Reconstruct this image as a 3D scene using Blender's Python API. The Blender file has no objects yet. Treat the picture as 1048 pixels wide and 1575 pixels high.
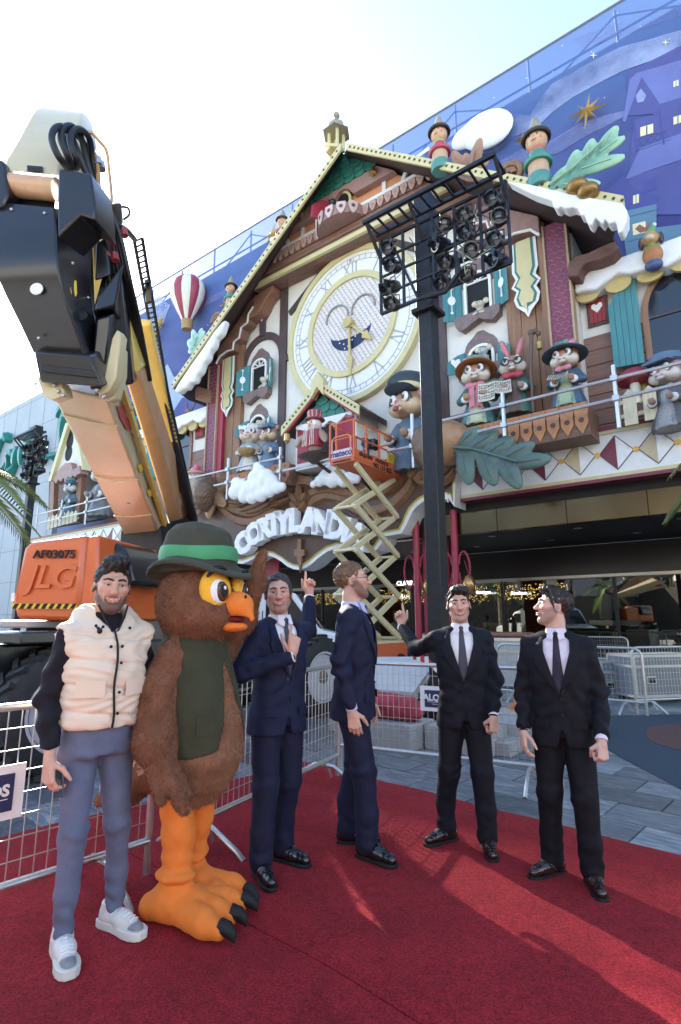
import bpy, math, random
import numpy as np
from mathutils import Vector, Matrix
R = math.radians
random.seed(7)
# ------------------------------------------------------------------ camera, sky, sun, exposure
SC = bpy.context.scene
COL = SC.collection
F_PX, CX, CY, CAMH = 850.0, 524.0, 787.5, 1.5
PITCH = math.atan(168 / F_PX)
cam_d = bpy.data.cameras.new('camera')
cam = bpy.data.objects.new('camera', cam_d)
COL.objects.link(cam)
cam_d.sensor_fit = 'VERTICAL'
cam_d.sensor_height = 36
cam_d.lens = 36 * F_PX / 1575
cam_d.clip_end = 3000
cam.location = (0, 0, CAMH)
cam.rotation_euler = (R(90) + PITCH, 0, 0)
SC.camera = cam
SUN_AZ, SUN_EL = -29.6, 29.5
SUND = Vector((math.sin(R(SUN_AZ)) * math.cos(R(SUN_EL)), math.cos(R(SUN_AZ)) * math.cos(R(SUN_EL)), math.sin(R(SUN_EL))))
W = bpy.data.worlds.new('World')
SC.world = W
W.use_nodes = True
_n = W.node_tree.nodes
_bg = _n['Background']
_sky = _n.new('ShaderNodeTexSky')
_sky.sky_type = 'NISHITA'
_sky.sun_disc = False
_sky.sun_elevation = R(SUN_EL)
_sky.sun_rotation = R(SUN_AZ)
_sky.air_density = 1.0
_sky.dust_density = .5
_sky.ozone_density = 1.0
W.node_tree.links.new(_sky.outputs[0], _bg.inputs[0])
_bg.inputs[1].default_value = 0.15
sun_d = bpy.data.lights.new('sun', 'SUN')
sun_d.energy = 5.0
sun_d.angle = R(0.5)
sun_d.color = (1, 0.93, 0.82)
sun = bpy.data.objects.new('sun', sun_d)
COL.objects.link(sun)
sun.rotation_euler = SUND.to_track_quat('Z', 'Y').to_euler()
SC.view_settings.view_transform = 'Standard'
SC.view_settings.look = 'None'
SC.view_settings.gamma = 1
SC.view_settings.use_curve_mapping = False
SC.view_settings.exposure = 2.05

# ------------------------------------------------------------------ frames
FA = R(-37.5)                       # the facade runs along this direction
FO = Vector((0, 20, 0))
def f2w(p):
 c, s = math.cos(FA), math.sin(FA)
 return Vector((FO.x + p[0] * c - p[1] * s, FO.y + p[0] * s + p[1] * c, p[2]))
def ray(x, y):
 u = (x - CX) / F_PX; v = (CY - y) / F_PX
 return Vector((u, math.cos(PITCH) - v * math.sin(PITCH), math.sin(PITCH) + v * math.cos(PITCH)))
def FP(x, y, d=0.0):                # photo point on the facade plane d metres proud -> facade coordinates
 n = Vector((math.sin(FA), -math.cos(FA), 0)); r = ray(x, y); C = Vector((0, 0, CAMH))
 t = (FO + n * d - C).dot(n) / r.dot(n); P = C + r * t - FO
 return (P.x * math.cos(FA) + P.y * math.sin(FA), -d, P.z)
def AT(x, y, Y):
 r = ray(x, y); t = Y / r.y
 return (r.x * t, Y, CAMH + r.z * t)
def GP(x, y, z=0.0):
 r = ray(x, y); t = (z - CAMH) / r.z
 return (r.x * t, r.y * t, z)

# ------------------------------------------------------------------ materials
MATS = {}
def mat(name, rgb, rough=0.6, metal=0.0, var=0.12, scale=6.0, bump=0.12, bscale=50.0, stretch=(1, 1, 1), coat=0.0, spec=0.5,
  attr=False, dirt=0.0, dirtcol=(0.08, 0.07, 0.06), fuzz=0.0, emit=None, coords='Object'):
 if name in MATS: return MATS[name]
 m = bpy.data.materials.new(name); m.use_nodes = True
 N = m.node_tree.nodes; L = m.node_tree.links; B = N['Principled BSDF']
 B.inputs['Roughness'].default_value = rough; B.inputs['Metallic'].default_value = metal
 B.inputs['Specular IOR Level'].default_value = spec
 if coat: B.inputs['Coat Weight'].default_value = coat; B.inputs['Coat Roughness'].default_value = 0.15
 if fuzz:
  B.inputs['Sheen Weight'].default_value = fuzz; B.inputs['Sheen Roughness'].default_value = 0.5
  B.inputs['Sheen Tint'].default_value = (min(1, rgb[0] * 2 + .1), min(1, rgb[1] * 2 + .1), min(1, rgb[2] * 2 + .1), 1)
 tc = N.new('ShaderNodeTexCoord'); mp = N.new('ShaderNodeMapping'); mp.inputs['Scale'].default_value = stretch
 L.new(tc.outputs[coords], mp.inputs[0])
 no = N.new('ShaderNodeTexNoise'); no.inputs['Scale'].default_value = scale; no.inputs['Detail'].default_value = 5; no.inputs['Roughness'].default_value = .6
 L.new(mp.outputs[0], no.inputs['Vector'])
 mr = N.new('ShaderNodeMapRange'); mr.inputs[1].default_value = .25; mr.inputs[2].default_value = .75
 mr.inputs[3].default_value = 1 - var; mr.inputs[4].default_value = 1 + var
 L.new(no.outputs[0], mr.inputs[0])
 mx = N.new('ShaderNodeVectorMath'); mx.operation = 'SCALE'
 if attr:
  at = N.new('ShaderNodeAttribute'); at.attribute_name = 'Col'; L.new(at.outputs['Color'], mx.inputs[0])
 else: mx.inputs[0].default_value = rgb
 L.new(mr.outputs[0], mx.inputs['Scale'])
 out = mx.outputs[0]
 if dirt:
  n2 = N.new('ShaderNodeTexNoise'); n2.inputs['Scale'].default_value = scale * .45; n2.inputs['Detail'].default_value = 8; n2.inputs['Roughness'].default_value = .7
  L.new(mp.outputs[0], n2.inputs['Vector'])
  r2 = N.new('ShaderNodeMapRange'); r2.inputs[1].default_value = .48; r2.inputs[2].default_value = .75; r2.inputs[4].default_value = dirt
  L.new(n2.outputs[0], r2.inputs[0])
  mm = N.new('ShaderNodeMix'); mm.data_type = 'RGBA'; L.new(r2.outputs[0], mm.inputs[0]); L.new(out, mm.inputs[6]); mm.inputs[7].default_value = (*dirtcol, 1)
  out = mm.outputs[2]
 L.new(out, B.inputs['Base Color'])
 if bump:
  nb = N.new('ShaderNodeTexNoise'); nb.inputs['Scale'].default_value = bscale; nb.inputs['Detail'].default_value = 3
  L.new(mp.outputs[0], nb.inputs['Vector'])
  bp = N.new('ShaderNodeBump'); bp.inputs['Strength'].default_value = min(1, bump); bp.inputs['Distance'].default_value = .3 / bscale
  L.new(nb.outputs[0], bp.inputs['Height']); L.new(bp.outputs[0], B.inputs['Normal'])
 if emit:
  B.inputs['Emission Color'].default_value = (*emit[:3], 1); B.inputs['Emission Strength'].default_value = emit[3]
 m.diffuse_color = (*rgb, 1)
 MATS[name] = m
 return m
def wood(name, rgb, sx=(.6, 6, 6), var=.35, **k):
 return mat(name, rgb, rough=k.pop('rough', .55), var=var, scale=k.pop('scale', 3.0), stretch=sx, bump=.25, bscale=12, **k)
def glass(name, tint=(.02, .025, .025), rough=.02):
 m = bpy.data.materials.new(name); m.use_nodes = True
 B = m.node_tree.nodes['Principled BSDF']; B.inputs['Base Color'].default_value = (*tint, 1)
 B.inputs['Roughness'].default_value = rough; B.inputs['Specular IOR Level'].default_value = .8
 MATS[name] = m; return m
def clear_glass(name, refl=.35):
 m = bpy.data.materials.new(name); m.use_nodes = True
 N = m.node_tree.nodes; L = m.node_tree.links
 g = N.new('ShaderNodeBsdfGlossy'); g.inputs['Roughness'].default_value = .01; g.inputs['Color'].default_value = (.9, .9, .85, 1)
 t = N.new('ShaderNodeBsdfTransparent'); t.inputs['Color'].default_value = (.55, .56, .5, 1)
 fr = N.new('ShaderNodeFresnel'); fr.inputs[0].default_value = 1.5
 ad = N.new('ShaderNodeMath'); ad.inputs[1].default_value = refl; L.new(fr.outputs[0], ad.inputs[0]); ad.use_clamp = True
 mx = N.new('ShaderNodeMixShader'); L.new(ad.outputs[0], mx.inputs[0]); L.new(t.outputs[0], mx.inputs[1]); L.new(g.outputs[0], mx.inputs[2])
 L.new(mx.outputs[0], N['Material Output'].inputs[0]); MATS[name] = m; return m

# ------------------------------------------------------------------ mesh builder
class MB:
 def __init__(s): s.v = []; s.f = []; s.c = None
 def add(s, vs, fs):
  o = len(s.v); s.v += [tuple(map(float, p)) for p in vs]; s.f += [tuple(i + o for i in f) for f in fs]; return s
 def box(s, c, sz, rot=None):
  hx, hy, hz = sz[0] / 2, sz[1] / 2, sz[2] / 2
  vs = [Vector((x, y, z)) for x in (-hx, hx) for y in (-hy, hy) for z in (-hz, hz)]
  if rot is not None: vs = [rot @ v for v in vs]
  vs = [v + Vector(c) for v in vs]
  return s.add(vs, [(0, 1, 3, 2), (4, 6, 7, 5), (0, 4, 5, 1), (2, 3, 7, 6), (0, 2, 6, 4), (1, 5, 7, 3)])
 def hexa(s, b, t):      # two quads, bottom and top
  return s.add(list(b) + list(t), [(3, 2, 1, 0), (4, 5, 6, 7), (0, 1, 5, 4), (1, 2, 6, 5), (2, 3, 7, 6), (3, 0, 4, 7)])
 def bar(s, a, b, w, h, up=(0, 0, 1)):
  a, b = Vector(a), Vector(b); d = (b - a).normalized(); u = Vector(up)
  if abs(d.dot(u)) > .98: u = Vector((0, 1, 0))
  x = d.cross(u).normalized(); y = x.cross(d)
  q = [x * sx * w / 2 + y * sy * h / 2 for sx, sy in ((-1, -1), (1, -1), (1, 1), (-1, 1))]
  return s.hexa([a + k for k in q], [b + k for k in q])
 def tube(s, pts, r, n=8, cap=True, closed=False):
  P = [Vector(p) for p in pts]; m = len(P); rr = r if isinstance(r, (list, tuple)) else [r] * m
  u = None; vs = []
  for i in range(m):
   if closed: d = (P[(i + 1) % m] - P[i - 1]).normalized()
   else: d = (P[min(i + 1, m - 1)] - P[max(i - 1, 0)]).normalized()
   if u is None:
    u = Vector((0, 0, 1)) if abs(d.z) < .9 else Vector((1, 0, 0))
   u = (u - d * u.dot(d)).normalized(); w = d.cross(u)
   vs += [P[i] + (u * math.cos(2 * math.pi * k / n) + w * math.sin(2 * math.pi * k / n)) * rr[i] for k in range(n)]
  fs = []
  for i in range(m if closed else m - 1):
   j = (i + 1) % m
   fs += [(i * n + k, i * n + (k + 1) % n, j * n + (k + 1) % n, j * n + k) for k in range(n)]
  if cap and not closed: fs += [tuple(range(n))[::-1], tuple((m - 1) * n + k for k in range(n))]
  return s.add(vs, fs)
 def lathe(s, prof, c=(0, 0, 0), n=16, M=None, sy=1.0, cap=True):
  vs = []
  for r, z in prof:
   vs += [Vector((r * math.cos(2 * math.pi * k / n), sy * r * math.sin(2 * math.pi * k / n), z)) for k in range(n)]
  if M is not None: vs = [M @ v for v in vs]
  vs = [v + Vector(c) for v in vs]
  fs = []
  for i in range(len(prof) - 1):
   fs += [(i * n + k, i * n + (k + 1) % n, (i + 1) * n + (k + 1) % n, (i + 1) * n + k) for k in range(n)]
  if cap: fs += [tuple(range(n))[::-1], tuple((len(prof) - 1) * n + k for k in range(n))]
  return s.add(vs, fs)
 def prism(s, poly, ext):
  n = len(poly); e = Vector(ext); P = [Vector(p) for p in poly]
  nr = Vector((0, 0, 0))
  for i in range(n): nr += P[i].cross(P[(i + 1) % n])
  if nr.dot(e) > 0: P = P[::-1]
  return s.add(P + [p + e for p in P], [tuple(range(n)), tuple(range(n, 2 * n))[::-1]] + [((i + 1) % n, i, n + i, n + (i + 1) % n) for i in range(n)])
 def grid(s, rows):      # rows of points
  m, n = len(rows), len(rows[0])
  return s.add([p for r in rows for p in r], [(i * n + j, i * n + j + 1, (i + 1) * n + j + 1, (i + 1) * n + j) for i in range(m - 1) for j in range(n - 1)])
 def sph(s, c, r, n=12, m=8, M=None):
  rr = r if isinstance(r, (tuple, list)) else (r, r, r)
  vs = []
  for i in range(m + 1):
   t = math.pi * i / m
   for k in range(n):
    a = 2 * math.pi * k / n
    v = Vector((rr[0] * math.sin(t) * math.cos(a), rr[1] * math.sin(t) * math.sin(a), rr[2] * math.cos(t)))
    if M is not None: v = M @ v
    vs.append(v + Vector(c))
  return s.add(vs, [(i * n + k, (i + 1) * n + k, (i + 1) * n + (k + 1) % n, i * n + (k + 1) % n) for i in range(m) for k in range(n)])
 def disc(s, c, r, ext, n=24, ax=((1, 0, 0), (0, 0, 1)), r2=None):
  a, b = Vector(ax[0]), Vector(ax[1]); c = Vector(c)
  pts = [c + a * r * math.cos(2 * math.pi * k / n) + b * (r2 or r) * math.sin(2 * math.pi * k / n) for k in range(n)]
  return s.prism(pts, ext)
 def ring(s, c, r0, r1, ext, n=48, ax=((1, 0, 0), (0, 0, 1)), a0=0, a1=360):
  a, b = Vector(ax[0]), Vector(ax[1]); c = Vector(c); e = Vector(ext)
  m = n if a1 - a0 >= 360 else n + 1; rows = []
  for k in range(m):
   t = R(a0 + (a1 - a0) * k / n); d = a * math.cos(t) + b * math.sin(t)
   rows.append([c + d * r0, c + d * r1, c + d * r1 + e, c + d * r0 + e])
  fs = []
  for k in range(n if m == n else n):
   j = (k + 1) % m
   if m != n and j == 0: break
   for q in range(4): fs.append((k * 4 + q, k * 4 + (q + 1) % 4, j * 4 + (q + 1) % 4, j * 4 + q))
  if m != n: fs += [(0, 1, 2, 3), ((m - 1) * 4 + 3, (m - 1) * 4 + 2, (m - 1) * 4 + 1, (m - 1) * 4)]
  return s.add([p for r in rows for p in r], fs)
 def xf(s, M):
  s.v = [tuple(M @ Vector(v)) for v in s.v]; return s
 def join(s, o):
  k = len(s.v); s.v += list(o.v); s.f += [tuple(i + k for i in f) for f in o.f]; return s

def mk(name, mb, m, parent=None, base=(0, 0, 0), smooth=40, bev=0, recalc=True):
 me = bpy.data.meshes.new(name)
 b = Vector(base)
 me.from_pydata([(v[0] - b.x, v[1] - b.y, v[2] - b.z) for v in mb.v], [], mb.f)
 if mb.c is not None:
  a = me.color_attributes.new('Col', 'FLOAT_COLOR', 'POINT')
  cc = np.ones((len(mb.v), 4), np.float32); cc[:, :3] = mb.c
  a.data.foreach_set('color', cc.ravel())
 if recalc:
  import bmesh
  bm = bmesh.new(); bm.from_mesh(me); bmesh.ops.recalc_face_normals(bm, faces=bm.faces); bm.to_mesh(me); bm.free()
 if smooth:
  me.polygons.foreach_set('use_smooth', [True] * len(me.polygons)); me.set_sharp_from_angle(angle=R(smooth))
 me.materials.append(m)
 o = bpy.data.objects.new(name, me); COL.objects.link(o)
 if parent is not None: o.parent = parent
 if bev:
  md = o.modifiers.new('bevel', 'BEVEL'); md.width = bev; md.segments = 2; md.limit_method = 'ANGLE'; md.angle_limit = R(40)
 return o
def tags(o, label=None, cat=None, group=None, kind=None):
 if label: o['label'] = label
 if cat: o['category'] = cat
 if group: o['group'] = group
 if kind: o['kind'] = kind
 return o
class Th:
 """a thing: an Empty at its base, parts below it; shapes are given in the frame's coordinates"""
 def __init__(s, name, label, cat, base=(0, 0, 0), frame='W', group=None, rz=0, kind=None):
  s.base = tuple(base); s.o = bpy.data.objects.new(name, None); COL.objects.link(s.o); s.o.empty_display_size = .2
  if frame == 'F': s.o.location = f2w(base); s.o.rotation_euler = (0, 0, FA)
  else: s.o.location = base; s.o.rotation_euler = (0, 0, rz)
  tags(s.o, label, cat, group, kind)
 def p(s, name, mb, m, parent=None, label=None, smooth=40, bev=0, kind=None, recalc=True):
  o = mk(name, mb, m, parent or s.o, s.base, smooth, bev, recalc)
  if label: o['label'] = label
  if kind: o['kind'] = kind
  return o
def one(name, label, cat, mb, m, base, frame='W', group=None, smooth=40, bev=0, kind=None):
 o = mk(name, mb, m, None, base, smooth, bev)
 if frame == 'F': o.location = f2w(base); o.rotation_euler = (0, 0, FA)
 else: o.location = base
 return tags(o, label, cat, group, kind)
def dup(o, parent=None, loc=None, rz=None, label=None):
 c = o.copy(); COL.objects.link(c)
 if parent is not None: c.parent = parent
 if loc is not None: c.location = loc
 if rz is not None: c.rotation_euler = (0, 0, rz)
 if label: c['label'] = label
 for ch in list(o.children): dup(ch, c)
 return c
def glyphs(txt, size=1.0, ext=.05, off=0.0, align='CENTER', bev=0, shear=0, space=1.0):
 cu = bpy.data.curves.new('text', 'FONT'); cu.body = txt; cu.size = size; cu.extrude = ext; cu.offset = off
 cu.align_x = align; cu.align_y = 'CENTER'; cu.bevel_depth = bev; cu.shear = shear; cu.resolution_u = 3; cu.space_character = space
 o = bpy.data.objects.new('text', cu); COL.objects.link(o)
 dg = bpy.context.evaluated_depsgraph_get(); me = bpy.data.meshes.new_from_object(o.evaluated_get(dg))
 mb = MB(); mb.add([v.co for v in me.vertices], [tuple(p.vertices) for p in me.polygons])
 bpy.data.objects.remove(o); bpy.data.curves.remove(cu); bpy.data.meshes.remove(me)
 return mb       # lies in xy, faces +z
def stand(mb, c, rx=90, rz=0, mirror=False):    # stands text upright (reads from -y), turned by rz, at c
 M = Matrix.Translation(Vector(c)) @ Matrix.Rotation(R(rz), 4, 'Z') @ Matrix.Rotation(R(rx), 4, 'X')
 return mb.xf(M)

# ------------------------------------------------------------------ soft bodies: blended volumes skinned to one surface
def hashn(x, y, z, s=0):
 return (np.sin(x * 1.7 + y * 2.3 + z * 1.1 + s) + np.sin(x * -2.9 + y * 1.3 + z * 2.1 + 1.7 + s * 2) + np.sin(x * 1.9 - y * 2.7 + z * 3.3 + 4.1 - s) + np.sin(x * 3.1 + y * 3.7 - z * 1.3 + s * 3 + .6)) * .25
class Blob:
 def __init__(s, lo, hi, h, col=(.5, .5, .5)):
  s.lo = np.array(lo, float); s.h = h
  s.n = np.ceil((np.array(hi, float) - s.lo) / h).astype(int) + 1
  s.F = np.full(s.n, 1e3, np.float32); s.C = None; s.col0 = col
  s.ax = [s.lo[i] + h * np.arange(s.n[i]) for i in range(3)]
 def reg(s, lo, hi, m):
  i0 = np.clip(np.floor((np.array(lo) - m - s.lo) / s.h).astype(int), 0, s.n)
  i1 = np.clip(np.ceil((np.array(hi) + m - s.lo) / s.h).astype(int) + 1, 0, s.n)
  sl = tuple(slice(a, b) for a, b in zip(i0, i1))
  x = s.ax[0][sl[0]][:, None, None]; y = s.ax[1][sl[1]][None, :, None]; z = s.ax[2][sl[2]][None, None, :]
  return sl, x, y, z
 def put(s, sl, d, k, col, mode):
  f = s.F[sl]
  if f.size == 0: return
  d = d.astype(np.float32)
  if mode == 'sub':
   d = -d; h = np.clip(.5 - .5 * (f - d) / k, 0, 1) if k > 0 else (d > f).astype(np.float32)
   nf = f * (1 - h) + d * h + (k * h * (1 - h) if k > 0 else 0)
  elif mode == 'paint': nf = f; h = np.clip(.5 - d / (2 * max(k, 1e-4)), 0, 1)
  else:
   h = np.clip(.5 + .5 * (f - d) / k, 0, 1) if k > 0 else (d < f).astype(np.float32)
   nf = f * (1 - h) + d * h - (k * h * (1 - h) if k > 0 else 0)
  s.F[sl] = nf
  if col is not None:
   if s.C is None: s.C = np.empty(tuple(s.n) + (3,), np.float32); s.C[:] = s.col0
   hh = np.clip((h - .5) * 2.5 + .5, 0, 1)[..., None]
   s.C[sl] = s.C[sl] * (1 - hh) + np.array(col, np.float32) * hh
 def cap(s, a, b, ra, rb=None, k=.02, col=None, mode='add'):
  rb = ra if rb is None else rb; a = np.array(a, float); b = np.array(b, float); r = max(ra, rb)
  sl, x, y, z = s.reg(np.minimum(a, b) - r, np.maximum(a, b) + r, k + 3 * s.h)
  ab = b - a; L2 = max(ab @ ab, 1e-9)
  t = np.clip(((x - a[0]) * ab[0] + (y - a[1]) * ab[1] + (z - a[2]) * ab[2]) / L2, 0, 1)
  d = np.sqrt((x - a[0] - ab[0] * t) ** 2 + (y - a[1] - ab[1] * t) ** 2 + (z - a[2] - ab[2] * t) ** 2) - (ra + (rb - ra) * t)
  s.put(sl, d, k, col, mode); return s
 def chain(s, pts, rs, k=.02, col=None, mode='add'):
  rs = rs if isinstance(rs, (list, tuple)) else [rs] * len(pts)
  for i in range(len(pts) - 1): s.cap(pts[i], pts[i + 1], rs[i], rs[i + 1], k, col, mode)
  return s
 def ell(s, c, r, k=.02, col=None, mode='add', rot=None):
  c = np.array(c, float); r = np.array(r if isinstance(r, (list, tuple)) else (r, r, r), float); m = max(r)
  e = np.array([m] * 3) if rot is not None else r
  sl, x, y, z = s.reg(c - e, c + e, k + 3 * s.h)
  x = x - c[0]; y = y - c[1]; z = z - c[2]
  if rot is not None:
   q = np.array(rot.to_3x3().transposed()) if hasattr(rot, 'to_3x3') else np.array(rot).T
   x, y, z = q[0, 0] * x + q[0, 1] * y + q[0, 2] * z, q[1, 0] * x + q[1, 1] * y + q[1, 2] * z, q[2, 0] * x + q[2, 1] * y + q[2, 2] * z
  k0 = np.sqrt((x / r[0]) ** 2 + (y / r[1]) ** 2 + (z / r[2]) ** 2); k1 = np.sqrt((x / r[0] ** 2) ** 2 + (y / r[1] ** 2) ** 2 + (z / r[2] ** 2) ** 2) + 1e-9
  s.put(sl, k0 * (k0 - 1) / k1, k, col, mode); return s
 def rbox(s, c, sz, rr=.01, k=.01, col=None, mode='add', rot=None):
  c = np.array(c, float); q = np.array(sz, float) / 2; m = float(np.linalg.norm(q))
  e = np.array([m] * 3) if rot is not None else q
  sl, x, y, z = s.reg(c - e, c + e, k + 3 * s.h)
  x = x - c[0]; y = y - c[1]; z = z - c[2]
  if rot is not None:
   M = np.array(rot.to_3x3().transposed())
   x, y, z = M[0, 0] * x + M[0, 1] * y + M[0, 2] * z, M[1, 0] * x + M[1, 1] * y + M[1, 2] * z, M[2, 0] * x + M[2, 1] * y + M[2, 2] * z
  q = q - rr
  ax, ay, az = np.abs(x) - q[0], np.abs(y) - q[1], np.abs(z) - q[2]
  d = np.sqrt(np.maximum(ax, 0) ** 2 + np.maximum(ay, 0) ** 2 + np.maximum(az, 0) ** 2) + np.minimum(np.maximum(ax, np.maximum(ay, az)), 0) - rr
  s.put(sl, d, k, col, mode); return s
 def loft(s, st, k=.02, col=None, mode='add', p=2.4, grow=0.0):
  """stack of ovals: rows (z, cx, cy, rx, ry)"""
  st = np.array(st, float); st = st[np.argsort(st[:, 0])]; z0, z1 = st[0, 0], st[-1, 0]
  lo = (min(st[:, 1] - st[:, 3]) - grow, min(st[:, 2] - st[:, 4]) - grow, z0 - grow); hi = (max(st[:, 1] + st[:, 3]) + grow, max(st[:, 2] + st[:, 4]) + grow, z1 + grow)
  sl, x, y, z = s.reg(lo, hi, k + 3 * s.h)
  zz = z.ravel(); g = [np.interp(zz, st[:, 0], st[:, i])[None, None, :] for i in (1, 2, 3, 4)]
  rx, ry = g[2] + grow, g[3] + grow
  e = ((np.abs(x - g[0]) / rx) ** p + (np.abs(y - g[1]) / ry) ** p) ** (1 / p)
  dr = (e - 1) * np.minimum(rx, ry); dz = np.maximum(z0 - grow - z, z - z1 - grow) + 0 * dr
  d = np.where((dz > 0) & (dr > 0), np.sqrt(np.maximum(dz, 0) ** 2 + np.maximum(dr, 0) ** 2), np.maximum(dr, dz))
  s.put(sl, d, k, col, mode); return s
 def fn(s, lo, hi, func, k=.005, col=None, mode='add'):
  sl, x, y, z = s.reg(lo, hi, k + 3 * s.h); d = func(x, y, z) + 0 * (x + y + z)
  s.put(sl, d, k, col, mode); return s
 def mesh(s):
  F = s.F; n = np.array(F.shape); ins = F < 0
  for i in (0, -1): ins[i] = False; ins[:, i] = False; ins[:, :, i] = False
  F = np.where(ins, F, np.maximum(F, 1e-5))
  cor = [(i, j, k) for i in (0, 1) for j in (0, 1) for k in (0, 1)]
  cnt = np.zeros(n - 1, np.uint8)
  for i, j, k in cor: cnt += ins[i:n[0] - 1 + i, j:n[1] - 1 + j, k:n[2] - 1 + k]
  act = np.argwhere((cnt > 0) & (cnt < 8))
  idx = np.full(n - 1, -1, np.int32); idx[tuple(act.T)] = np.arange(len(act))
  val = np.stack([F[act[:, 0] + i, act[:, 1] + j, act[:, 2] + k] for i, j, k in cor], 1)
  val = np.clip(val, -4 * s.h, 4 * s.h)
  acc = np.zeros((len(act), 3)); w = np.zeros(len(act))
  for a in range(8):
   for b in range(a + 1, 8):
    ca, cb = np.array(cor[a]), np.array(cor[b])
    if np.abs(ca - cb).sum() != 1: continue
    va, vb = val[:, a], val[:, b]; mk_ = (va < 0) != (vb < 0)
    t = np.where(mk_, va / np.where(va == vb, 1, va - vb), 0)
    acc += (ca + t[:, None] * (cb - ca)) * mk_[:, None]; w += mk_
  pos = act + acc / np.maximum(w, 1)[:, None]
  V = s.lo + pos * s.h
  fs = []
  for ax in range(3):
   o1, o2 = [a for a in range(3) if a != ax]
   sl0 = [slice(None)] * 3; sl1 = [slice(None)] * 3; sl0[ax] = slice(0, n[ax] - 1); sl1[ax] = slice(1, n[ax])
   ch = ins[tuple(sl0)] != ins[tuple(sl1)]; e = np.argwhere(ch)
   e = e[(e[:, o1] > 0) & (e[:, o2] > 0) & (e[:, o1] < n[o1] - 1) & (e[:, o2] < n[o2] - 1)]
   flip = ins[tuple(sl0)][tuple(e.T)]
   q = []
   for d1, d2 in ((0, 0), (1, 0), (1, 1), (0, 1)):
    c = e.copy(); c[:, o1] -= d1; c[:, o2] -= d2; q.append(idx[tuple(c.T)])
   q = np.stack(q, 1)
   if ax == 1: flip = ~flip
   q[~flip] = q[~flip][:, ::-1]; fs.append(q)
  fs = np.concatenate(fs); fs = fs[(fs >= 0).all(1)]
  mb = MB(); mb.V = V; mb.f = fs; mb.v = V
  if s.C is None and tuple(s.col0) != (.5, .5, .5): mb.c = np.tile(np.array(s.col0, np.float32), (len(act), 1))
  if s.C is not None:
   c = np.zeros((len(act), 3), np.float32); a2 = np.clip(np.round(pos).astype(int), 0, n - 1)
   mb.c = s.C[a2[:, 0], a2[:, 1], a2[:, 2]]
  return mb
def vnormals(V, Fc):
 a, b, c, d = V[Fc[:, 0]], V[Fc[:, 1]], V[Fc[:, 2]], V[Fc[:, 3]]
 nn = np.cross(c - a, d - b); N = np.zeros_like(V)
 for i in range(4): np.add.at(N, Fc[:, i], nn)
 return N / (np.linalg.norm(N, axis=1, keepdims=True) + 1e-12)
def relax(V, Fc, it=1, f=.5):
 for _ in range(it):
  S = np.zeros_like(V); ct = np.zeros(len(V))
  for i in range(4):
   for j in (1, 3):
    np.add.at(S, Fc[:, i], V[Fc[:, (i + j) % 4]]); np.add.at(ct, Fc[:, i], 1)
  V = V * (1 - f) + f * S / np.maximum(ct, 1)[:, None]
 return V
def skin(b, disp=None, it=1, M=None):
 """Blob -> mesh builder; disp(x, y, z, n) is a displacement along the normal"""
 mb = b.mesh(); V = relax(mb.V, mb.f, it) if it else mb.V
 if disp is not None:
  N = vnormals(V, mb.f); V = V + N * disp(V[:, 0], V[:, 1], V[:, 2], N)[:, None]
 if M is not None:
  A = np.array(M); V = V @ A[:3, :3].T + A[:3, 3]
 mb.v = V; mb.V = V
 return mb
def cat_mb(*ms):
 o = MB(); vs = []; fs = []; cs = []; k = 0
 for m in ms:
  v = np.array(m.v, float); vs.append(v)
  fs += [tuple(int(i) + k for i in f) for f in m.f]; k += len(v)
  cs.append(m.c if m.c is not None else np.full((len(v), 3), .5))
 o.v = np.concatenate(vs); o.f = fs
 if any(m.c is not None for m in ms): o.c = np.concatenate(cs)
 return o
def mkb(name, mb, m, parent=None, base=(0, 0, 0)):
 """fast linking of a big skinned quad mesh"""
 me = bpy.data.meshes.new(name); V = np.asarray(mb.v, np.float32) - np.array(base, np.float32)
 f = mb.f
 if isinstance(f, np.ndarray):
  me.vertices.add(len(V)); me.vertices.foreach_set('co', V.ravel())
  me.loops.add(f.size); me.polygons.add(len(f))
  me.loops.foreach_set('vertex_index', f.ravel().astype(np.int32))
  me.polygons.foreach_set('loop_start', np.arange(0, f.size, 4, dtype=np.int32))
  me.update(calc_edges=True)
 else: me.from_pydata(V.tolist(), [], f)
 if mb.c is not None:
  a = me.color_attributes.new('Col', 'FLOAT_COLOR', 'POINT'); cc = np.ones((len(V), 4), np.float32); cc[:, :3] = mb.c
  a.data.foreach_set('color', cc.ravel())
 me.polygons.foreach_set('use_smooth', [True] * len(me.polygons))
 me.materials.append(m); o = bpy.data.objects.new(name, me); COL.objects.link(o)
 if parent is not None: o.parent = parent
 return o

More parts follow.
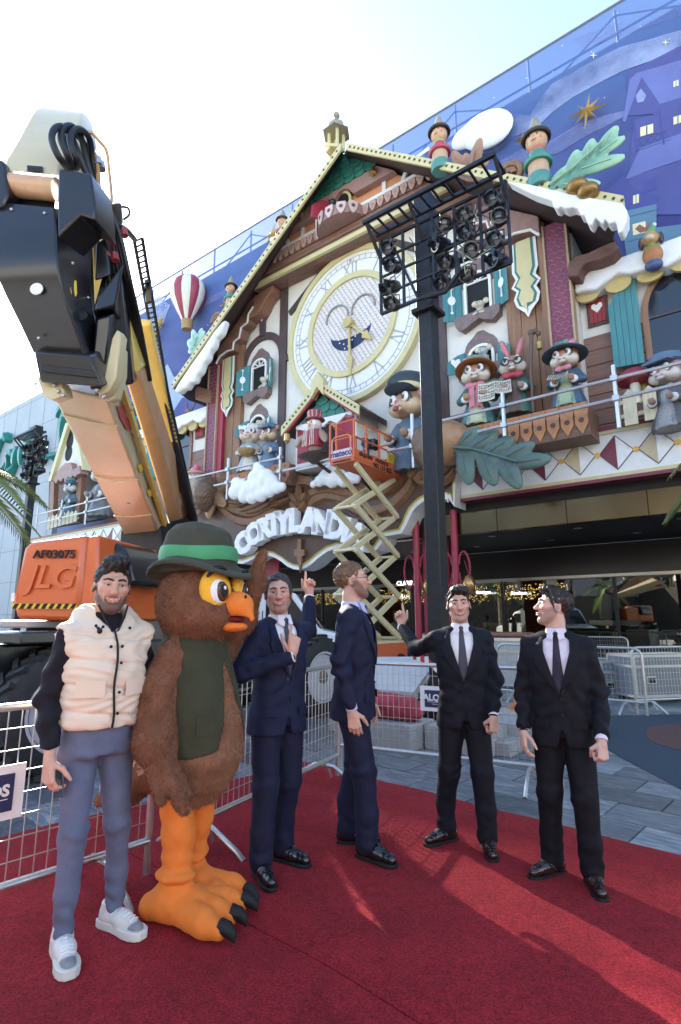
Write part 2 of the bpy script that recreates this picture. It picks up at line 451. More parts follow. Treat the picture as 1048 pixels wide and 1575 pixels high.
def fibres(name, mb, n, ln, wd, m, parent, comb=None, keep=None, seed=1, lift=.6, jit=.28):
 """short fibres standing on a skinned surface, one joined piece"""
 V = np.asarray(mb.v, float); F = np.asarray(mb.f); N = vnormals(V, F); g = np.random.default_rng(seed)
 a = V[F]; ar = np.linalg.norm(np.cross(a[:, 2] - a[:, 0], a[:, 3] - a[:, 1]), axis=1); k = g.choice(len(F), n, p=ar / ar.sum()); w = g.dirichlet((1, 1, 1, 1), n)
 P = (a[k] * w[..., None]).sum(1); nn = (N[F[k]] * w[..., None]).sum(1)
 if keep is not None: q = keep(P, nn); P, nn, k, w = P[q], nn[q], k[q], w[q]
 d = nn * lift + (np.asarray(comb(P, nn)) if comb else 0) + g.normal(0, jit, P.shape); d /= np.linalg.norm(d, axis=1, keepdims=True); t = np.cross(d, g.normal(0, 1, P.shape)); t /= np.linalg.norm(t, axis=1, keepdims=True)
 L = ln * g.uniform(.6, 1.2, len(P))[:, None]; T = np.stack([P - t * wd, P + t * wd, P + d * L], 1).reshape(-1, 3); me = bpy.data.meshes.new(name)
 me.vertices.add(len(T)); me.vertices.foreach_set('co', T.astype(np.float32).ravel()); me.loops.add(len(T)); me.loops.foreach_set('vertex_index', np.arange(len(T), dtype=np.int32)); me.polygons.add(len(P)); me.polygons.foreach_set('loop_start', np.arange(0, len(T), 3, dtype=np.int32)); me.update(calc_edges=True)
 if mb.c is not None:
  c = (np.asarray(mb.c)[F[k]] * w[..., None]).sum(1) * g.uniform(.7, 1.35, (len(P), 1)); at = me.color_attributes.new('Col', 'FLOAT_COLOR', 'POINT'); cc = np.ones((len(T), 4), np.float32); cc[:, :3] = np.repeat(c, 3, 0); at.data.foreach_set('color', cc.ravel())
 me.materials.append(m); o = bpy.data.objects.new(name, me); COL.objects.link(o); o.parent = parent; o['kind'] = 'stuff'; return o
# ------------------------------------------------------------------ palette
CREAM = mat('cream_render', (.74, .71, .64), .7, var=.05, scale=1.5, bump=.1, bscale=30, dirt=.12, dirtcol=(.5, .46, .4))
WHITEP = mat('white_paint', (.8, .79, .76), .5, var=.04, bump=.05)
SNOW = mat('snow_paint', (.82, .82, .82), .6, var=.05, scale=3, bump=.25, bscale=9)
TIMBER = wood('dark_timber', (.085, .055, .055), (6, 6, .6))
TIMBERH = wood('dark_timber_level', (.085, .055, .055), (.6, 6, 6))
WOODV = wood('warm_wood', (.27, .14, .075), (7, 7, .4))
WOODH = wood('warm_wood_level', (.25, .12, .075), (.5, 7, 7))
PLANK = wood('brown_plank', (.23, .125, .09), (.4, 6, 6), var=.3)
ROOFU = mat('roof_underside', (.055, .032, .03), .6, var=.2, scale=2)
GOLD = mat('gold_paint', (.55, .43, .17), .4, var=.12, scale=3, bump=.08)
GOLDL = mat('pale_gold_paint', (.62, .54, .28), .45, var=.1, scale=2, bump=.08)
TEAL = wood('teal_paint', (.055, .22, .24), (6, 6, .5), var=.2)
CRIM = mat('crimson_paint', (.33, .025, .05), .45, var=.12, scale=3)
SCALEP = mat('purple_scale_panel', (.2, .045, .085), .5, var=.25, scale=9)
LINEP = mat('purple_scale_line', (.4, .17, .2), .5)
GREENS = mat('green_shingle', (.04, .2, .15), .5, var=.25, scale=3)
ORANGEP = mat('orange_render', (.66, .3, .15), .6, var=.08, scale=2)
MAUVE = mat('mauve_wood', (.34, .2, .17), .55, var=.18, scale=3)
CARVE = wood('carved_brown', (.25, .135, .07), (3, 3, 3), var=.3, scale=2)
BOARD = mat('sign_board', (.1, .052, .032), .4, var=.2, scale=1.2)
BLACK = mat('black_void', (.006, .006, .007), .7, var=.1)
STEEL = mat('galvanised_steel', (.5, .5, .5), .35, .85, var=.15, scale=20, bump=.05)
DARKST = mat('black_steel', (.018, .02, .023), .45, .3, var=.35, scale=14, bump=.15, bscale=30, dirt=.25, dirtcol=(.06, .055, .05))

# ------------------------------------------------------------------ sky is the world; ground
GROUND = mat('street_concrete', (.36, .36, .35), .8, var=.15, scale=.7, bump=.2, bscale=14, dirt=.35, dirtcol=(.17, .17, .17))
g = MB(); g.box((0, 0, -.27), (3000, 3000, .5)); o = mk('ground', g, GROUND, smooth=0); tags(o, 'pale grey street ground running under the whole plaza', None, None, 'structure')

def slab_mat(name, a, b):
 m = bpy.data.materials.new(name); m.use_nodes = True
 N = m.node_tree.nodes; L = m.node_tree.links; B = N['Principled BSDF']
 tc = N.new('ShaderNodeTexCoord'); oi = N.new('ShaderNodeObjectInfo')
 ad = N.new('ShaderNodeVectorMath'); ad.operation = 'MULTIPLY_ADD'; ad.inputs[1].default_value = (1, 1, 1)
 cm = N.new('ShaderNodeCombineXYZ'); ml = N.new('ShaderNodeMath'); ml.operation = 'MULTIPLY'; ml.inputs[1].default_value = 40
 L.new(oi.outputs['Random'], ml.inputs[0]); L.new(ml.outputs[0], cm.inputs[0]); L.new(ml.outputs[0], cm.inputs[2])
 L.new(tc.outputs['Object'], ad.inputs[0]); L.new(cm.outputs[0], ad.inputs[2])
 no = N.new('ShaderNodeTexNoise'); no.inputs['Scale'].default_value = 4.5; no.inputs['Detail'].default_value = 9; no.inputs['Roughness'].default_value = .65; no.inputs['Distortion'].default_value = 2.2
 mp = N.new('ShaderNodeMapping'); mp.inputs['Scale'].default_value = (.6, 2.2, 1); L.new(ad.outputs[0], mp.inputs[0]); L.new(mp.outputs[0], no.inputs['Vector'])
 cr = N.new('ShaderNodeValToRGB'); e = cr.color_ramp.elements; e[0].position = .36; e[0].color = (*a, 1); e[1].position = .62; e[1].color = (*b, 1)
 x = e.new(.52); x.color = (a[0] * 1.5, a[1] * 1.5, a[2] * 1.45, 1); x = e.new(.72); x.color = (b[0] * 1.5, b[1] * 1.42, b[2] * 1.28, 1)
 L.new(no.outputs[0], cr.inputs[0])
 mr = N.new('ShaderNodeMapRange'); mr.inputs[3].default_value = .6; mr.inputs[4].default_value = 1.45; L.new(oi.outputs['Random'], mr.inputs[0])
 sc = N.new('ShaderNodeVectorMath'); sc.operation = 'SCALE'; L.new(cr.outputs[0], sc.inputs[0]); L.new(mr.outputs[0], sc.inputs['Scale'])
 L.new(sc.outputs[0], B.inputs['Base Color']); B.inputs['Roughness'].default_value = .38
 bp = N.new('ShaderNodeBump'); bp.inputs['Strength'].default_value = .25; bp.inputs['Distance'].default_value = .01; L.new(no.outputs[0], bp.inputs['Height']); L.new(bp.outputs[0], B.inputs['Normal'])
 MATS[name] = m; return m
SLAB = slab_mat('blue_grey_marble', (.11, .125, .14), (.29, .295, .29))
GA = R(-43)                                         # paving and carpet run along this direction
gx = Vector((math.cos(GA), math.sin(GA), 0)); gy = Vector((-gx.y, gx.x, 0)); G0 = Vector((-.36, 6.36, 0))
def gl(a, b, z=0): return G0 + gx * a + gy * b + Vector((0, 0, z))
pv = Th('pavement', 'blue grey marble slab pavement around the red carpet', 'pavement', (0, 0, 0), kind='structure')
cells = []
for i in range(-22, 30):
 for j in range(-26, 26):
  a = i * .64 + (.32 if j % 2 else 0); b = j * .44; c = gl(a + .32, b + .22)
  if c.y < 2.2: continue
  u = c.x / c.y
  if abs(u) > .72: continue
  if b + .44 < -.15 and a > .2: pass
  la, lb = a + .32, b + .22
  on_carpet = lb < -.1 and la > .3 and la < 7.4 - 0
  if lb < -.25 and la > -.0 + .15: continue          # below the carpet
  cells.append((c.length, a, b))
cells.sort(); me0 = None
bsl = MB(); x1, y1 = .632, .432
bsl.hexa([(0, 0, -.03), (x1, 0, -.03), (x1, y1, -.03), (0, y1, -.03)], [(.004, .004, 0), (x1 - .004, .004, 0), (x1 - .004, y1 - .004, 0), (.004, y1 - .004, 0)])
rest = MB()
for k, (dd, a, b) in enumerate(cells):
 q = gl(a, b); z = random.uniform(-.002, .002)
 if k < 290:
  if me0 is None: o = pv.p('paving_slab', bsl, SLAB, smooth=0); me0 = o.data
  else: o = bpy.data.objects.new('paving_slab', me0); COL.objects.link(o); o.parent = pv.o
  o.location = (q.x, q.y, z); o.rotation_euler = (random.uniform(-.002, .002), random.uniform(-.002, .002), GA)
 elif dd < 15:
  M = Matrix.Translation(q + Vector((0, 0, z))) @ Matrix.Rotation(GA, 4, 'Z'); t = MB(); t.join(bsl); t.xf(M); rest.join(t)
pv.p('far_paving', rest, SLAB, smooth=0, kind='stuff')

# red carpet: two strips laid side by side with a seam
def carpet_mat():
 m = bpy.data.materials.new('red_carpet_pile'); m.use_nodes = True
 N = m.node_tree.nodes; L = m.node_tree.links; B = N['Principled BSDF']
 tc = N.new('ShaderNodeTexCoord')
 n1 = N.new('ShaderNodeTexNoise'); n1.inputs['Scale'].default_value = 95; n1.inputs['Detail'].default_value = 4; n1.inputs['Roughness'].default_value = .75
 n2 = N.new('ShaderNodeTexNoise'); n2.inputs['Scale'].default_value = 2.2; n2.inputs['Detail'].default_value = 6
 n3 = N.new('ShaderNodeTexNoise'); n3.inputs['Scale'].default_value = 22; n3.inputs['Detail'].default_value = 5
 for n in (n1, n2, n3): L.new(tc.outputs['Object'], n.inputs['Vector'])
 r1 = N.new('ShaderNodeMapRange'); r1.inputs[1].default_value = .3; r1.inputs[2].default_value = .7; r1.inputs[3].default_value = .3; r1.inputs[4].default_value = 1.75; L.new(n1.outputs[0], r1.inputs[0])
 r2 = N.new('ShaderNodeMapRange'); r2.inputs[1].default_value = .3; r2.inputs[2].default_value = .7; r2.inputs[3].default_value = .8; r2.inputs[4].default_value = 1.2; L.new(n2.outputs[0], r2.inputs[0])
 r3 = N.new('ShaderNodeMapRange'); r3.inputs[1].default_value = .3; r3.inputs[2].default_value = .7; r3.inputs[3].default_value = .85; r3.inputs[4].default_value = 1.15; L.new(n3.outputs[0], r3.inputs[0])
 a = N.new('ShaderNodeMath'); a.operation = 'MULTIPLY'; L.new(r1.outputs[0], a.inputs[0]); L.new(r2.outputs[0], a.inputs[1])
 b = N.new('ShaderNodeMath'); b.operation = 'MULTIPLY'; L.new(a.outputs[0], b.inputs[0]); L.new(r3.outputs[0], b.inputs[1])
 s = N.new('ShaderNodeVectorMath'); s.operation = 'SCALE'; s.inputs[0].default_value = (.25, .013, .019); L.new(b.outputs[0], s.inputs['Scale'])
 L.new(s.outputs[0], B.inputs['Base Color']); B.inputs['Roughness'].default_value = .95; B.inputs['Specular IOR Level'].default_value = .15
 B.inputs['Sheen Weight'].default_value = .15; B.inputs['Sheen Tint'].default_value = (.9, .25, .25, 1); B.inputs['Sheen Roughness'].default_value = .4
 bp = N.new('ShaderNodeBump'); bp.inputs['Strength'].default_value = .9; bp.inputs['Distance'].default_value = .006; L.new(n1.outputs[0], bp.inputs['Height']); L.new(bp.outputs[0], B.inputs['Normal'])
 MATS['carpet'] = m; return m
CARPET = carpet_mat()
rc = Th('red_carpet', 'wide red carpet laid over the plaza under the people', 'carpet', (0, 3, 0))
def strip(b0, b1, a0, a1, z0, z1):
 na, nb = 60, 24; rows = []
 for i in range(na + 1):
  a = a0 + (a1 - a0) * i / na; r = []
  for j in range(nb + 1):
   b = b0 + (b1 - b0) * j / nb
   e = min(abs(b - b0), abs(b1 - b), abs(a - a0), abs(a1 - a))
   z = z1 + .0035 * math.sin(a * 3.1 + b * 2) * math.sin(b * 2.3 - a) - (.006 if e < .001 else 0)
   jit = .01 * math.sin(a * 5.3) if j in (0, nb) else 0
   r.append(gl(a, b + jit, z))
  rows.append(r)
 m = MB(); m.grid(rows)
 for line in ([r[0] for r in rows], [r[-1] for r in rows], rows[0], rows[-1]):
  m.grid([line, [p - Vector((0, 0, z1 - z0)) for p in line]])
 return m
rc.p('carpet_strip', strip(-2.42, 0, -.02, 8.2, .002, .016), CARPET, smooth=60)
rc.p('carpet_strip', strip(-5.6, -2.426, -.06, 8.2, .002, .014), CARPET, smooth=60)
tp = MB(); tp.hexa([gl(.17, -.33, .018), gl(.21, -.33, .018), gl(.21, -.02, .019), gl(.17, -.02, .019)], [gl(.17, -.33, .0215), gl(.21, -.33, .0215), gl(.21, -.02, .0225), gl(.17, -.02, .0225)])
rc.p('edge_tape', tp, WHITEP, smooth=0)
# dark rubber play surface on the right
RUB = mat('blue_rubber', (.03, .05, .07), .85, var=.25, scale=30, bump=.5, bscale=120)
RUBB = mat('brown_rubber', (.1, .05, .045), .85, var=.25, scale=30, bump=.5, bscale=120)
def flat(poly, z0, z1):
 m = MB(); m.prism([(p[0], p[1], z0) for p in poly], (0, 0, z1 - z0)); return m
rb = Th('rubber_surface', 'dark blue rubber play surface beside the grey paving', 'rubber surface', (4, 7, 0), kind='structure')
rb.p('blue_rubber_sheet', flat([(3.09, 5.4), (3.16, 6.9), (3.5, 9.3), (9.5, 9.9), (10, 2.4), (6.2, 2.2)], .003, .007), RUB, smooth=0)
pts = []
for k in range(28):
 t = 2 * math.pi * k / 28; pts.append((5.2 + 1.25 * math.cos(t) + .1 * math.sin(3 * t), 7.5 + 1.15 * math.sin(t)))
rb.p('brown_rubber_patch', flat(pts, .007, .011), RUBB, smooth=0)
# ================================================================== the clock house
XS = .65                                          # its axis of symmetry along the facade
def mir(pts): return [(2 * XS - p[0], p[1], p[2]) for p in pts][::-1]
def fpoly(pts, d, thick):                         # photo outline on plane d, thickness into the wall
 m = MB(); m.prism([FP(x, y, d) for x, y in pts], (0, thick, 0)); return m
def spoly(pts, d, thick):                         # (s, z) outline
 m = MB(); m.prism([(s, -d, z) for s, z in pts], (0, thick, 0)); return m
def fbar(p, q, d, w, t=.1):
 m = MB(); a, b = FP(*p, d), FP(*q, d); m.bar((a[0], a[1] + t / 2, a[2]), (b[0], b[1] + t / 2, b[2]), t, w, up=(0, 1, 0)); return m
def sbar(a, b, d, w, t=.1):
 m = MB(); A, B = Vector((a[0], -d + t / 2, a[1])), Vector((b[0], -d + t / 2, b[1])); dr = (B - A).normalized(); up = Vector((0, -1, 0)); sd = dr.cross(up).normalized()
 q = [sd * w / 2 * i + up * t / 2 * j for i, j in ((-1, -1), (1, -1), (1, 1), (-1, 1))]
 return m.hexa([A + k for k in q], [B + k for k in q])
house = Th('clock_house', 'giant cuckoo clock house front with a steep gable roof and cream walls', 'clock house', (XS, 0, 0), 'F')
Hp = house.p
APX, APZ, SL = .5, 19.9, .845
LE, RE = -8.9, 9.9
def rz_(s): return APZ - SL * abs(s - APX)
Hp('wall', spoly([(-7.35, 5.3), (8.75, 5.3), (8.75, rz_(8.75) + .2), (APX, APZ + .2), (-7.35, rz_(-7.35) + .2)], 0, 1.5), CREAM)
# roof slabs
for sg, E_ in ((-1, LE), (1, RE)):
 L, E3 = Vector(FP(526 if sg < 0 else 536, 232, 1.9)), Vector(FP(*((267, 598) if sg < 0 else (962, 319)), 1.9)); up = Vector((0, 0, .26))
 b0, b1 = Vector((APX, -.45, APZ + .02)), Vector((E_, -.45, rz_(E_))); c0, c1 = b0 + Vector((0, 3, 0)), b1 + Vector((0, 3, 0))
 r = MB(); r.hexa([L, b0, b1, E3], [L + up, b0 + up, b1 + up, E3 + up]); r.hexa([b0, c0, c1, b1], [b0 + up, c0 + up, c1 + up, b1 + up])
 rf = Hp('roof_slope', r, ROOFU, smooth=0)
 f = MB(); f.hexa([p + Vector((0, y, -.03)) for p, y in ((L, -.09), (L, -.005), (E3, -.005), (E3, -.09))], [p + Vector((0, y, .28)) for p, y in ((L, -.09), (L, -.005), (E3, -.005), (E3, -.09))])
 fb = Hp('gold_fascia', f, GOLDL, rf, smooth=0)
 n = 46; dots = MB()
 for k in range(n):
  t = (k + .8) / n; c = L.lerp(E3, t) + Vector((0, -.092, .13)); dots.disc(c, .042, (0, -.02, 0), 8)
 Hp('fascia_dot', dots, mat('dark_dot', (.08, .05, .03), .5), rf, smooth=0, kind='stuff')
# snow on both eaves
def snow_edge(top, bot, d, thick):
 return fpoly(top + bot[::-1], d, thick)
sn = fpoly([(780, 279), (815, 283), (853, 292), (900, 302), (940, 309), (957, 312), (964, 322), (964, 340), (957, 356), (951, 359), (947, 340), (937, 344), (930, 336), (926, 344), (916, 334), (909, 347), (903, 342), (899, 330), (893, 331), (888, 320), (880, 318), (870, 321), (862, 317), (858, 321), (852, 319), (848, 308), (820, 299)], 2.15, .4)
Hp('eave_snow', sn, SNOW, smooth=50, bev=.12)
sn = fpoly([(345, 490), (329, 509), (310, 537), (292, 562), (272, 592), (267, 602), (273, 604), (279, 597), (284, 598), (290, 588), (297, 587), (300, 577), (306, 571), (310, 558), (317, 551), (319, 540), (327, 531), (329, 520), (338, 512)], 2.15, .4)
Hp('eave_snow', sn, SNOW, smooth=50, bev=.1)
# the scrolled brackets under the eaves, both ends
for pts in ([(872, 425), (874, 403), (885, 393), (905, 388), (925, 378), (945, 370), (952, 380), (940, 392), (920, 400), (900, 404), (893, 412), (890, 425)],):
 Hp('eave_bracket', fpoly(pts, .75, 1.0), wood('bracket_wood', (.15, .07, .05), (1, 3, 3)), bev=.05)
Hp('eave_bracket', fpoly([(300, 598), (305, 594), (323, 600), (324, 620), (300, 614)], .6, .8), WOODH, bev=.04)
# gable storey: it stands half a metre proud of the wall
Dg = .8
gb = (15.95, 16.6)
def gw(z, pad=0): return (APX - (APZ - z) / SL + pad, APX + (APZ - z) / SL - pad)
zb, zp, zh = 15.75, 16.9, 17.5           # soffit, top of planks, bottom of the header board
l0, r0 = gw(zb, .1); l1, r1 = gw(zp, .1)
NP = 5
for k in range(NP):
 a, b = zb + .2 + (zp - zb - .2) * k / NP, zb + .2 + (zp - zb - .2) * (k + 1) / NP
 la, ra = gw(a, .1); lb, rb_ = gw(b, .1)
 Hp('plank', spoly([(la, a + .015), (ra, a + .015), (rb_, b - .015), (lb, b - .015)], Dg + .02 * (k % 2), .5), PLANK, smooth=0)
Hp('gold_cornice', spoly([(l0 + .1, zb), (r0 - .1, zb), (gw(zb + .2)[1] - .15, zb + .19), (gw(zb + .2)[0] + .15, zb + .19)], Dg + .12, .14), GOLDL, smooth=0)
Hp('soffit', spoly([(l0 + .1, zb + .01), (r0 - .1, zb + .01), (r0 - .25, zb + .18), (l0 + .25, zb + .18)], Dg - .03, .77), wood('soffit_wood', (.2, .105, .075), (.4, 4, 4)), smooth=0)
lt, rt = gw(zh + .2, .1)
l1, r1 = gw(zp + .01, .1)
Hp('orange_panel', spoly([(l1, zp + .01), (r1, zp + .01), (rt, zh + .2), (lt, zh + .2)], Dg - .05, .4), ORANGEP, smooth=0)
# white framing on the orange panels
for sx in (-1, 1):
 def S(v): return XS + sx * v
 Hp('white_post', sbar((S(2.0), zp + .05), (S(2.0), zh + .1), Dg + .03, .16, .1), WHITEP, smooth=0)
 arc = []
 for k in range(9):
  t = R(90 * k / 8); arc.append((S(3.9 - 1.1 * math.cos(t) - .0), zp + .1 + .8 * math.sin(t) * 1.0))
 m = MB()
 for p, q in zip(arc, arc[1:]): m.join(sbar(p, q, Dg + .03, .16, .09))
 Hp('white_arch_brace', m, WHITEP, smooth=0)
 Hp('white_rail', sbar((S(.95), zp + .1), (S(4.4 if sx > 0 else 4.4), zp + .1), Dg + .06, .17, .12), WHITEP, smooth=0)
 # fretted pendants below the rail
 pend = MB()
 w = .3
 for k in range(10):
  c = S(1.05 + k * .335 + .15)
  pts = [(c - .13, zp + .02), (c + .13, zp + .02), (c + .15, zp - .16), (c + .07, zp - .36), (c, zp - .42), (c - .07, zp - .36), (c - .15, zp - .16)]
  q = MB(); q.prism([(s, -(Dg + .1), z) for s, z in pts], (0, .06, 0))
  q.disc((c, -(Dg + .1), zp - .17), .05, (0, -.008, 0), 8)
  o = Hp('fretwork_pendant', q, mat('dusty_pink_wood', (.5, .33, .28), .5), smooth=0)
  h = MB(); h.disc((c, -(Dg + .112), zp - .17), .055, (0, -.004, 0), 8); h.disc((c, -(Dg + .112), zp - .3), .03, (0, -.004, 0), 6)
  Hp('fret_hole', h, mat('fret_shadow', (.5, .25, .13), .7), o, smooth=0)
# mauve header board with wavy lower edge, bells, green shingles above
hb = [(gw(zh - .05, .1)[0], zh - .05), (XS - 1.1, zh - .02), (XS - .95, zh + .02), (XS - .6, zh + .45), (XS - .25, zh + .3), (XS, zh + .28), (XS + .25, zh + .62), (XS + .62, zh + .55), (XS + .8, zh + .02), (gw(zh - .05, .1)[1], zh - .05), (gw(zh + .75, .1)[1], zh + .75), (gw(zh + .75, .1)[0], zh + .75)]
hb = [(gw(zh, .1)[0], zh), (XS - 1.05, zh), (XS - .8, zh + .3), (XS - .5, zh + .26), (XS - .2, zh + .2), (XS, zh + .42), (XS + .3, zh + .46), (XS + .55, zh + .3), (XS + .75, zh), (gw(zh, .1)[1], zh), (gw(zh + .62, .1)[1], zh + .62), (gw(zh + .62, .1)[0], zh + .62)]
Hp('header_board', spoly(hb, Dg + .25, .3), MAUVE, bev=.03)
for s in (XS - 1.75, XS + 1.75):
 b = MB(); b.lathe([(.02, .2), (.08, .18), (.1, .05), (.15, -.08), (.15, -.1), (.04, -.12), (.04, -.18), (.01, -.2)], (s, -(Dg + .36), zh + .33), 12)
 Hp('brass_bell', b, mat('brass', (.6, .42, .16), .3, .9))
zt = zh + .58
for row in range(6):
 z = zt + row * .27
 lo, hi = gw(z + .1, .05)
 if hi - lo < .5: break
 n = max(1, int((hi - lo) / .46)); st = (hi - lo) / n
 for k in range(n + (row % 2)):
  c = lo + (k + (.5 if row % 2 == 0 else 0)) * st
  pts = [(c - st / 2 + .01, z + .42), (c - st / 2 + .01, z + .12)] + [(c + (st / 2 - .01) * math.sin(R(a)), z + .12 - .14 * math.cos(R(a))) for a in range(-75, 76, 25)] + [(c + st / 2 - .01, z + .12), (c + st / 2 - .01, z + .42)]
  pts = [(min(max(s, gw(zz)[0] + .02), gw(zz)[1] - .02), zz) for s, zz in pts]
  m = MB(); m.hexa  # each shingle leans over the one below
  m.prism([(s, -(Dg + .22 + (.07 if zz < z + .2 else 0)), zz) for s, zz in pts], (0, .06, 0))
  Hp('shingle', m, GREENS, smooth=0)
# cuckoo door with its balcony
Hp('door_recess', spoly([(XS - .42, zp - .05), (XS + .5, zp - .05), (XS + .5, zp + .75), (XS + .3, zp + 1.0), (XS + .04, zp + 1.08), (XS - .25, zp + 1.0), (XS - .42, zp + .75)], Dg + .05, .06), BLACK, smooth=0)
m = MB(); m.ring((XS + .04, -(Dg + .12), zp + .62), .42, .52, (0, .1, 0), 24, a0=0, a1=180); m.join(sbar((XS + .51, zp), (XS + .51, zp + .62), Dg + .12, .1)); m.join(sbar((XS - .43, zp), (XS - .43, zp + .62), Dg + .12, .1))
Hp('door_surround', m, GOLDL)
m = MB(); m.prism([(XS - .45, -(Dg + .1), zp - .05), (XS - .45, -(Dg + .1), zp + 1.0), (XS - .62, -(Dg + .5), zp + .85), (XS - .8, -(Dg + .85), zp + .5), (XS - .82, -(Dg + .9), zp - .05)], (.06, .05, 0))
Hp('cuckoo_door', m, CRIM, smooth=0)
m = MB()
pr = [(XS + .05 + 1.05 * math.sin(R(a)), -(Dg + .05 + .75 * math.cos(R(a)))) for a in range(-90, 91, 15)]
m.prism([(x, y, zp - .42) for x, y in pr], (0, 0, .42)); Hp('balcony', m, MAUVE, smooth=0)
for a in range(-80, 81, 27):
 c = Vector((XS + .05 + 1.07 * math.sin(R(a)), -(Dg + .05 + .77 * math.cos(R(a))), zp)); t = Vector((math.cos(R(a)), math.sin(R(a)), 0)); nrm = Vector((math.sin(R(a)), -math.cos(R(a)), 0))
 q = MB(); q.prism([c + t * u + Vector((0, 0, w)) for u, w in ((-.17, 0), (.17, 0), (.18, -.2), (.09, -.42), (0, -.5), (-.09, -.42), (-.18, -.2))], nrm * .05)
 o = Hp('fretwork_pendant', q, mat('pale_pink_paint', (.6, .45, .42), .5), smooth=0)
 h = MB(); h.disc(c + nrm * .055 + Vector((0, 0, -.2)), .08, nrm * .005, 8, (t, (0, 0, 1))); Hp('fret_hole', h, mat('fret_dark', (.12, .06, .05), .7), o, smooth=0)
m = MB(); m.sph((XS - .12, -(Dg + .35), zp + .28), (.2, .2, .24), 12, 8); m.sph((XS - .12, -(Dg + .4), zp + .55), .15, 12, 8); m.lathe([(.05, 0), (.001, .16)], (XS - .16, -(Dg + .52), zp + .55), 8, Matrix.Rotation(R(90), 4, 'X'))
bird = one('cuckoo_bird', 'small black cuckoo bird in the gable door above the balcony', 'bird figure', m, mat('black_bird', (.02, .02, .025), .3), (XS, -Dg, zp), 'F')
# timber framing of the wall
Db = .1
def both(name, mb, m, **k):
 Hp(name, mb, m, **k)
 q = MB(); q.v = [(2 * XS - v[0], v[1], v[2]) for v in mb.v]; q.f = list(mb.f); Hp(name, q, m, **k)
a, b = FP(440, 445, Db), FP(428, 690, Db); bx = XS - 3.7
both('timber_post', sbar((bx, 6.3), (bx, zb), Db, .4, .12), TIMBER, smooth=0)
a, b = FP(442, 483, Db), FP(496, 415, Db)
both('timber_brace', sbar((a[0] + .1, a[2]), (b[0] + .3, b[2] + .2), Db - .01, .26, .1), TIMBER, smooth=0)
both('timber_rail', sbar((bx + .15, FP(445, 548, Db)[2]), (XS - 3.0, FP(445, 548, Db)[2]), Db - .005, .26, .1), TIMBERH, smooth=0)
both('timber_rail', sbar((bx + .15, 9.0), (XS - 1.6, 9.0), Db - .005, .34, .1), TIMBERH, smooth=0)
both('timber_rail', sbar((bx - .15, 7.9), (-5.6, 7.9), Db - .005, .34, .1), TIMBERH, smooth=0)
# arched bay beside it
w0, w1 = XS - 6.0, bx - .2; wc, wr = (w0 + w1) / 2, (w1 - w0) / 2; wz = FP(403, 556, Db)[2]
m = MB(); m.ring((wc, -Db + .004, wz), wr - .02, wr + .3, (0, .1, 0), 24, a0=0, a1=180); both('timber_arch', m, TIMBER, smooth=0)
az = wz + wr + .3
both('timber_stub', sbar((wc, az - .05), (wc, az + .9), Db - .006, .26, .1), TIMBER, smooth=0)
dz = az + .75
both('diamond_bracket', spoly([(wc - .3, dz), (wc, dz + .5), (wc + .3, dz), (wc + .16, dz - .2), (wc + .13, dz - .9), (wc - .13, dz - .9), (wc - .16, dz - .2)], Db + .05, .1), TIMBER, smooth=0)
both('diamond_inlay', spoly([(wc - .16, dz + .05), (wc, dz + .3), (wc + .16, dz + .05), (wc, dz - .2)], Db + .065, .03), WHITEP, smooth=0)
# bracketed cornice of planks beside the gable storey
both('corbel', spoly([(gw(zb)[0] - .9, zb - 1.0), (gw(zb)[0] - .2, zb - .2), (gw(zb)[0] + .8, zb - .02), (gw(zb)[0] + 1.2, zb - .02), (gw(zb)[0] + 1.15, zb - .3), (gw(zb)[0] + .75, zb - .55), (gw(zb)[0] + .55, zb - .85), (gw(zb)[0] + .3, zb - 1.05), (gw(zb)[0] - .5, zb - 1.1)], .62, .6), WOODH, bev=.04)
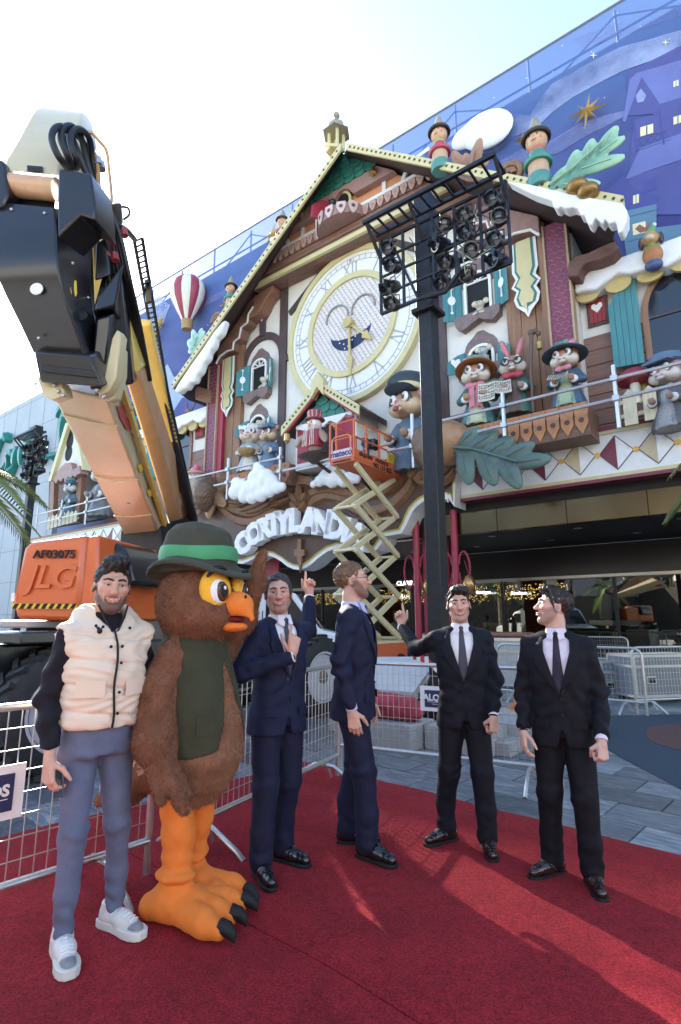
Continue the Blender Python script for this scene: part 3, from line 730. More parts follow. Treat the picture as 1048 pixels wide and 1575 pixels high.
# windows
HEART = [(0, -.1), (.1, .02), (.09, .09), (.045, .1), (0, .06), (-.045, .1), (-.09, .09), (-.1, .02)]
def window(c, z0, w, h, arched, sh, shw, flip, small):
 g_ = -1 if flip else 1
 fr = MB(); pts = [(c - w / 2, z0), (c + w / 2, z0), (c + w / 2, z0 + h - w / 2 * .8)] + [(c + w / 2 * math.cos(R(a)), z0 + h - w / 2 * .8 + w / 2 * .8 * math.sin(R(a))) for a in range(20, 180, 20)] + [(c - w / 2, z0 + h - w / 2 * .8)]
 win = Hp('window', spoly(pts, .04, .05), BLACK, smooth=0)
 t = .09
 inn = [(c + (s - c) * (1 - 2 * t / w), z0 + t + (z - z0) * (1 - 2 * t / h)) for s, z in pts]
 for (p, q, P, Q) in zip(pts, pts[1:] + pts[:1], inn, inn[1:] + inn[:1]): fr.prism([(x, -.12, z) for x, z in (p, q, Q, P)], (0, .08, 0))
 if arched:
  zc = z0 + h - w / 2 * .8
  fr.join(sbar((c - w / 2, zc), (c + w / 2, zc), .1, .05, .05))
  for a in (40, 90, 140): fr.join(sbar((c, zc), (c + w / 2 * math.cos(R(a)), zc + w / 2 * .8 * math.sin(R(a))), .1, .045, .05))
 Hp('window_frame', fr, WHITEP, win, smooth=0)
 hood = [(c - w / 2 - .22, z0 + h - .35), (c - w / 2 - .12, z0 + h - .1)] + [(c + (w / 2 + .12) * math.cos(R(a)), z0 + h - .12 + .5 * math.sin(R(a)) + (.12 if 70 < a < 110 else 0)) for a in range(160, 10, -20)] + [(c + w / 2 + .12, z0 + h - .1), (c + w / 2 + .22, z0 + h - .35)]
 Hp('window_hood', spoly(hood + [(c + w / 2, z0 + h - .45), (c - w / 2, z0 + h - .45)], .035, .03), mat('grey_brown_wood', (.2, .14, .13), .6, var=.3), win, smooth=0)
 sl = [(c - w / 2 - .3, z0 + .05), (c + w / 2 + .3, z0 + .05), (c + w / 2 + .28, z0 - .25), (c + w / 2 + .05, z0 - .42), (c + w / 4, z0 - .32), (c + .1, z0 - .22), (c - w / 4, z0 - .36), (c - w / 2 - .05, z0 - .48), (c - w / 2 - .26, z0 - .3)]
 Hp('window_sill', spoly(sl, .3, .29), mat('grey_brown_wood', (.2, .14, .13), .6), win, smooth=0)
 for side in (-1, 1):
  # shutters stand a little open
  x0 = c + side * (w / 2 + .08); ang = R(28); nb = 3; bw = shw / nb
  hh = h - .15
  for k in range(nb):
   u0, u1 = k * bw + .008, (k + 1) * bw - .008
   def top(u): return z0 + hh - .32 * (u / shw if True else 0) ** 1.5 * (1 if arched or True else 0)
   q = []
   for u, z in ((u0, z0), (u1, z0), (u1, top(u1)), (u0, top(u0))):
    q.append((x0 + side * u * math.cos(ang), -.06 - u * math.sin(ang), z))
   m = MB(); m.prism(q, (side * .02, -.05, 0)); Hp('shutter_board', m, TEAL, win, smooth=0)
  cu = shw / 2; cc = Vector((x0 + side * cu * math.cos(ang), -.06 - cu * math.sin(ang), z0 + hh * .52)); ax = Vector((side * math.cos(ang), -math.sin(ang), 0)); nr = Vector((-side * math.sin(ang), -math.cos(ang), 0))
  nr = Vector((side * .02, -.05, 0)).normalized(); m = MB()
  k_ = 1.3 if small else 1
  if small: m.prism([cc + ax * u * 1.5 + Vector((0, 0, v * 1.6)) + nr * .055 for u, v in HEART], nr * .012)
  else:
   m.disc(cc + nr * .055, .13, nr * .012, 10, (ax, (0, 0, 1)), r2=.17)
   for s2 in (-1, 1):
    m.join(MB().bar(cc + nr * .06 + Vector((0, 0, s2 * .15)), cc + nr * .06 + Vector((0, 0, s2 * .5)), .03, .02)); m.disc(cc + nr * .056 + Vector((0, 0, s2 * .45)), .05, nr * .01, 8, (ax, (0, 0, 1)))
  Hp('shutter_cutout', m, WHITEP, win, smooth=0)
 return win
wa = FP(402, 604, 0); wb = FP(402, 562, 0); wca = XS - 5.1
wd, wh = .95, 1.6
ub = wa[2]
window(wca, ub, wd, wh, True, 0, .62, False, False); window(2 * XS - wca, ub, wd, wh, True, 0, .62, True, False)
wa2 = FP(397, 669, 0); h2 = FP(397, 646, 0)[2] - wa2[2] + .2
window(wca, wa2[2], .9, h2, False, 0, .58, False, True); window(2 * XS - wca, wa2[2], .9, h2, False, 0, .58, True, True)
# pilasters: warm wood, purple scales, crimson return, gold edges
for sx in (-1, 1):
 def S(v): return XS + sx * v
 def q(a, b, z0, z1, d, t):
  l, r = sorted((S(a), S(b))); return spoly([(l, z0), (r, z0), (r, z1), (l, z1)], d, t)
 zt_ = 0
 nb = 3
 for k in range(nb):
  Hp('pilaster_board', q(6.05 + k * .45 + .01, 6.5 + k * .45 - .01, 6.9, rz_(S(6.0 + k * .45)) - .3, .22 + .015 * (k % 2), .22), WOODV, smooth=0)
 pz = rz_(S(7.9)) + .1
 pil = Hp('scale_pilaster', q(7.42, 8.02, 6.4, pz, .45, .6), SCALEP, smooth=0)
 m = MB()
 for row in range(38):
  z = 6.6 + row * .19
  if z > pz - .3: break
  for k in range(3):
   c = S(7.5 + k * .22 + (.11 if row % 2 else 0))
   if abs(c - S(7.72)) > .25: continue
   m.ring((c, -.453, z), .095, .112, (0, -.012, 0), 8, a0=0, a1=180)
 Hp('scale_line', m, LINEP, pil, smooth=0, kind='stuff')
 for e in (7.4, 8.05): Hp('gold_edge', q(e - .03, e + .03, 6.4, pz, .5, .3), mat('dull_gold', (.42, .31, .18), .5), pil, smooth=0)
 Hp('crimson_return', q(7.02 if sx < 0 else 7.2, 7.37, 6.4, pz + .2, .4, .4), CRIM if sx < 0 else WOODV, pil, smooth=0)
 # hanging gold banner
 bz0 = FP(817, 487, .4)[2]; bt = rz_(S(6.78)) - 1.0; c = 6.78
 half = [(.38, bt), (.4, bz0 + 1.6), (.3, bz0 + 1.35), (.45, bz0 + 1.12), (.3, bz0 + .95), (.4, bz0 + .7), (.33, bz0 + .45), (.1, bz0 + .2), (0, bz0)]
 o = None
 for nm, ins_, dd, mm in (('banner', 0, .42, WHITEP), ('banner_green', .09, .44, mat('banner_green', (.05, .2, .16), .5)), ('banner_gold', .16, .46, GOLDL)):
  pr = [(max(0, u - ins_), z + (ins_ * 1.6 if u < .2 else 0)) for u, z in half]
  oo = Hp(nm, spoly([(S(c) + u, z) for u, z in pr] + [(S(c) - u, z) for u, z in pr[::-1] if u > 0], dd, .04), mm, o, smooth=0)
  if o is None: o = oo
 # stepped scroll moulding above the banner
 pr = [(4.9, rz_(S(4.9)) - .2), (5.0, rz_(S(5.0)) - .7), (5.3, rz_(S(5.0)) - .95), (5.35, rz_(S(5.0)) - 1.35), (5.75, rz_(S(5.0)) - 1.45), (5.85, bt + .6), (6.2, bt + .5), (6.25, bt + .15), (6.6, bt + .2), (7.1, bt + .1), (7.35, bt - .2), (7.35, rz_(S(7.35)) - .05)]
 Hp('scroll_moulding', spoly([(S(u), z) for u, z in pr], .62, .5), MAUVE if sx > 0 else WOODH, bev=.03)
 m = MB(); pts = [(S(u), -.64, z) for u, z in pr[1:-1]]; m.tube(pts, .045, 6); Hp('white_edge', m, WHITEP)
# boards below the windows, behind the figures
for k in range(3):
 z = 5.4 + k * .48
 Hp('base_plank', spoly([(-5.4, z + .012), (6.5, z + .012), (6.5, z + .468), (-5.4, z + .468)], .3 + .012 * (k % 2), .3), wood('grey_brown_plank', (.13, .085, .075), (.4, 6, 6)), smooth=0)
# ------------------------------------------------------------------ ridge lantern
c0 = (APX + .45, -1.5, APZ + .0)
ln = Th('ridge_lantern', 'small grey roofed lantern turret with a ball finial on the roof peak', 'roof lantern', c0, 'F')
GREYB = mat('weathered_gold', (.3, .26, .18), .5, var=.2)
m = MB()
for sx in (-1, 1):
 for sy in (-1, 1):
  q = MB(); q.box((c0[0] + sx * .3, c0[1] + sy * .3, APZ + .5), (.14, .14, 1.3)); ln.p('lantern_post', q, GOLDL, smooth=0)
m = MB(); m.lathe([(.85, 1.25), (.8, 1.33), (.5, 1.5), (.48, 1.6), (.52, 1.75), (.4, 2.0), (.2, 2.15), (.1, 2.3), (.08, 2.45)], (c0[0], c0[1], APZ - .25), 6); ln.p('lantern_roof', m, GREYB, smooth=30)
m = MB(); m.sph((c0[0], c0[1], APZ + 2.32), .2); ln.p('finial', m, GREYB)
m = MB(); m.box((c0[0], c0[1] - .25, APZ - .08), (1.2, .5, .16), Matrix.Rotation(R(33), 3, 'Y')); m.box((c0[0] - .25, c0[1] - .28, APZ - .2), (.5, .4, .16), Matrix.Rotation(R(-40), 3, 'Y')); ln.p('ridge_cap', m, GOLDL, smooth=0); ln.o.scale = (.66, .66, .66); ln.o.location.z -= .5

# ================================================================== the giant clock dial
CKZ, CKR = 12.7, 3.2
ck = Th('giant_clock', 'giant round clock dial with roman numerals and a smiling face', 'clock', (XS, 0, CKZ), 'F')
m = MB(); m.disc((XS, -.2, CKZ), CKR - .05, (0, .19, 0), 72); ck.p('dial', m, WHITEP, smooth=30)
m = MB(); m.ring((XS, -.28, CKZ), CKR - .22, CKR, (0, .2, 0), 72); ck.p('outer_rim', m, GOLDL, smooth=30)
m = MB(); m.ring((XS, -.3, CKZ), 1.88, 2.12, (0, .15, 0), 64); ck.p('inner_rim', m, GOLDL, smooth=30)
INK = mat('grey_ink', (.4, .41, .45), .6)
m = MB(); m.ring((XS, -.205, CKZ), 2.62, 2.645, (0, -.008, 0), 64); m.ring((XS, -.205, CKZ), 2.82, 2.835, (0, -.008, 0), 64)
for k in range(60):
 a = R(k * 6 + 3); d = Vector((math.sin(a), 0, math.cos(a))); c = Vector((XS, -.21, CKZ)); m.bar(c + d * 2.64, c + d * 2.83, .022, .012, up=(0, 1, 0))
for k in range(4):
 a = R(k * 90); m.disc((XS + 2.74 * math.sin(a), -.205, CKZ + 2.74 * math.cos(a)), .07, (0, -.01, 0), 10)
ck.p('minute_track', m, mat('pale_ink', (.4, .41, .44), .6), smooth=0, kind='stuff')
for k, t in enumerate(('XII', 'I', 'II', 'III', 'IV', 'V', 'VI', 'VII', 'VIII', 'IX', 'X', 'XI')):
 a = R(30 * k); q = MB(); hh = .5; ch = []; x = 0            # each numeral is cut from bars with serifs
 for cchar in t: ch.append((cchar, x)); x += {'I': .17, 'V': .36, 'X': .38}[cchar]
 W_ = x
 def st(p, r, w): q.join(sbar((p[0], p[1]), (r[0], r[1]), .022, w, .018))
 for cchar, x0 in ch:
  x0 -= W_ / 2
  if cchar == 'I': st((x0 + .085, -hh / 2), (x0 + .085, hh / 2), .045); st((x0 + .02, hh / 2), (x0 + .15, hh / 2), .018); st((x0 + .02, -hh / 2), (x0 + .15, -hh / 2), .018)
  if cchar == 'V': st((x0 + .04, hh / 2), (x0 + .18, -hh / 2), .048); st((x0 + .18, -hh / 2), (x0 + .31, hh / 2), .025); st((x0, hh / 2), (x0 + .12, hh / 2), .018); st((x0 + .25, hh / 2), (x0 + .37, hh / 2), .018)
  if cchar == 'X': st((x0 + .04, hh / 2), (x0 + .32, -hh / 2), .048); st((x0 + .04, -hh / 2), (x0 + .32, hh / 2), .025); [st((x0 + u, v), (x0 + u + .12, v), .018) for u in (-.01, .25) for v in (-hh / 2, hh / 2)]
 M = Matrix.Translation((XS + 2.36 * math.sin(a), -.2, CKZ + 2.36 * math.cos(a))) @ Matrix.Rotation(a, 4, 'Y')
 ck.p('numeral', q.xf(M), INK, smooth=0)
# diagonal lattice of the inner disc
LAT = mat('lattice_line', (.56, .45, .4), .6); m = MB()
m.disc((XS, -.215, CKZ), 1.9, (0, .02, 0), 64); ck.p('inner_disc', m, mat('pale_lattice_panel', (.72, .68, .66), .6, var=.05), smooth=30)
m = MB()
for k in range(-11, 12):
 o_ = k * .165; L2 = math.sqrt(max(0, 1.86 ** 2 - o_ ** 2));
 u = Vector((.5, 0, -.866)); v = Vector((.866, 0, .5)); c = Vector((XS, -.225, CKZ)) + v * o_
 m.bar(c - u * L2, c + u * L2, .022, .02, up=(0, 1, 0)); nn = int(L2 * 2 / .16)
 for j in range(nn):
  e = c + u * (-L2 + (j + .5) * .16); m.bar(e, e + Vector((.09, 0, -.02)), .018, .016, up=(0, 1, 0))
ck.p('lattice', m, LAT, smooth=0, kind='stuff')
for sx in (-1, 1):
 m = MB(); m.ring((XS + sx * .62, -.24, CKZ + .45), .5, .56, (0, -.04, 0), 20, a0=-10, a1=190); ck.p('eyebrow_arch', m, mat('eyebrow_grey', (.3, .27, .26), .7), smooth=0)  # plain grey raised arches over the eyes
pts = [(XS + .95 * math.cos(R(a)), CKZ - .28 + .12 * 0 - .78 * math.sin(R(a))) for a in range(0, 181, 12)] + [(XS + .95 * math.cos(R(180 - a)), CKZ - .28 - .28 * math.sin(R(a))) for a in range(15, 180, 15)]
ck.p('smiling_mouth', spoly(pts, .245, .03), mat('night_blue', (.012, .018, .07), .5), smooth=0)
m = MB()
for u, v in ((-.5, -.65), (-.3, -.75), (-.1, -.9), (-.55, -.5), (.1, -.7), (.25, -.6), (-.25, -.95)): m.disc((XS + u, -.247, CKZ + v), .035, (0, -.008, 0), 6)
ck.p('mouth_star', m, WHITEP, smooth=0)
def hand(a, l, w):
 a = R(a); d = Vector((math.sin(a), 0, math.cos(a))); n = Vector((d.z, 0, -d.x)); c = Vector((XS, -.36, CKZ)); m = MB()
 m.prism([c - d * .3 - n * .04, c + d * l * .62 - n * .05, c + d * l * .68 - n * w, c + d * l - n * .0, c + d * l * .68 + n * w, c + d * l * .62 + n * .05, c - d * .3 + n * .04], (0, .06, 0)); return m
ck.p('minute_hand', hand(178, 2.2, .13), GOLD, smooth=0)
ck.p('hour_hand', hand(134, 1.5, .17), GOLD, smooth=0)
m = MB(); m.disc((XS, -.45, CKZ), .2, (0, .2, 0), 20); ck.p('hub', m, GOLD)
# ================================================================== the store behind: wrapped in a printed net
def net_mat():
 m = bpy.data.materials.new('printed_net'); m.use_nodes = True
 N = m.node_tree.nodes; L = m.node_tree.links; B = N['Principled BSDF']
 tc = N.new('ShaderNodeTexCoord'); sx = N.new('ShaderNodeSeparateXYZ'); L.new(tc.outputs['Object'], sx.inputs[0])
 mr = N.new('ShaderNodeMapRange'); mr.inputs[1].default_value = 6; mr.inputs[2].default_value = 23.5; L.new(sx.outputs[2], mr.inputs[0])
 no = N.new('ShaderNodeTexNoise'); no.inputs['Scale'].default_value = .22; no.inputs['Detail'].default_value = 5; no.inputs['Distortion'].default_value = 1.2
 mp = N.new('ShaderNodeMapping'); mp.inputs['Scale'].default_value = (.6, 1, 1.6); mp.inputs['Rotation'].default_value = (0, R(20), 0); L.new(tc.outputs['Object'], mp.inputs[0]); L.new(mp.outputs[0], no.inputs['Vector'])
 ad = N.new('ShaderNodeMath'); ad.operation = 'MULTIPLY_ADD'; ad.inputs[1].default_value = .45; L.new(no.outputs[0], ad.inputs[0]); L.new(mr.outputs[0], ad.inputs[2])
 cr = N.new('ShaderNodeValToRGB'); e = cr.color_ramp.elements
 e[0].position = .2; e[0].color = (.1, .17, .3, 1); e[1].position = 1.25 if False else 1.0; e[1].color = (.08, .14, .36, 1)
 for p, c in ((.5, (.06, .07, .25)), (.75, (.033, .036, .17)), (.9, (.075, .1, .3))):
  x = e.new(p); x.color = (*c, 1)
 L.new(ad.outputs[0], cr.inputs[0]); L.new(cr.outputs[0], B.inputs['Base Color']); B.inputs['Roughness'].default_value = .65
 # woven net: lets a little light through
 t = N.new('ShaderNodeBsdfTransparent'); mx = N.new('ShaderNodeMixShader'); zr = N.new('ShaderNodeMapRange'); zr.inputs[1].default_value = 17.0; zr.inputs[2].default_value = 17.6; zr.inputs[3].default_value = .92; zr.inputs[4].default_value = .78; L.new(sx.outputs[2], zr.inputs[0]); L.new(zr.outputs[0], mx.inputs[0])
 L.new(t.outputs[0], mx.inputs[1]); L.new(B.outputs[0], mx.inputs[2]); L.new(mx.outputs[0], N['Material Output'].inputs[0])
 B.inputs['Subsurface Weight'].default_value = 0
 MATS['net'] = m; return m
def print_mat(name, rgb, a=.8, var=.2):
 m = mat(name, rgb, .65, var=var, scale=.5, bump=0); N = m.node_tree.nodes; L = m.node_tree.links
 t = N.new('ShaderNodeBsdfTransparent'); mx = N.new('ShaderNodeMixShader'); mx.inputs[0].default_value = a
 if 'cloud' in name:
  nz = next(q for q in N if q.type == 'TEX_NOISE'); nz.inputs['Scale'].default_value = .35; rr_ = N.new('ShaderNodeMapRange'); rr_.inputs[1].default_value = .38; rr_.inputs[2].default_value = .66; rr_.inputs[4].default_value = a; L.new(nz.outputs[0], rr_.inputs[0]); L.new(rr_.outputs[0], mx.inputs[0])
 L.new(t.outputs[0], mx.inputs[1]); L.new(N['Principled BSDF'].outputs[0], mx.inputs[2]); L.new(mx.outputs[0], N['Material Output'].inputs[0]); return m
NET = net_mat(); NZ = 23.45
store = Th('department_store', 'tall department store wrapped in a blue printed night sky net', 'building', (0, 5, 0), 'F')
Sp = store.p
CONC = mat('store_wall', (.3, .31, .33), .8, var=.1, scale=.6)
m = MB(); m.box((-1, 12.6, 13.5), (64, 18, 16)); Sp('wall', m, CONC, smooth=0)
m = MB(); m.box((-1, 12.6, 21.95), (64.3, 18.3, .9)); Sp('parapet', m, mat('parapet_stone', (.22, .23, .26), .8), smooth=0)
rows = []
for i in range(81):
 s = -28.2 + 59.4 * i / 80; rows.append([(s, 3.0 + .015 * math.sin(i * .9 + j) * (1 if 0 < j < 12 else .2), 5 + (NZ - 5) * j / 12) for j in range(13)])
m = MB(); m.grid(rows); m.grid([[(s_, 3.0, z_) for z_ in (14.95 + 5, NZ)] for s_ in (-33, -28.2)]); net = Sp('printed_net', m, NET, smooth=180)  # short strip past the left end is added, hidden by the boom, blocking sun
POLE = mat('scaffold_pole', (.3, .34, .42), .4, .6)
for k in range(19):
 s = -28.2 + k * 3.2; m = MB(); m.tube([(s, 3.3, 20.5), (s, 3.3, NZ + .12 + .1 * (k % 3))], .045, 6); Sp('scaffold_pole', m, POLE)
 if k < 18:
  m = MB(); m.tube([(s, 3.25, 21.4), (s + 3.2, 3.25, 23.3)] if k % 2 else [(s, 3.25, 23.3), (s + 3.2, 3.25, 21.4)], .035, 6); Sp('scaffold_brace', m, POLE)
for z in (21.6, 22.5, NZ):
 m = MB(); m.tube([(-33, 3.25 if z < NZ else 2.97, z), (31.2, 3.25 if z < NZ else 2.97, z)], .045, 6); Sp('scaffold_ledger', m, POLE if z < NZ else mat('edge_tube', (.25, .26, .3), .5, .3))
PD = -2.97
def pr(name, pts, m, dd=0.0, par=None):
 dd *= .4
 q = MB(); q.prism([FP(x, y, PD + dd) for x, y in pts], (0, .004, 0)); return Sp(name, q, m, par or net, smooth=0)
P1 = print_mat('print_pale_cloud', (.36, .42, .66), .75); P2 = print_mat('print_mid_cloud', (.22, .25, .5), .65); P3 = print_mat('print_house', (.09, .095, .29), .85); P4 = print_mat('print_house_dark', (.07, .075, .27), .9)
P5 = print_mat('print_house_light', (.16, .18, .44), .85); PW = print_mat('print_window_glow', (.75, .68, .4), 1, .15); PT = print_mat('print_teal_house', (.13, .24, .33), .85); PM = print_mat('print_mountain', (.4, .5, .72), .85)
pr('painted_cloud', [(680, 225), (712, 205), (740, 210), (770, 195), (795, 175), (815, 178), (832, 150), (850, 128), (880, 112), (915, 92), (955, 72), (1000, 60), (1060, 42), (1060, 70), (1005, 92), (960, 108), (920, 128), (880, 150), (850, 172), (826, 196), (790, 210), (765, 232), (730, 240)], P1)
pr('painted_cloud', [(765, 250), (800, 230), (850, 215), (890, 190), (940, 175), (985, 165), (940, 190), (900, 210), (860, 235), (820, 245), (790, 262)], P2)
pr('painted_cloud', [(880, 60), (930, 40), (990, 20), (1048, 5), (1048, 25), (1000, 40), (950, 55), (900, 75)], P2)
for pts in ([(964, 112), (1048, 70), (1048, 205), (1005, 175), (967, 178)],): pr('painted_house', pts, P3, .005)
pr('painted_house', [(975, 185), (1048, 165), (1048, 330), (990, 330), (965, 290)], P3, .006)
pr('painted_roof', [(969, 122), (980, 112), (1015, 102), (1048, 92), (1048, 150), (1015, 160), (987, 118), (962, 188), (958, 186)], P5, .012)
pr('painted_roof', [(962, 276), (985, 228), (1048, 205), (1048, 245), (1030, 252)], P5, .012)
pr('painted_roof', [(925, 300), (960, 270), (975, 290), (1018, 305), (1012, 313), (960, 325), (945, 318)], P4, .014)
pr('painted_wall', [(955, 322), (1010, 312), (1010, 350), (1048, 345), (1048, 405), (965, 405)], PT, .011)
m_ = [(978, 147), (986, 136), (994, 146), (990, 156), (981, 158)]; pr('painted_clock', m_, P1, .02)
for x, y, w, h in ((985, 196, 20, 14), (1036, 180, 14, 12), (1036, 125, 8, 9), (974, 301, 9, 13)):
 o = pr('painted_window', [(x, y), (x + w, y - w * .3), (x + w, y + h - w * .3), (x, y + h)], PW, .03)
 pr('painted_glazing_bar', [(x + w * .45, y - w * .1), (x + w * .55, y - w * .15), (x + w * .55, y + h - w * .15), (x + w * .45, y + h - w * .1)], P4, .045)
pr('painted_window', [(988, 280), (1010, 272), (1010, 290), (988, 298)], P4, .03)
for k in range(4):
 x = 978 + k * 11
 for p, q in (((x, 226 - k * 3.4), (x + 11, 213 - k * 3.4)), ((x, 213 - k * 3.4), (x + 11, 224 - k * 3.4))): pr('painted_timber', [p, (p[0] + 2, p[1]), (q[0] + 2, q[1]), q], P4, .035)
for p, q in (((975, 215), (1025, 200)), ((978, 232), (1030, 214)), ((973, 178), (978, 232)), ((1012, 168), (1020, 222)), ((985, 266), (1040, 248)), ((960, 335), (1010, 322)), ((962, 372), (1012, 360))): pr('painted_timber', [p, (p[0] + 3, p[1]), (q[0] + 3, q[1]), q], P4, .03)
pr('painted_character_window', [(973, 345), (993, 340), (994, 357), (974, 362)], PW, .035); pr('painted_fox', [(977, 352), (984, 345), (992, 350), (1001, 340), (996, 355), (985, 358)], print_mat('print_russet', (.3, .1, .07), 1), .05)
# left: mountains and village of the print
pr('painted_mountain', [(240, 590), (250, 568), (258, 560), (268, 580), (278, 575), (295, 600), (320, 640), (320, 680), (230, 690)], PM)
pr('painted_mountain', [(262, 640), (280, 612), (300, 608), (318, 625), (318, 668), (262, 668)], P3, .02)
pr('painted_cloud', [(225, 470), (245, 455), (262, 470), (250, 500), (232, 505)], P1); pr('painted_cloud', [(300, 468), (335, 450), (370, 440), (340, 458), (310, 475)], P2)
for x, y in ((236, 540), (300, 545), (320, 500), (370, 470), (350, 500), (950, 330), (770, 260), (700, 200), (910, 80), (950, 20), (985, 40), (865, 70), (895, 175), (930, 150), (1030, 60), (810, 120), (760, 150), (850, 110), (255, 470), (262, 575), (340, 470), (390, 420)):
 r_ = random.uniform(.8, 1.6); pr('painted_star', [(x + r_ * math.cos(R(a)) * (1 if k % 2 else .35), y + r_ * math.sin(R(a)) * (1 if k % 2 else .35)) for k, a in enumerate(range(0, 360, 45))], WHITEP, .05)
for x, y in ((913, 85), (1024, 65)): pr('painted_star', [(x + 6 * math.cos(R(a)) * (1 if k % 2 == 0 else .22), y + 6 * math.sin(R(a)) * (1 if k % 2 == 0 else .22)) for k, a in enumerate(range(0, 360, 45))], PW, .05)
# raised gilded stars
def gstar(x, y, r, label, d=-2.7):
 c = FP(x, y, d); m = MB(); n = 16; o = []
 for k in range(n):
  rr = r * (1 if k % 4 == 0 else .75 if k % 2 == 0 else .22); o.append((c[0] + rr * math.sin(2 * math.pi * k / n + .2), c[1], c[2] + rr * math.cos(2 * math.pi * k / n + .2)))
 m.add(o + [(c[0], c[1] - .16, c[2]), (c[0], c[1] + .1, c[2])], [(k, (k + 1) % n, n) for k in range(n)] + [((k + 1) % n, k, n + 1) for k in range(n)])
 m.tube([c, (c[0], c[1] + .3, c[2])], .05, 6)
 one('gilded_star', label, 'star ornament', m, mat('gilt', (.55, .38, .13), .4, .3), c, 'F', 'gilded stars fixed on the blue net', smooth=0)
gstar(903, 171, .72, 'largest gilded star, on the blue net at the upper right')
gstar(804, 215, .3, 'tiny silvery star on the net beside the right wooden doll')
gstar(245, 498, .75, 'gilded star on the net left of the hot air balloon'); gstar(420, 362, .7, 'gilded star above the left roof slope near the grey hatted doll', -1.6); gstar(348, 468, .55, 'small gilded star peeping over the left roof edge below the others', -1.6)
gstar(238, 517, .6, 'gilded star lowest on the net beside the yellow boom')
# puffy white cloud
m = MB(); M = Matrix.Rotation(R(25), 4, 'Y'); c = FP(748, 200, -2.6); m.sph(c, (1.15, .25, .85), 20, 10, M); c2 = FP(722, 208, -2.6); m.sph(c2, (.8, .22, .55), 16, 8)
one('puffy_cloud', 'white puffy cloud panel on the net beside the left wooden doll', 'cloud ornament', m, SNOW, c, 'F')
# ================================================================== pale grey wing of the store with its green script sign
gw_ = Th('store_wing', 'windowless pale grey store wing carrying the green script sign', 'building', (-50, 3, 0), 'F')
m = MB(); m.box((-59, 13, 9.95), (60, 20, 20)); gw_.p('wall', m, mat('pale_grey_cladding', (.36, .39, .42), .6, var=.08, scale=.4, bump=.05, dirt=.15, dirtcol=(.25, .26, .28)), smooth=0)
jm = MB()
for k in range(24): jm.box((-88.5 + k * 2.55, 2.998, 10), (.05, .01, 19.8))
for k in range(8): jm.box((-59, 2.998, 2 + k * 2.5), (59.9, .01, .04))
gw_.p('panel_joint', jm, mat('panel_joint', (.2, .21, .22), .8), smooth=0, kind='stuff')
sign = Th('store_sign', 'big green script letters on the pale grey store wall', 'sign', (-36, 3, 14), 'F')
SG = mat('sign_green', (.02, .2, .17), .4)
def script(ch, c, sc_):
 S_ = {'E': [[(.9, 1.0), (.6, 1.15), (.3, .95), (.35, .7), (.6, .6), (.3, .5), (.1, .25), (.35, 0), (.7, .05), (.95, .3)]],
  'l': [[(0, .2), (.3, .7), (.4, 1.1), (.28, 1.2), (.15, .9), (.12, .3), (.25, .02), (.45, .2)]],
  'C': [[(.95, .95), (.8, 1.15), (.5, 1.1), (.18, .75), (.1, .35), (.35, .0), (.7, .08), (.95, .35)]],
  'o': [[(.45, .55), (.2, .5), (.08, .25), (.25, 0), (.5, .15), (.55, .4), (.4, .58), (.6, .55)]],
  'r': [[(0, .2), (.2, .6), (.25, .45), (.45, .5), (.4, .1), (.6, .1)]],
  't': [[(.3, 1.0), (.15, .3), (.3, 0), (.5, .2)], [(0, .65), (.55, .68)]],
  'e': [[(.05, .25), (.4, .35), (.4, .55), (.2, .55), (.08, .25), (.25, 0), (.55, .15)]],
  'I': [[(.6, 1.15), (.4, .6), (.3, .1), (0, .05)], [(.1, 1.0), (.5, 1.18), (.9, 1.15)]],
  'n': [[(0, .5), (.12, .5), (.08, .0), (.2, .4), (.4, .55), (.42, .1), (.6, .1)]],
  'g': [[(.45, .5), (.2, .55), (.08, .3), (.25, .1), (.45, .4), (.4, -.3), (.15, -.5), (.0, -.35), (.6, .1)]],
  's': [[(0, .15), (.3, .6), (.4, .3), (.3, 0), (.05, .05)]]}[ch]
 m = MB()
 for st_ in S_:
  P = [Vector((c[0] + x * sc_, c[1], c[2] + y * sc_)) for x, y in st_]; sm = []
  for i in range(len(P) - 1):
   a, b = P[max(i - 1, 0)], P[i]; d_, e_ = P[i + 1], P[min(i + 2, len(P) - 1)]
   for k in range(5):
    t = k / 5; sm.append(.5 * ((2 * b) + (-a + d_) * t + (2 * a - 5 * b + 4 * d_ - e_) * t * t + (-a + 3 * b - 3 * d_ + e_) * t ** 3))
  sm.append(P[-1])
  m.tube(sm, [.17 * sc_ * .62 * (.75 + .35 * math.sin(i * .5)) for i in range(len(sm))], 6)
 m.v = [(x, c[1] + (y - c[1]) * 1.6, z) for x, y, z in m.v]
 return m
x0 = -48.5
for ch, w in (('E', 3.3), ('l', 1.7), (' ', 1.4), ('C', 3.2), ('o', 1.9), ('r', 1.9), ('t', 1.6), ('e', 1.9), (' ', 1.3), ('I', 2.9), ('n', 2), ('g', 2), ('l', 1.6), ('e', 1.8), ('s', 1.6)):
 if ch == 'E': x0 = -47.2
 if ch != ' ': sign.p('letter', script(ch, (x0, 2.75, 13.55), 3.2), SG)
 x0 += w * .98
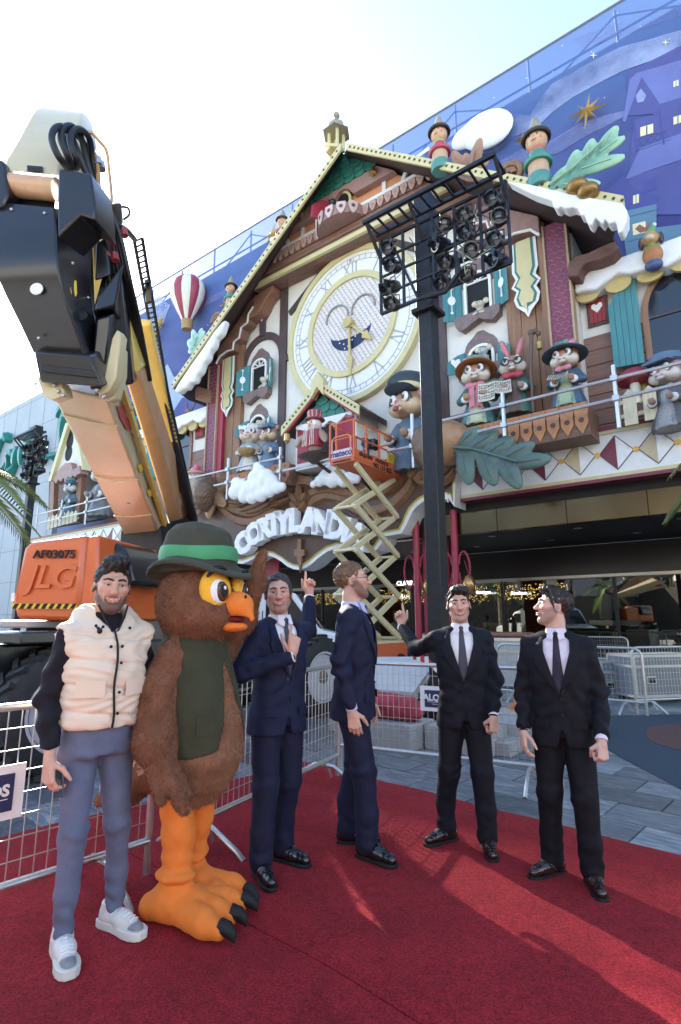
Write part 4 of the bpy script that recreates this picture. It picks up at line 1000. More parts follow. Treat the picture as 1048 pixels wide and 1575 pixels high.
# ================================================================== low wings either side of the clock house
def wing(name, label, s0, s1, sb):
 w = Th(name, label, 'building', ((s0 + s1) / 2, .3, 0), 'F'); d = -.3
 z1 = 11.2
 w.p('wall', spoly([(s0, 9.2), (s1, 9.2), (s1, z1), (s0, z1)], d, 2.2), CREAM, smooth=0)
 k = 0; z = 6.45
 while z < 9.15:
  w.p('plank', spoly([(s0, z + .012), (s1, z + .012), (s1, z + .44), (s0, z + .44)], d + .03 + .01 * (k % 2), .2), PLANK, smooth=0); z += .45; k += 1
 w.p('backing', spoly([(s0, 6.4), (s1, 6.4), (s1, 9.2), (s0, 9.2)], d - .2, 2), TIMBER, smooth=0)
 # wavy snow trim with gold scallops under it
 n = int((s1 - s0) / .28); bot = []
 for i in range(n + 1):
  s = s0 + (s1 - s0) * i / n; bot.append((s, z1 - .35 + .1 * math.sin(s * 3.3) + .08 * math.sin(s * 7.1 + 1)))
 w.p('snow_trim', spoly([(s1, z1 + .25), (s0, z1 + .25)] + bot, d + .55, 2.7), SNOW, smooth=50, bev=.06)
 s = s0 + .3
 while s < s1 - .4:
  m = MB(); m.disc((s, -(d + .35), z1 - .4), .34, (0, .1, 0), 14, r2=.26); w.p('gold_scallop', m, GOLD, smooth=0); s += .8
 return w
wr_ = wing('right_wing_house' if False else 'side_house', 'low cream and plank side house with red shutter door right of the clock house', 8.75, 19, 1)
def prect(a, b, z0, z1, d, t): return spoly([(a, z0), (b, z0), (b, z1), (a, z1)], d, t)
def sdoor(w, a, b, z0, z1):
 o = w.p('red_shutter', prect(a, b, z0, z1, -.22, .05), wood('frame_brown', (.1, .055, .04)), smooth=0)
 n = 4; ww = (b - a - .14) / n
 for k in range(n): w.p('shutter_board', prect(a + .07 + k * ww + .008, a + .07 + (k + 1) * ww - .008, z0 + .07, z1 - .07, -.19, .03), wood('red_board', (.32, .03, .035), (6, 6, .5), .25), o, smooth=0)
 c = ((a + b) / 2, .175, z1 - .35); m = MB(); m.prism([(c[0] + u * 1.5, c[1], c[2] + v * 1.5) for u, v in HEART], (0, .012, 0)); w.p('heart_cutout', m, WHITEP, o, smooth=0)
a, b = FP(901, 463, -.22), FP(934, 456, -.22); z0 = FP(903, 505, -.22)[2]
sdoor(wr_, a[0], b[0], z0, a[2])
def bigarch(w, c, z0, wd, ht, shl):
 pts = [(c - wd, z0), (c + wd, z0), (c + wd, z0 + ht - wd)] + [(c + wd * math.cos(R(t)), z0 + ht - wd + wd * math.sin(R(t))) for t in range(15, 180, 15)] + [(c - wd, z0 + ht - wd)]
 o = w.p('arched_opening', spoly(pts, -.24, .06), glass('dark_glass_' + str(round(c)), (.015, .02, .03), .08), smooth=0)
 m = MB(); m.ring((c, .2, z0 + ht - wd), wd, wd + .16, (0, .1, 0), 24, a0=0, a1=180); m.join(sbar((c - wd - .08, z0), (c - wd - .08, z0 + ht - wd), -.2, .16)); m.join(sbar((c + wd + .08, z0), (c + wd + .08, z0 + ht - wd), -.2, .16)); w.p('opening_frame', m, WOODV, o, smooth=0)
 m = MB(); m.join(sbar((c - wd, z0 + ht * .45), (c + wd, z0 + ht * .45), -.2, .05)); m.join(sbar((c, z0), (c, z0 + ht - .05), -.2, .05)); w.p('glazing_bar', m, TIMBER, o, smooth=0)
 for k in range(5):
  u0, u1 = k * .15 + .005, k * .15 + .145; tp = lambda u: z0 + ht - .15 - .75 * max(0, u / .75) ** 2.2
  side = -1; x0 = c - wd - .2; ang = R(12)
  q = [(x0 - u * math.cos(ang), .16 - u * math.sin(ang), z) for u, z in ((u0, z0 - .1), (u1, z0 - .1), (u1, tp(1 - u1) if False else tp(u1)), (u0, tp(u0)))]
  m = MB(); m.prism(q, (0, -.06, 0)); w.p('shutter_board', m, TEAL, o, smooth=0)
b = FP(1006, 552, -.25)
bigarch(wr_, b[0] + 1.25, b[2], 1.25, 2.6, True)
wl_ = wing('side_house', 'low cream and plank side house half hidden by the boom, left of the clock house', -16.5, -7.35, -1)
a = FP(322, 637, -.22); b2 = FP(314, 676, -.22); sdoor(wl_, a[0] - 1.0, a[0] - .3, b2[2] + .15, a[2])
b = FP(298, 718, -.25); bigarch(wl_, b[0] - 1.5, b[2], 1.15, 2.6, True)
# far left playhouse with steep snowy roof
ph = Th('play_house', 'narrow play house with a steep white roof and round dark holes', 'building', (-21.5, .5, 6.6), 'F')
base = 6.9
def fq(name, pts, d, t, m, **k): return ph.p(name, fpoly(pts, d, t), m, **k)
fq('gable', [(103, 650), (112, 640), (126, 722), (80, 728)], .25, .3, CREAM, smooth=0)
for pts in ([(101, 650), (105, 652), (78, 740), (74, 740)], [(110, 642), (114, 641), (128, 722), (124, 724)]): o = fq('roof_edge', pts, .5, .5, GOLDL, smooth=0)
for x, y in ((110, 660), (107.5, 679), (105.5, 697)):
 c = FP(x, y, .27); m = MB(); m.disc(c, .42, (0, .02, 0), 16, r2=.5); ph.p('round_hole', m, BLACK, smooth=0)
fq('back_wall', [(76, 726), (200, 690), (200, 790), (74, 812)], -.9, .3, wood('dark_red_wall', (.07, .025, .02)), smooth=0)
for pts in ([(79, 728), (84, 727), (81, 806), (74, 808)], [(120, 718), (127, 716), (121, 800), (115, 802)]): fq('corner_post', pts, .3, .3, WOODV, smooth=0)
fq('carved_canopy', [(82, 738), (92, 720), (100, 712), (109, 711), (112, 722), (122, 716), (124, 728), (119, 730), (115, 734), (112, 731), (108, 736), (105, 733), (100, 738), (97, 735), (93, 741), (90, 737), (86, 744)], .6, .5, MAUVE, smooth=0, bev=.03)
fq('side_roof', [(126, 722), (112, 640), (165, 650), (190, 690), (190, 735)], -.2, .5, SNOW, smooth=0)
# ================================================================== diamond fascia over the canopy
def fascia(label, s0, s1, first, gr):
 f = Th('diamond_fascia', label, 'fascia', ((s0 + s1) / 2, -.5, 5.1), 'F', gr)
 f.p('board', prect(s0, s1, 5.27, 6.36, .5, .5), WHITEP, smooth=0)
 BURG = mat('burgundy_paint', (.2, .028, .045), .45); BEI = mat('beige_paint', (.56, .47, .3), .5)
 for z0, z1, m, d in ((5.08, 5.17, BURG, .56), (5.17, 5.27, GOLDL, .54), (6.36, 6.45, GOLDL, .54), (6.45, 6.56, BURG, .56)): f.p('moulding', prect(s0, s1, z0, z1, d, .45), m, smooth=0)
 k = math.ceil((s0 - first) / .925); OUT = mat('diamond_outline', (.09, .085, .09), .6)
 while first + k * .925 < s1:
  s = first + k * .925; c = s + .4625; zc = 5.82
  if c + .46 < s1 and s > s0:
   L3 = [(s + .05, zc), (c, zc + .45), (c, zc - .45)]; R3 = [(c + .012, zc + .45), (s + .875, zc), (c + .012, zc - .45)]
   f.p('diamond_half', spoly(L3, .512, .02), BURG if k % 2 else BEI, smooth=0); f.p('diamond_half', spoly(R3, .512, .02), mat('bright_white', (.85, .85, .85), .4), smooth=0)
   m = MB()
   for a, b in (((s + .05, zc), (c, zc + .46)), ((c, zc + .46), (s + .875, zc)), ((s + .875, zc), (c, zc - .46)), ((c, zc - .46), (s + .05, zc))): m.join(sbar(a, b, .522, .02, .02))
   f.p('diamond_outline', m, OUT, smooth=0)
  if s0 < s < s1: m = MB(); m.disc((s, -.535, zc), .075, (0, .03, 0), 12); f.p('gold_button', m, mat('ochre_paint', (.75, .42, .09), .4), smooth=0)
  k += 1
 return f
fascia('diamond patterned white fascia over the shop canopy on the right', 5.05, 19, 8.07, 'diamond fascias above the shop canopy')
fascia('diamond patterned white fascia behind the orange machine on the left', -24.2, -6.4, 8.07, 'diamond fascias above the shop canopy')
# ================================================================== carved sign board with lettering
sb_ = Th('sign_board', 'carved brown sign board with white scalloped edge below the clock', 'sign board', (-1.2, -.9, 3.5), 'F')
SXC = -1.21
R_ = [(702, 700), (699, 779), (690.5, 767.5), (676, 764), (662, 766), (650, 772), (641, 779), (635, 786), (630, 796), (625, 808), (617.5, 820.5), (592, 825), (589, 833), (579, 846), (566, 850), (553, 848), (535, 843), (520, 842), (504, 848), (490, 858), (479, 868), (469, 874), (460, 876.5)]
RS = [(p[0], p[2]) for p in (FP(x, y, .9) for x, y in R_)]
ctr = RS[-1][0]
LS = [(2 * ctr - s, z) for s, z in RS[:-1]]
full = RS + LS[::-1]
def inset(o, dd):
 n = len(o); out = []
 for i in range(n):
  a, b, c = Vector(o[i - 1]), Vector(o[i]), Vector(o[(i + 1) % n]); t = ((b - a).normalized() + (c - b).normalized()); t = t.normalized() if t.length > 1e-6 else (c - b).normalized()
  nrm = Vector((-t.y, t.x)); out.append(tuple(b - nrm * dd))
 return out
lo = [(s, z) for s, z in full]
sb_.p('white_edge', spoly(lo, .9, .8), WHITEP, smooth=0)
i1 = inset(lo, .13); i2 = inset(lo, .19)
if sum(abs(a[1] - 3.5) for a in i1) < sum(abs(a[1] - 3.5) for a in lo): pass
def inside_ok(i): return min(z for s, z in i) > min(z for s, z in lo)
if not inside_ok(i1): i1 = inset(lo, -.13); i2 = inset(lo, -.19)
i1[0] = (i1[0][0], 6.5); i1[-1] = (i1[-1][0], 6.5); i2[0] = (i2[0][0], 6.52); i2[-1] = (i2[-1][0], 6.52)
sb_.p('gold_line', spoly(i1, .93, .1), mat('yellow_gold_line', (.5, .42, .08), .4), smooth=0)
sb_.p('brown_face', spoly(i2, .95, .1), BOARD, smooth=0)
m = fpoly([(458, 829), (463, 829), (463, 845), (468, 845), (468, 855), (464, 855), (463, 868), (461, 880), (459, 868), (456, 855), (452, 855), (452, 845), (457, 845)], 1.08, .1); sb_.p('wooden_pendant', m, CARVE, smooth=0)
# carved flourishes: feather-like strips along the board's top
def leafstrip(pts, w, d, name='carved_leaf', m=CARVE, th=sb_, t=.14):
 P = [Vector(FP(x, y, d)) for x, y in pts]; sm = []
 for i in range(len(P) - 1):
  a, b, c, e = P[max(i - 1, 0)], P[i], P[i + 1], P[min(i + 2, len(P) - 1)]
  for k in range(5):
   u = k / 5; sm.append(.5 * ((2 * b) + (-a + c) * u + (2 * a - 5 * b + 4 * c - e) * u * u + (-a + 3 * b - 3 * c + e) * u ** 3))
 sm.append(P[-1]); n = len(sm); rows = []
 for i, p in enumerate(sm):
  dr = (sm[min(i + 1, n - 1)] - sm[max(i - 1, 0)]).normalized(); sd = Vector((dr.z, 0, -dr.x)); f = i / (n - 1)
  ww = w * (math.sin(math.pi * min(1, f * .86 + .1)) ** .7) * .5
  rows.append([p - sd * ww + Vector((0, .06, 0)), p - sd * ww * .8 - Vector((0, t * .5, 0)), p - sd * ww * .1 - Vector((0, t * .3, 0)), p + sd * ww * .55 - Vector((0, t, 0)), p + sd * ww + Vector((0, .06, 0))])
 q = MB(); q.grid(rows); return th.p(name, q, m, smooth=70)
for pts, w in (([(338, 778), (360, 798), (385, 804), (405, 797), (420, 789), (440, 790), (452, 778)], .42), ([(338, 772), (362, 785), (392, 790), (412, 780), (432, 774), (450, 766)], .4), ([(372, 786), (395, 778), (412, 770)], .3), ([(382, 789), (402, 783), (420, 772)], .3), ([(340, 764), (365, 778), (385, 770)], .3), ([(350, 770), (372, 772), (400, 766)], .34),
   ([(418, 772), (432, 756), (455, 742), (478, 742), (498, 756)], .5), ([(470, 790), (485, 770), (505, 762), (530, 768), (560, 780)], .45), ([(462, 780), (480, 760), (505, 752), (535, 760), (565, 768)], .42), ([(500, 752), (520, 742), (545, 752), (575, 760), (605, 750), (625, 725)], .42), ([(520, 770), (560, 788), (600, 778), (628, 752), (640, 722)], .45), ([(545, 745), (580, 748), (605, 735), (622, 712)], .4)):
 leafstrip(pts, w, 1.0)
for a, b in (((459, 785), (459, 745)), ((459, 775), (446, 758)), ((459, 775), (473, 758)), ((459, 785), (447, 772)), ((459, 785), (472, 772))): leafstrip([a, ((a[0] + b[0]) / 2, (a[1] + b[1]) / 2), b], .3, 1.12)
for pts in ([(632, 735), (640, 715), (638, 690)], [(640, 740), (655, 722), (662, 705)], [(622, 712), (634, 700), (637, 665)], [(640, 735), (660, 740), (682, 735), (700, 722)], [(345, 768), (335, 755), (338, 742)], [(330, 770), (322, 785), (316, 792)], [(340, 760), (342, 745), (336, 725)]): leafstrip(pts, .55, 1.15)
# snow drifts on the sign board (puffed)
def puffs(label, items, dp, name='snow_drift'):
 m = MB(); b0 = None
 lo = [1e9] * 3; hi = [-1e9] * 3; C = []
 for x, y, r in items:
  c = FP(x, y, dp); C.append((c, r)); lo = [min(a, b - r - .1) for a, b in zip(lo, c)]; hi = [max(a, b + r + .1) for a, b in zip(hi, c)]
 B = Blob(lo, hi, .05)
 for c, r in C: B.ell(c, (r, r * .75, r), .06)
 o = mkb(name, skin(B), SNOW, None, C[0][0]); o.location = f2w(C[0][0]); o.rotation_euler = (0, 0, FA); tags(o, label, 'snow ornament', 'puffy snow ornaments on the sign board'); return o
random.seed(3)
it = [(x, y, r) for x, y, r in ((362, 757, .3), (372, 748, .3), (384, 752, .34), (398, 748, .34), (392, 735, .3), (400, 727, .28), (410, 735, .34), (418, 742, .3), (376, 763, .28), (388, 765, .26), (402, 760, .3), (415, 754, .28), (426, 750, .24), (434, 749, .18), (364, 743, .24), (396, 718, .18))]
puffs('larger puffy snow ornament left on the carved sign board', it, 2.1)
puffs('smaller puffy snow ornament under the orange lift basket', [(482, 745, .14), (492, 740, .22), (502, 734, .3), (512, 738, .3), (520, 732, .3), (530, 738, .28), (540, 735, .24), (549, 737, .16), (508, 722, .22), (517, 724, .2)], 1.3)
# lettering: every letter is a puffed solid of its own
lt_ = Th('lettering', 'white puffy raised lettering reading CORTYLANDIA on the brown sign board', 'lettering', (-1, -1.0, 4.8), 'F')
LW = [(378, 838, 'C', 20, 1.15), (396, 823, 'O', 16, 1.15), (411.5, 815, 'R', 12, 1.1), (426, 809, 'T', 6, 1.15), (441, 806, 'Y', 2, 1.2), (458, 803, 'L', 0, 1.15), (480, 803, 'A', -4, 1.2), (500, 806, 'N', -8, 1.15), (520, 812, 'D', -12, 1.2), (537, 818, 'I', -16, 1.1), (553, 826, 'A', -20, 1.05)]
for x, y, ch, rot, sz in LW:
 c = FP(x, y, 1.25); q = glyphs(ch, sz * .95, .17, .05, bev=.03)
 q.xf(Matrix.Translation(Vector(c)) @ Matrix.Rotation(R(-rot), 4, 'Y') @ Matrix.Rotation(R(90), 4, 'X')); lt_.p('letter', q, mat('gloss_white', (.85, .85, .85), .35), smooth=30)
# ================================================================== shop front under the canopy
sf = Th('shop_front', 'dark recessed shop front with glass, bronze band and soffit lamps', 'shop front', (4, 3, 0), 'F')
BRON = mat('bronze_panel', (.075, .053, .027), .25, .85, var=.35, scale=.8, bump=.04, bscale=3, stretch=(1, 1, .4))
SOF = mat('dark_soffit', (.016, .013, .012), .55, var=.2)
for k in range(22):
 s = -24 + k * 2.0
 sf.p('bronze_panel', prect(s + .01, s + 1.99, 4.15, 4.8, .15, .3), BRON, smooth=0)
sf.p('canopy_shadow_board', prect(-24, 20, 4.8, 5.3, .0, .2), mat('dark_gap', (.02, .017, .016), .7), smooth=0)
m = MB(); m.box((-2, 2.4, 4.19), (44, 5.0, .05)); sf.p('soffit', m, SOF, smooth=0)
for j in range(2):
 for k in range(14):
  c = (-18 + k * 2.6 + j * 1.2, .9 + j * 2.0, 4.163); m = MB(); m.lathe([(.1, 0), (.13, -.015), (.13, -.02)], c, 14); o = sf.p('soffit_lamp', m, STEEL, smooth=0)
m = MB(); m.box((-2, 5.1, 3.62), (44, .25, 1.1)); sf.p('dark_lintel', m, mat('dark_red_lintel', (.014, .008, .007), .3), smooth=0)
m = MB(); m.box((-2, 4.98, 3.05), (44, .3, .1)); sf.p('steel_lintel', m, mat('brushed_steel', (.4, .37, .32), .3, .8), smooth=0)
GL = clear_glass('shop_glass', .15); edges = [-24, -20.5, -17, -13.5, -10, -7.5, -5, -2.5, 0, 2, 4, 5.9, 8.0, 12.5, 17, 20]
for a, b in zip(edges, edges[1:]):
 m = MB(); m.box(((a + b) / 2, 5.1, 1.5), (b - a - .1, .03, 3.0)); sf.p('glass_pane', m, GL, smooth=0)
 m = MB(); m.box((b, 5.1, 1.5), (.1 if b != 5.9 else .35, .14, 3.0)); sf.p('mullion', m, mat('cream_pillar', (.4, .36, .27), .5) if b == 5.9 else DARKST, smooth=0)
m = MB(); m.box((-2, 5.1, .12), (44, .2, .24)); sf.p('plinth', m, mat('dark_plinth', (.04, .04, .04), .4), smooth=0)
m = MB(); m.box((-2, 9.0, 1.6), (44, .2, 3.3)); sf.p('shop_back_wall', m, mat('shop_back', (.03, .026, .022), .6, var=.3, scale=.5), smooth=0)
m = MB(); m.box((-2, 7.1, 3.22), (44, 4.0, .06)); sf.p('shop_ceiling', m, mat('shop_ceiling', (.1, .095, .085), .7), smooth=0)
m = MB(); m.box((7.0, 5.4, 1.5), (1.3, .04, 2.9)); sf.p('olive_display_panel', m, mat('olive_panel', (.12, .125, .085), .5), smooth=0)
rnd = random.Random(5); m = MB()
for s0, s1, z0, z1 in ((-2.5, 2.9, 2.3, 2.95), (3.4, 6.3, 2.35, 2.95), (-9, -4, 2.3, 2.9)):
 for k in range(int((s1 - s0) * 75)): m.sph((rnd.uniform(s0, s1), 6.2 + rnd.uniform(-.3, .3), rnd.uniform(z0, z1)), .016, 4, 3)
sf.p('fairy_light', m, mat('warm_lamp', (1, .75, .35), .5, bump=0, emit=(1, .62, .2, 2.2)), smooth=0, kind='stuff')
for s in (-1.8, .6, 2.2, 4.6, 6.6, 9.5): m = MB(); m.disc((s, 6.6, 3.185), .14, (0, 0, -.01), 12, ((1, 0, 0), (0, 1, 0))); sf.p('shop_downlight', m, mat('shop_lamp', (1, .95, .85), .5, bump=0, emit=(1, .93, .8, 9)), smooth=0)
rnd = random.Random(8)
for k in range(16):
 s = -9 + k * 1.15; h = rnd.uniform(.9, 1.9); m = MB(); m.box((s, 7.6, h / 2 + .1), (.75, .4, h));
 for z in (.5, .9, 1.3):
  if z < h: m.box((s, 7.36, z), (.7, .12, .03))
 sf.p('display_counter', m, mat(('walnut', 'grey_unit', 'white_unit', 'brown_unit')[k % 4], ((.12, .06, .035), (.12, .12, .125), (.4, .39, .37), (.08, .05, .035))[k % 4], .4), smooth=0)
q = glyphs('CLARINS', .26, .01); stand(q, FP(626, 897, -4.8)); sf.p('shop_name', q, mat('lit_white', (.9, .9, .9), .5, bump=0, emit=(1, 1, 1, 1.0)), smooth=0)
q = glyphs('HAM', .24, .01); stand(q, FP(612, 918, -4.8)); sf.p('shop_name', q, MATS['lit_white'], smooth=0)
for x, y in ((744, 911), (798, 912)):
 q = glyphs('Boutique', .16, .01); stand(q, FP(x, y, -4.8)); sf.p('shop_name', q, MATS['lit_white'], smooth=0)
# crimson posts with scroll ironwork under the sign board
def post(s, label):
 t = Th('scroll_post', label, 'post', (s, -.3, 0), 'F', 'crimson posts holding the sign board')
 m = MB(); m.tube([(s, -.3, 0), (s, -.3, 4.9)], .11, 12); t.p('pole', m, CRIM)
 for sx in (-1, 1):
  m = MB(); m.tube([(s + sx * .12 + sx * .35 * (1 - math.cos(R(a))) * .5, -.3, 3.2 + .45 * math.sin(R(a)) - .25 * a / 360) for a in range(0, 361, 20)], .035, 6); t.p('scroll', m, CRIM)
 m = MB(); m.lathe([(.02, .3), (.12, .22), (.2, 0), (.14, -.25), (.02, -.34)], (s + .42, -.3, 2.6), 12); t.p('gold_bauble', m, mat('bauble_gold', (.45, .25, .1), .25, .7))
 m = MB(); m.tube([(s + .42, -.3, 2.9), (s + .3, -.3, 3.3)], .012, 5); t.p('bauble_cord', m, CRIM)
s1 = FP(641, 850, .3)[0]; post(s1, 'thin crimson scroll post left of the black lamp tower')
post(FP(700, 850, .3)[0], 'thin crimson scroll post right of the black lamp tower')
for x, lb in ((672, 'wide crimson panel behind the black lamp tower'), (412, 'wide crimson panel behind the owl costume wing')):
 c = FP(x, 900, -.4); m = MB(); m.box((c[0], .4, 2.45), (1.3 if x < 500 else .9, .12, 4.9)); one('crimson_panel', lb, 'panel', m, CRIM, (c[0], .4, 0), 'F', smooth=0)
# timber chalet counter at the shop, right of the tower
c = FP(715, 968, .3)
t = Th('wooden_counter', 'brown wooden counter with green front behind the smiling man', 'counter', (c[0], c[1], 0), 'F')
m = MB(); m.box((c[0] + .8, c[1], 1.15), (2.3, .6, .1)); t.p('counter_top', m, WOODH, smooth=0)
m = MB(); m.box((c[0] + .8, c[1] + .02, .55), (2.1, .45, 1.1)); t.p('counter_body', m, WOODV, smooth=0)
m = MB(); m.box((c[0] + .1, c[1] - .25, .6), (.6, .05, .8)); t.p('green_panel', m, mat('panel_green', (.05, .14, .06), .5), smooth=0)
# ================================================================== painted figures and ornaments on the facade
FIG = mat('painted_figure', (.5, .5, .5), .45, var=.14, scale=5, bump=.15, bscale=14, attr=True, coat=.15)
def fig(name, label, base_px, d, cat, group=None):
 b = FP(*base_px, d); return Th(name, label, cat, b, 'F', group), b
def bl(th, name, h, lo, hi, ops, b, S=1.0, M=None, parent=None, m=None, col=(.5, .5, .5), it=1, disp=None):
 """ops in figure units (x right, y to the back, z up); S scales to metres, b is the base point"""
 B = Blob(lo, hi, h, col)
 for op in ops:
  f = op[0]; a = op[1:]; getattr(B, f)(*a[:-1], **a[-1]) if isinstance(a[-1], dict) else getattr(B, f)(*a)
 mb = skin(B, disp, it); mb.v = np.asarray(mb.v) * S
 if M is not None: A = np.array(M.to_3x3()); mb.v = mb.v @ A.T
 return mkb(name, mb, m or FIG, parent or th.o)
DK = (.02, .015, .015); WH = (.75, .73, .68); PK = (.62, .2, .24)
def eyes(th, hd, pos, r, b, S, M=None, iris=(.08, .05, .03)):
 for sx in (-1, 1):
  m = MB(); c = Vector(pos); c.x *= sx; c.x += hd
  m.sph(c, (r * .8, r * .5, r), 10, 8); n1 = len(m.v); m.sph(c + Vector((-.15 * r, -.28 * r, 0)), (r * .52, r * .3, r * .66), 8, 6); n2 = len(m.v); m.sph(c + Vector((-.05 * r, -.5 * r, r * .3)), r * .17, 6, 4)
  cc = np.ones((len(m.v), 3)) * .8; cc[n1:n2] = iris; m.c = cc
  m.v = [tuple((M @ (Vector(v) * S)) if M is not None else Vector(v) * S) for v in m.v]
  mk('eye', m, FIG, th.o, (0, 0, 0))
def RY(a): return Matrix.Rotation(R(a), 4, 'Y')
def RZ(a): return Matrix.Rotation(R(a), 4, 'Z')
def critter(name, label, px, d, S, yaw, kind, head, coat, skirt, hat=None, extras=(), group=None):
 th, b = fig(name, label, px, d, 'animal figure', group); M = RZ(yaw)
 fur, muz, ear = head
 K = dict
 H = [('ell', (0, 0, 1.42), (.36, .31, .3), .05, fur), ('ell', (-.2, -.14, 1.32), (.17, .16, .15), .06, muz), ('ell', (.2, -.14, 1.32), (.17, .16, .15), .06, muz), ('ell', (0, -.27, 1.33), (.15, .14, .11), .05, muz),
  ('ell', (0, -.28, 1.49), (.11, .05, .1), .03, fur), ('ell', (0, -.405, 1.385), (.05, .035, .035), .012, (.45, .14, .15)), ('cap', (-.1, -.375, 1.29), (0, -.4, 1.265), .013, .013, .006, DK), ('cap', (.1, -.375, 1.29), (0, -.4, 1.265), .013, .013, .006, DK), ('ell', (0, -.36, 1.23), (.08, .06, .05), .02, muz)]
 for sx in (-1, 1):
  H += [('ell', (sx * .16, -.27, 1.47), (.115, .05, .13), .02, (.06, .04, .035))]
  if kind == 'rabbit': H += [('ell', (sx * .2, .02, 1.95), (.1, .06, .34), .03, fur, 'add', RY(sx * 18)), ('ell', (sx * .2, -.04, 1.95), (.055, .04, .26), .01, PK, 'add', RY(sx * 18))]
  elif kind == 'bear': H += [('ell', (sx * .33, 0, 1.66), (.13, .07, .13), .03, fur), ('ell', (sx * .33, -.05, 1.66), (.085, .04, .085), .015, PK)]
  elif kind == 'sheep': H += [('ell', (sx * .38, 0, 1.52), (.06, .06, .17), .02, ear), ('ell', (sx * .38, -.045, 1.52), (.03, .03, .11), .01, PK)]
  elif kind == 'bird': pass
  else: H += [('cap', (sx * .24, .02, 1.6), (sx * .33, .03, 1.92), .12, .02, .03, fur), ('cap', (sx * .25, -.06, 1.64), (sx * .32, -.04, 1.86), .06, .01, .01, PK)]
 if kind == 'sheep':
  rr = random.Random(4)
  for k in range(26):
   a = rr.uniform(0, 6.28); u = rr.uniform(.15, .9); H.append(('ell', (.3 * math.cos(a) * math.sqrt(1 - u * u * .8), .12 + .2 * math.sin(a), 1.5 + .32 * u), .1, .02, (.7, .66, .56)))
 bl(th, 'head', .024, (-.62, -.5, 1.0), (.62, .4, 2.35), H, b, S, M)
 eyes(th, 0, (.15, -.315, 1.48), .105, b, S, M)
 c1, c2 = coat
 Bd = [('loft', [(0, 0, 0, .46, .36), (.12, 0, 0, .45, .35), (.6, 0, 0, .27, .23), (.95, 0, 0, .25, .2), (1.12, 0, 0, .14, .13)], .03, c1), ('loft', [(.0, 0, -.13, .26, .28), (.55, 0, -.08, .16, .2), (.95, 0, -.06, .1, .17)], .015, skirt)]
 for sx in (-1, 1): Bd += [('cap', (sx * .24, 0, .98), (sx * .42, -.06, .72), .12, .11, .04, c1), ('cap', (sx * .42, -.06, .72), (sx * .26, -.3, .66), .11, .1, .03, c1), ('ell', (sx * .25, -.33, .67), (.11, .08, .11), .01, (.75, .73, .7))]
 for k in range(7):
  a = R(-90 + (k - 3) * 28); Bd += [('cap', (.46 * math.cos(a), .36 * math.sin(a), .0), (.28 * math.cos(a), .24 * math.sin(a), .6), .035, .015, .04, skirt if abs(k - 3) < 2 else c1)]
 bl(th, 'dress' if kind != 'bear' else 'uniform', .026, (-.65, -.6, -.1), (.65, .5, 1.25), Bd, b, S, M)
 for sx in (-1, 1): bl(th, 'paw', .02, (sx * .22 - .2, -.6, .5), (sx * .22 + .2, -.2, .9), [('ell', (sx * .21, -.4, .68), (.08, .08, .08), .02, fur)] + [('cap', (sx * .21 + (j - 1) * .05, -.44, .66), (sx * .21 + (j - 1) * .05, -.47, .74), .032, .03, .008, fur) for j in range(3)], b, S, M)
 if hat:
  hc, band, r_, tilt = hat; T = M @ Matrix.Translation((0, 0, 1.62 * 1)) @ Matrix.Rotation(R(tilt), 4, 'X')
  m = MB(); m.lathe([(.05, .3), (.2, .29), (.27, .22), (.3, .08), (.32, .04), (r_, -.06), (r_ + .02, -.1), (r_ - .02, -.11), (.28, .0)], (0, 0, 0), 24); m.v = [tuple((T @ Vector(v)) * S) for v in m.v]; mk('hat', m, mat('hat_' + name + str(hc[0]), hc, .6, var=.2, scale=4), th.o, smooth=60)
  m = MB(); m.lathe([(.275, .2), (.3, .2), (.325, .07), (.3, .07)], (0, 0, 0), 24); m.v = [tuple((T @ Vector(v)) * S) for v in m.v]; mk('hat_band', m, mat('hatband_' + str(band[0]), band, .6), th.o)
  q = MB(); cs = []
  for k, (x, y, z) in enumerate(((-.26, -.14, .16), (-.32, -.04, .1), (-.22, -.22, .1), (-.12, -.26, .14))):
   q.sph((x * (-1 if name == 'fox_figure' else 1), y, z), .085, 8, 6); cs += [((.65, .25, .28) if k % 2 == 0 else (.15, .3, .2))] * 63
  q.c = np.array(cs[:len(q.v)]); q.v = [tuple((T @ Vector(v)) * S) for v in q.v]; mk('hat_flowers', q, FIG, th.o)
 for nm, mb, mm in extras:
  mb.v = [tuple((M @ Vector(v)) * S) for v in mb.v]; o_ = mk(nm, mb, mm, th.o, smooth=50)
  if nm == 'music_notes': o_['kind'] = 'stuff'
 return th
def sheet(c, w, h, tilt=20, rz=0, lines=True):
 q = MB(); T = Matrix.Translation(Vector(c)) @ RZ(rz) @ Matrix.Rotation(R(-tilt), 4, 'X')
 rows = [[(x * w / 2, .03 * math.cos(x * 2) + .0, z * h / 2) for x in np.linspace(-1, 1, 7)] for z in (-1, 1)]
 q.grid(rows); q.grid([[(p[0], p[1] + .02, p[2]) for p in r_] for r_ in rows]); return q.xf(T)
def staves(c, w, h, tilt=20, rz=0):
 q = MB(); T = Matrix.Translation(Vector(c)) @ RZ(rz) @ Matrix.Rotation(R(-tilt), 4, 'X'); rr = random.Random(2)
 for k in range(6):
  z = (-.38 + k * .15) * h
  for j in range(9):
   x = (-.42 + j * .105) * w; q.box((x, -.0 + .03 * math.cos(x * 2 / w * 2), z + rr.uniform(-.015, .03)), (w * .05, .012, h * rr.uniform(.03, .08)))
 return q.xf(T)
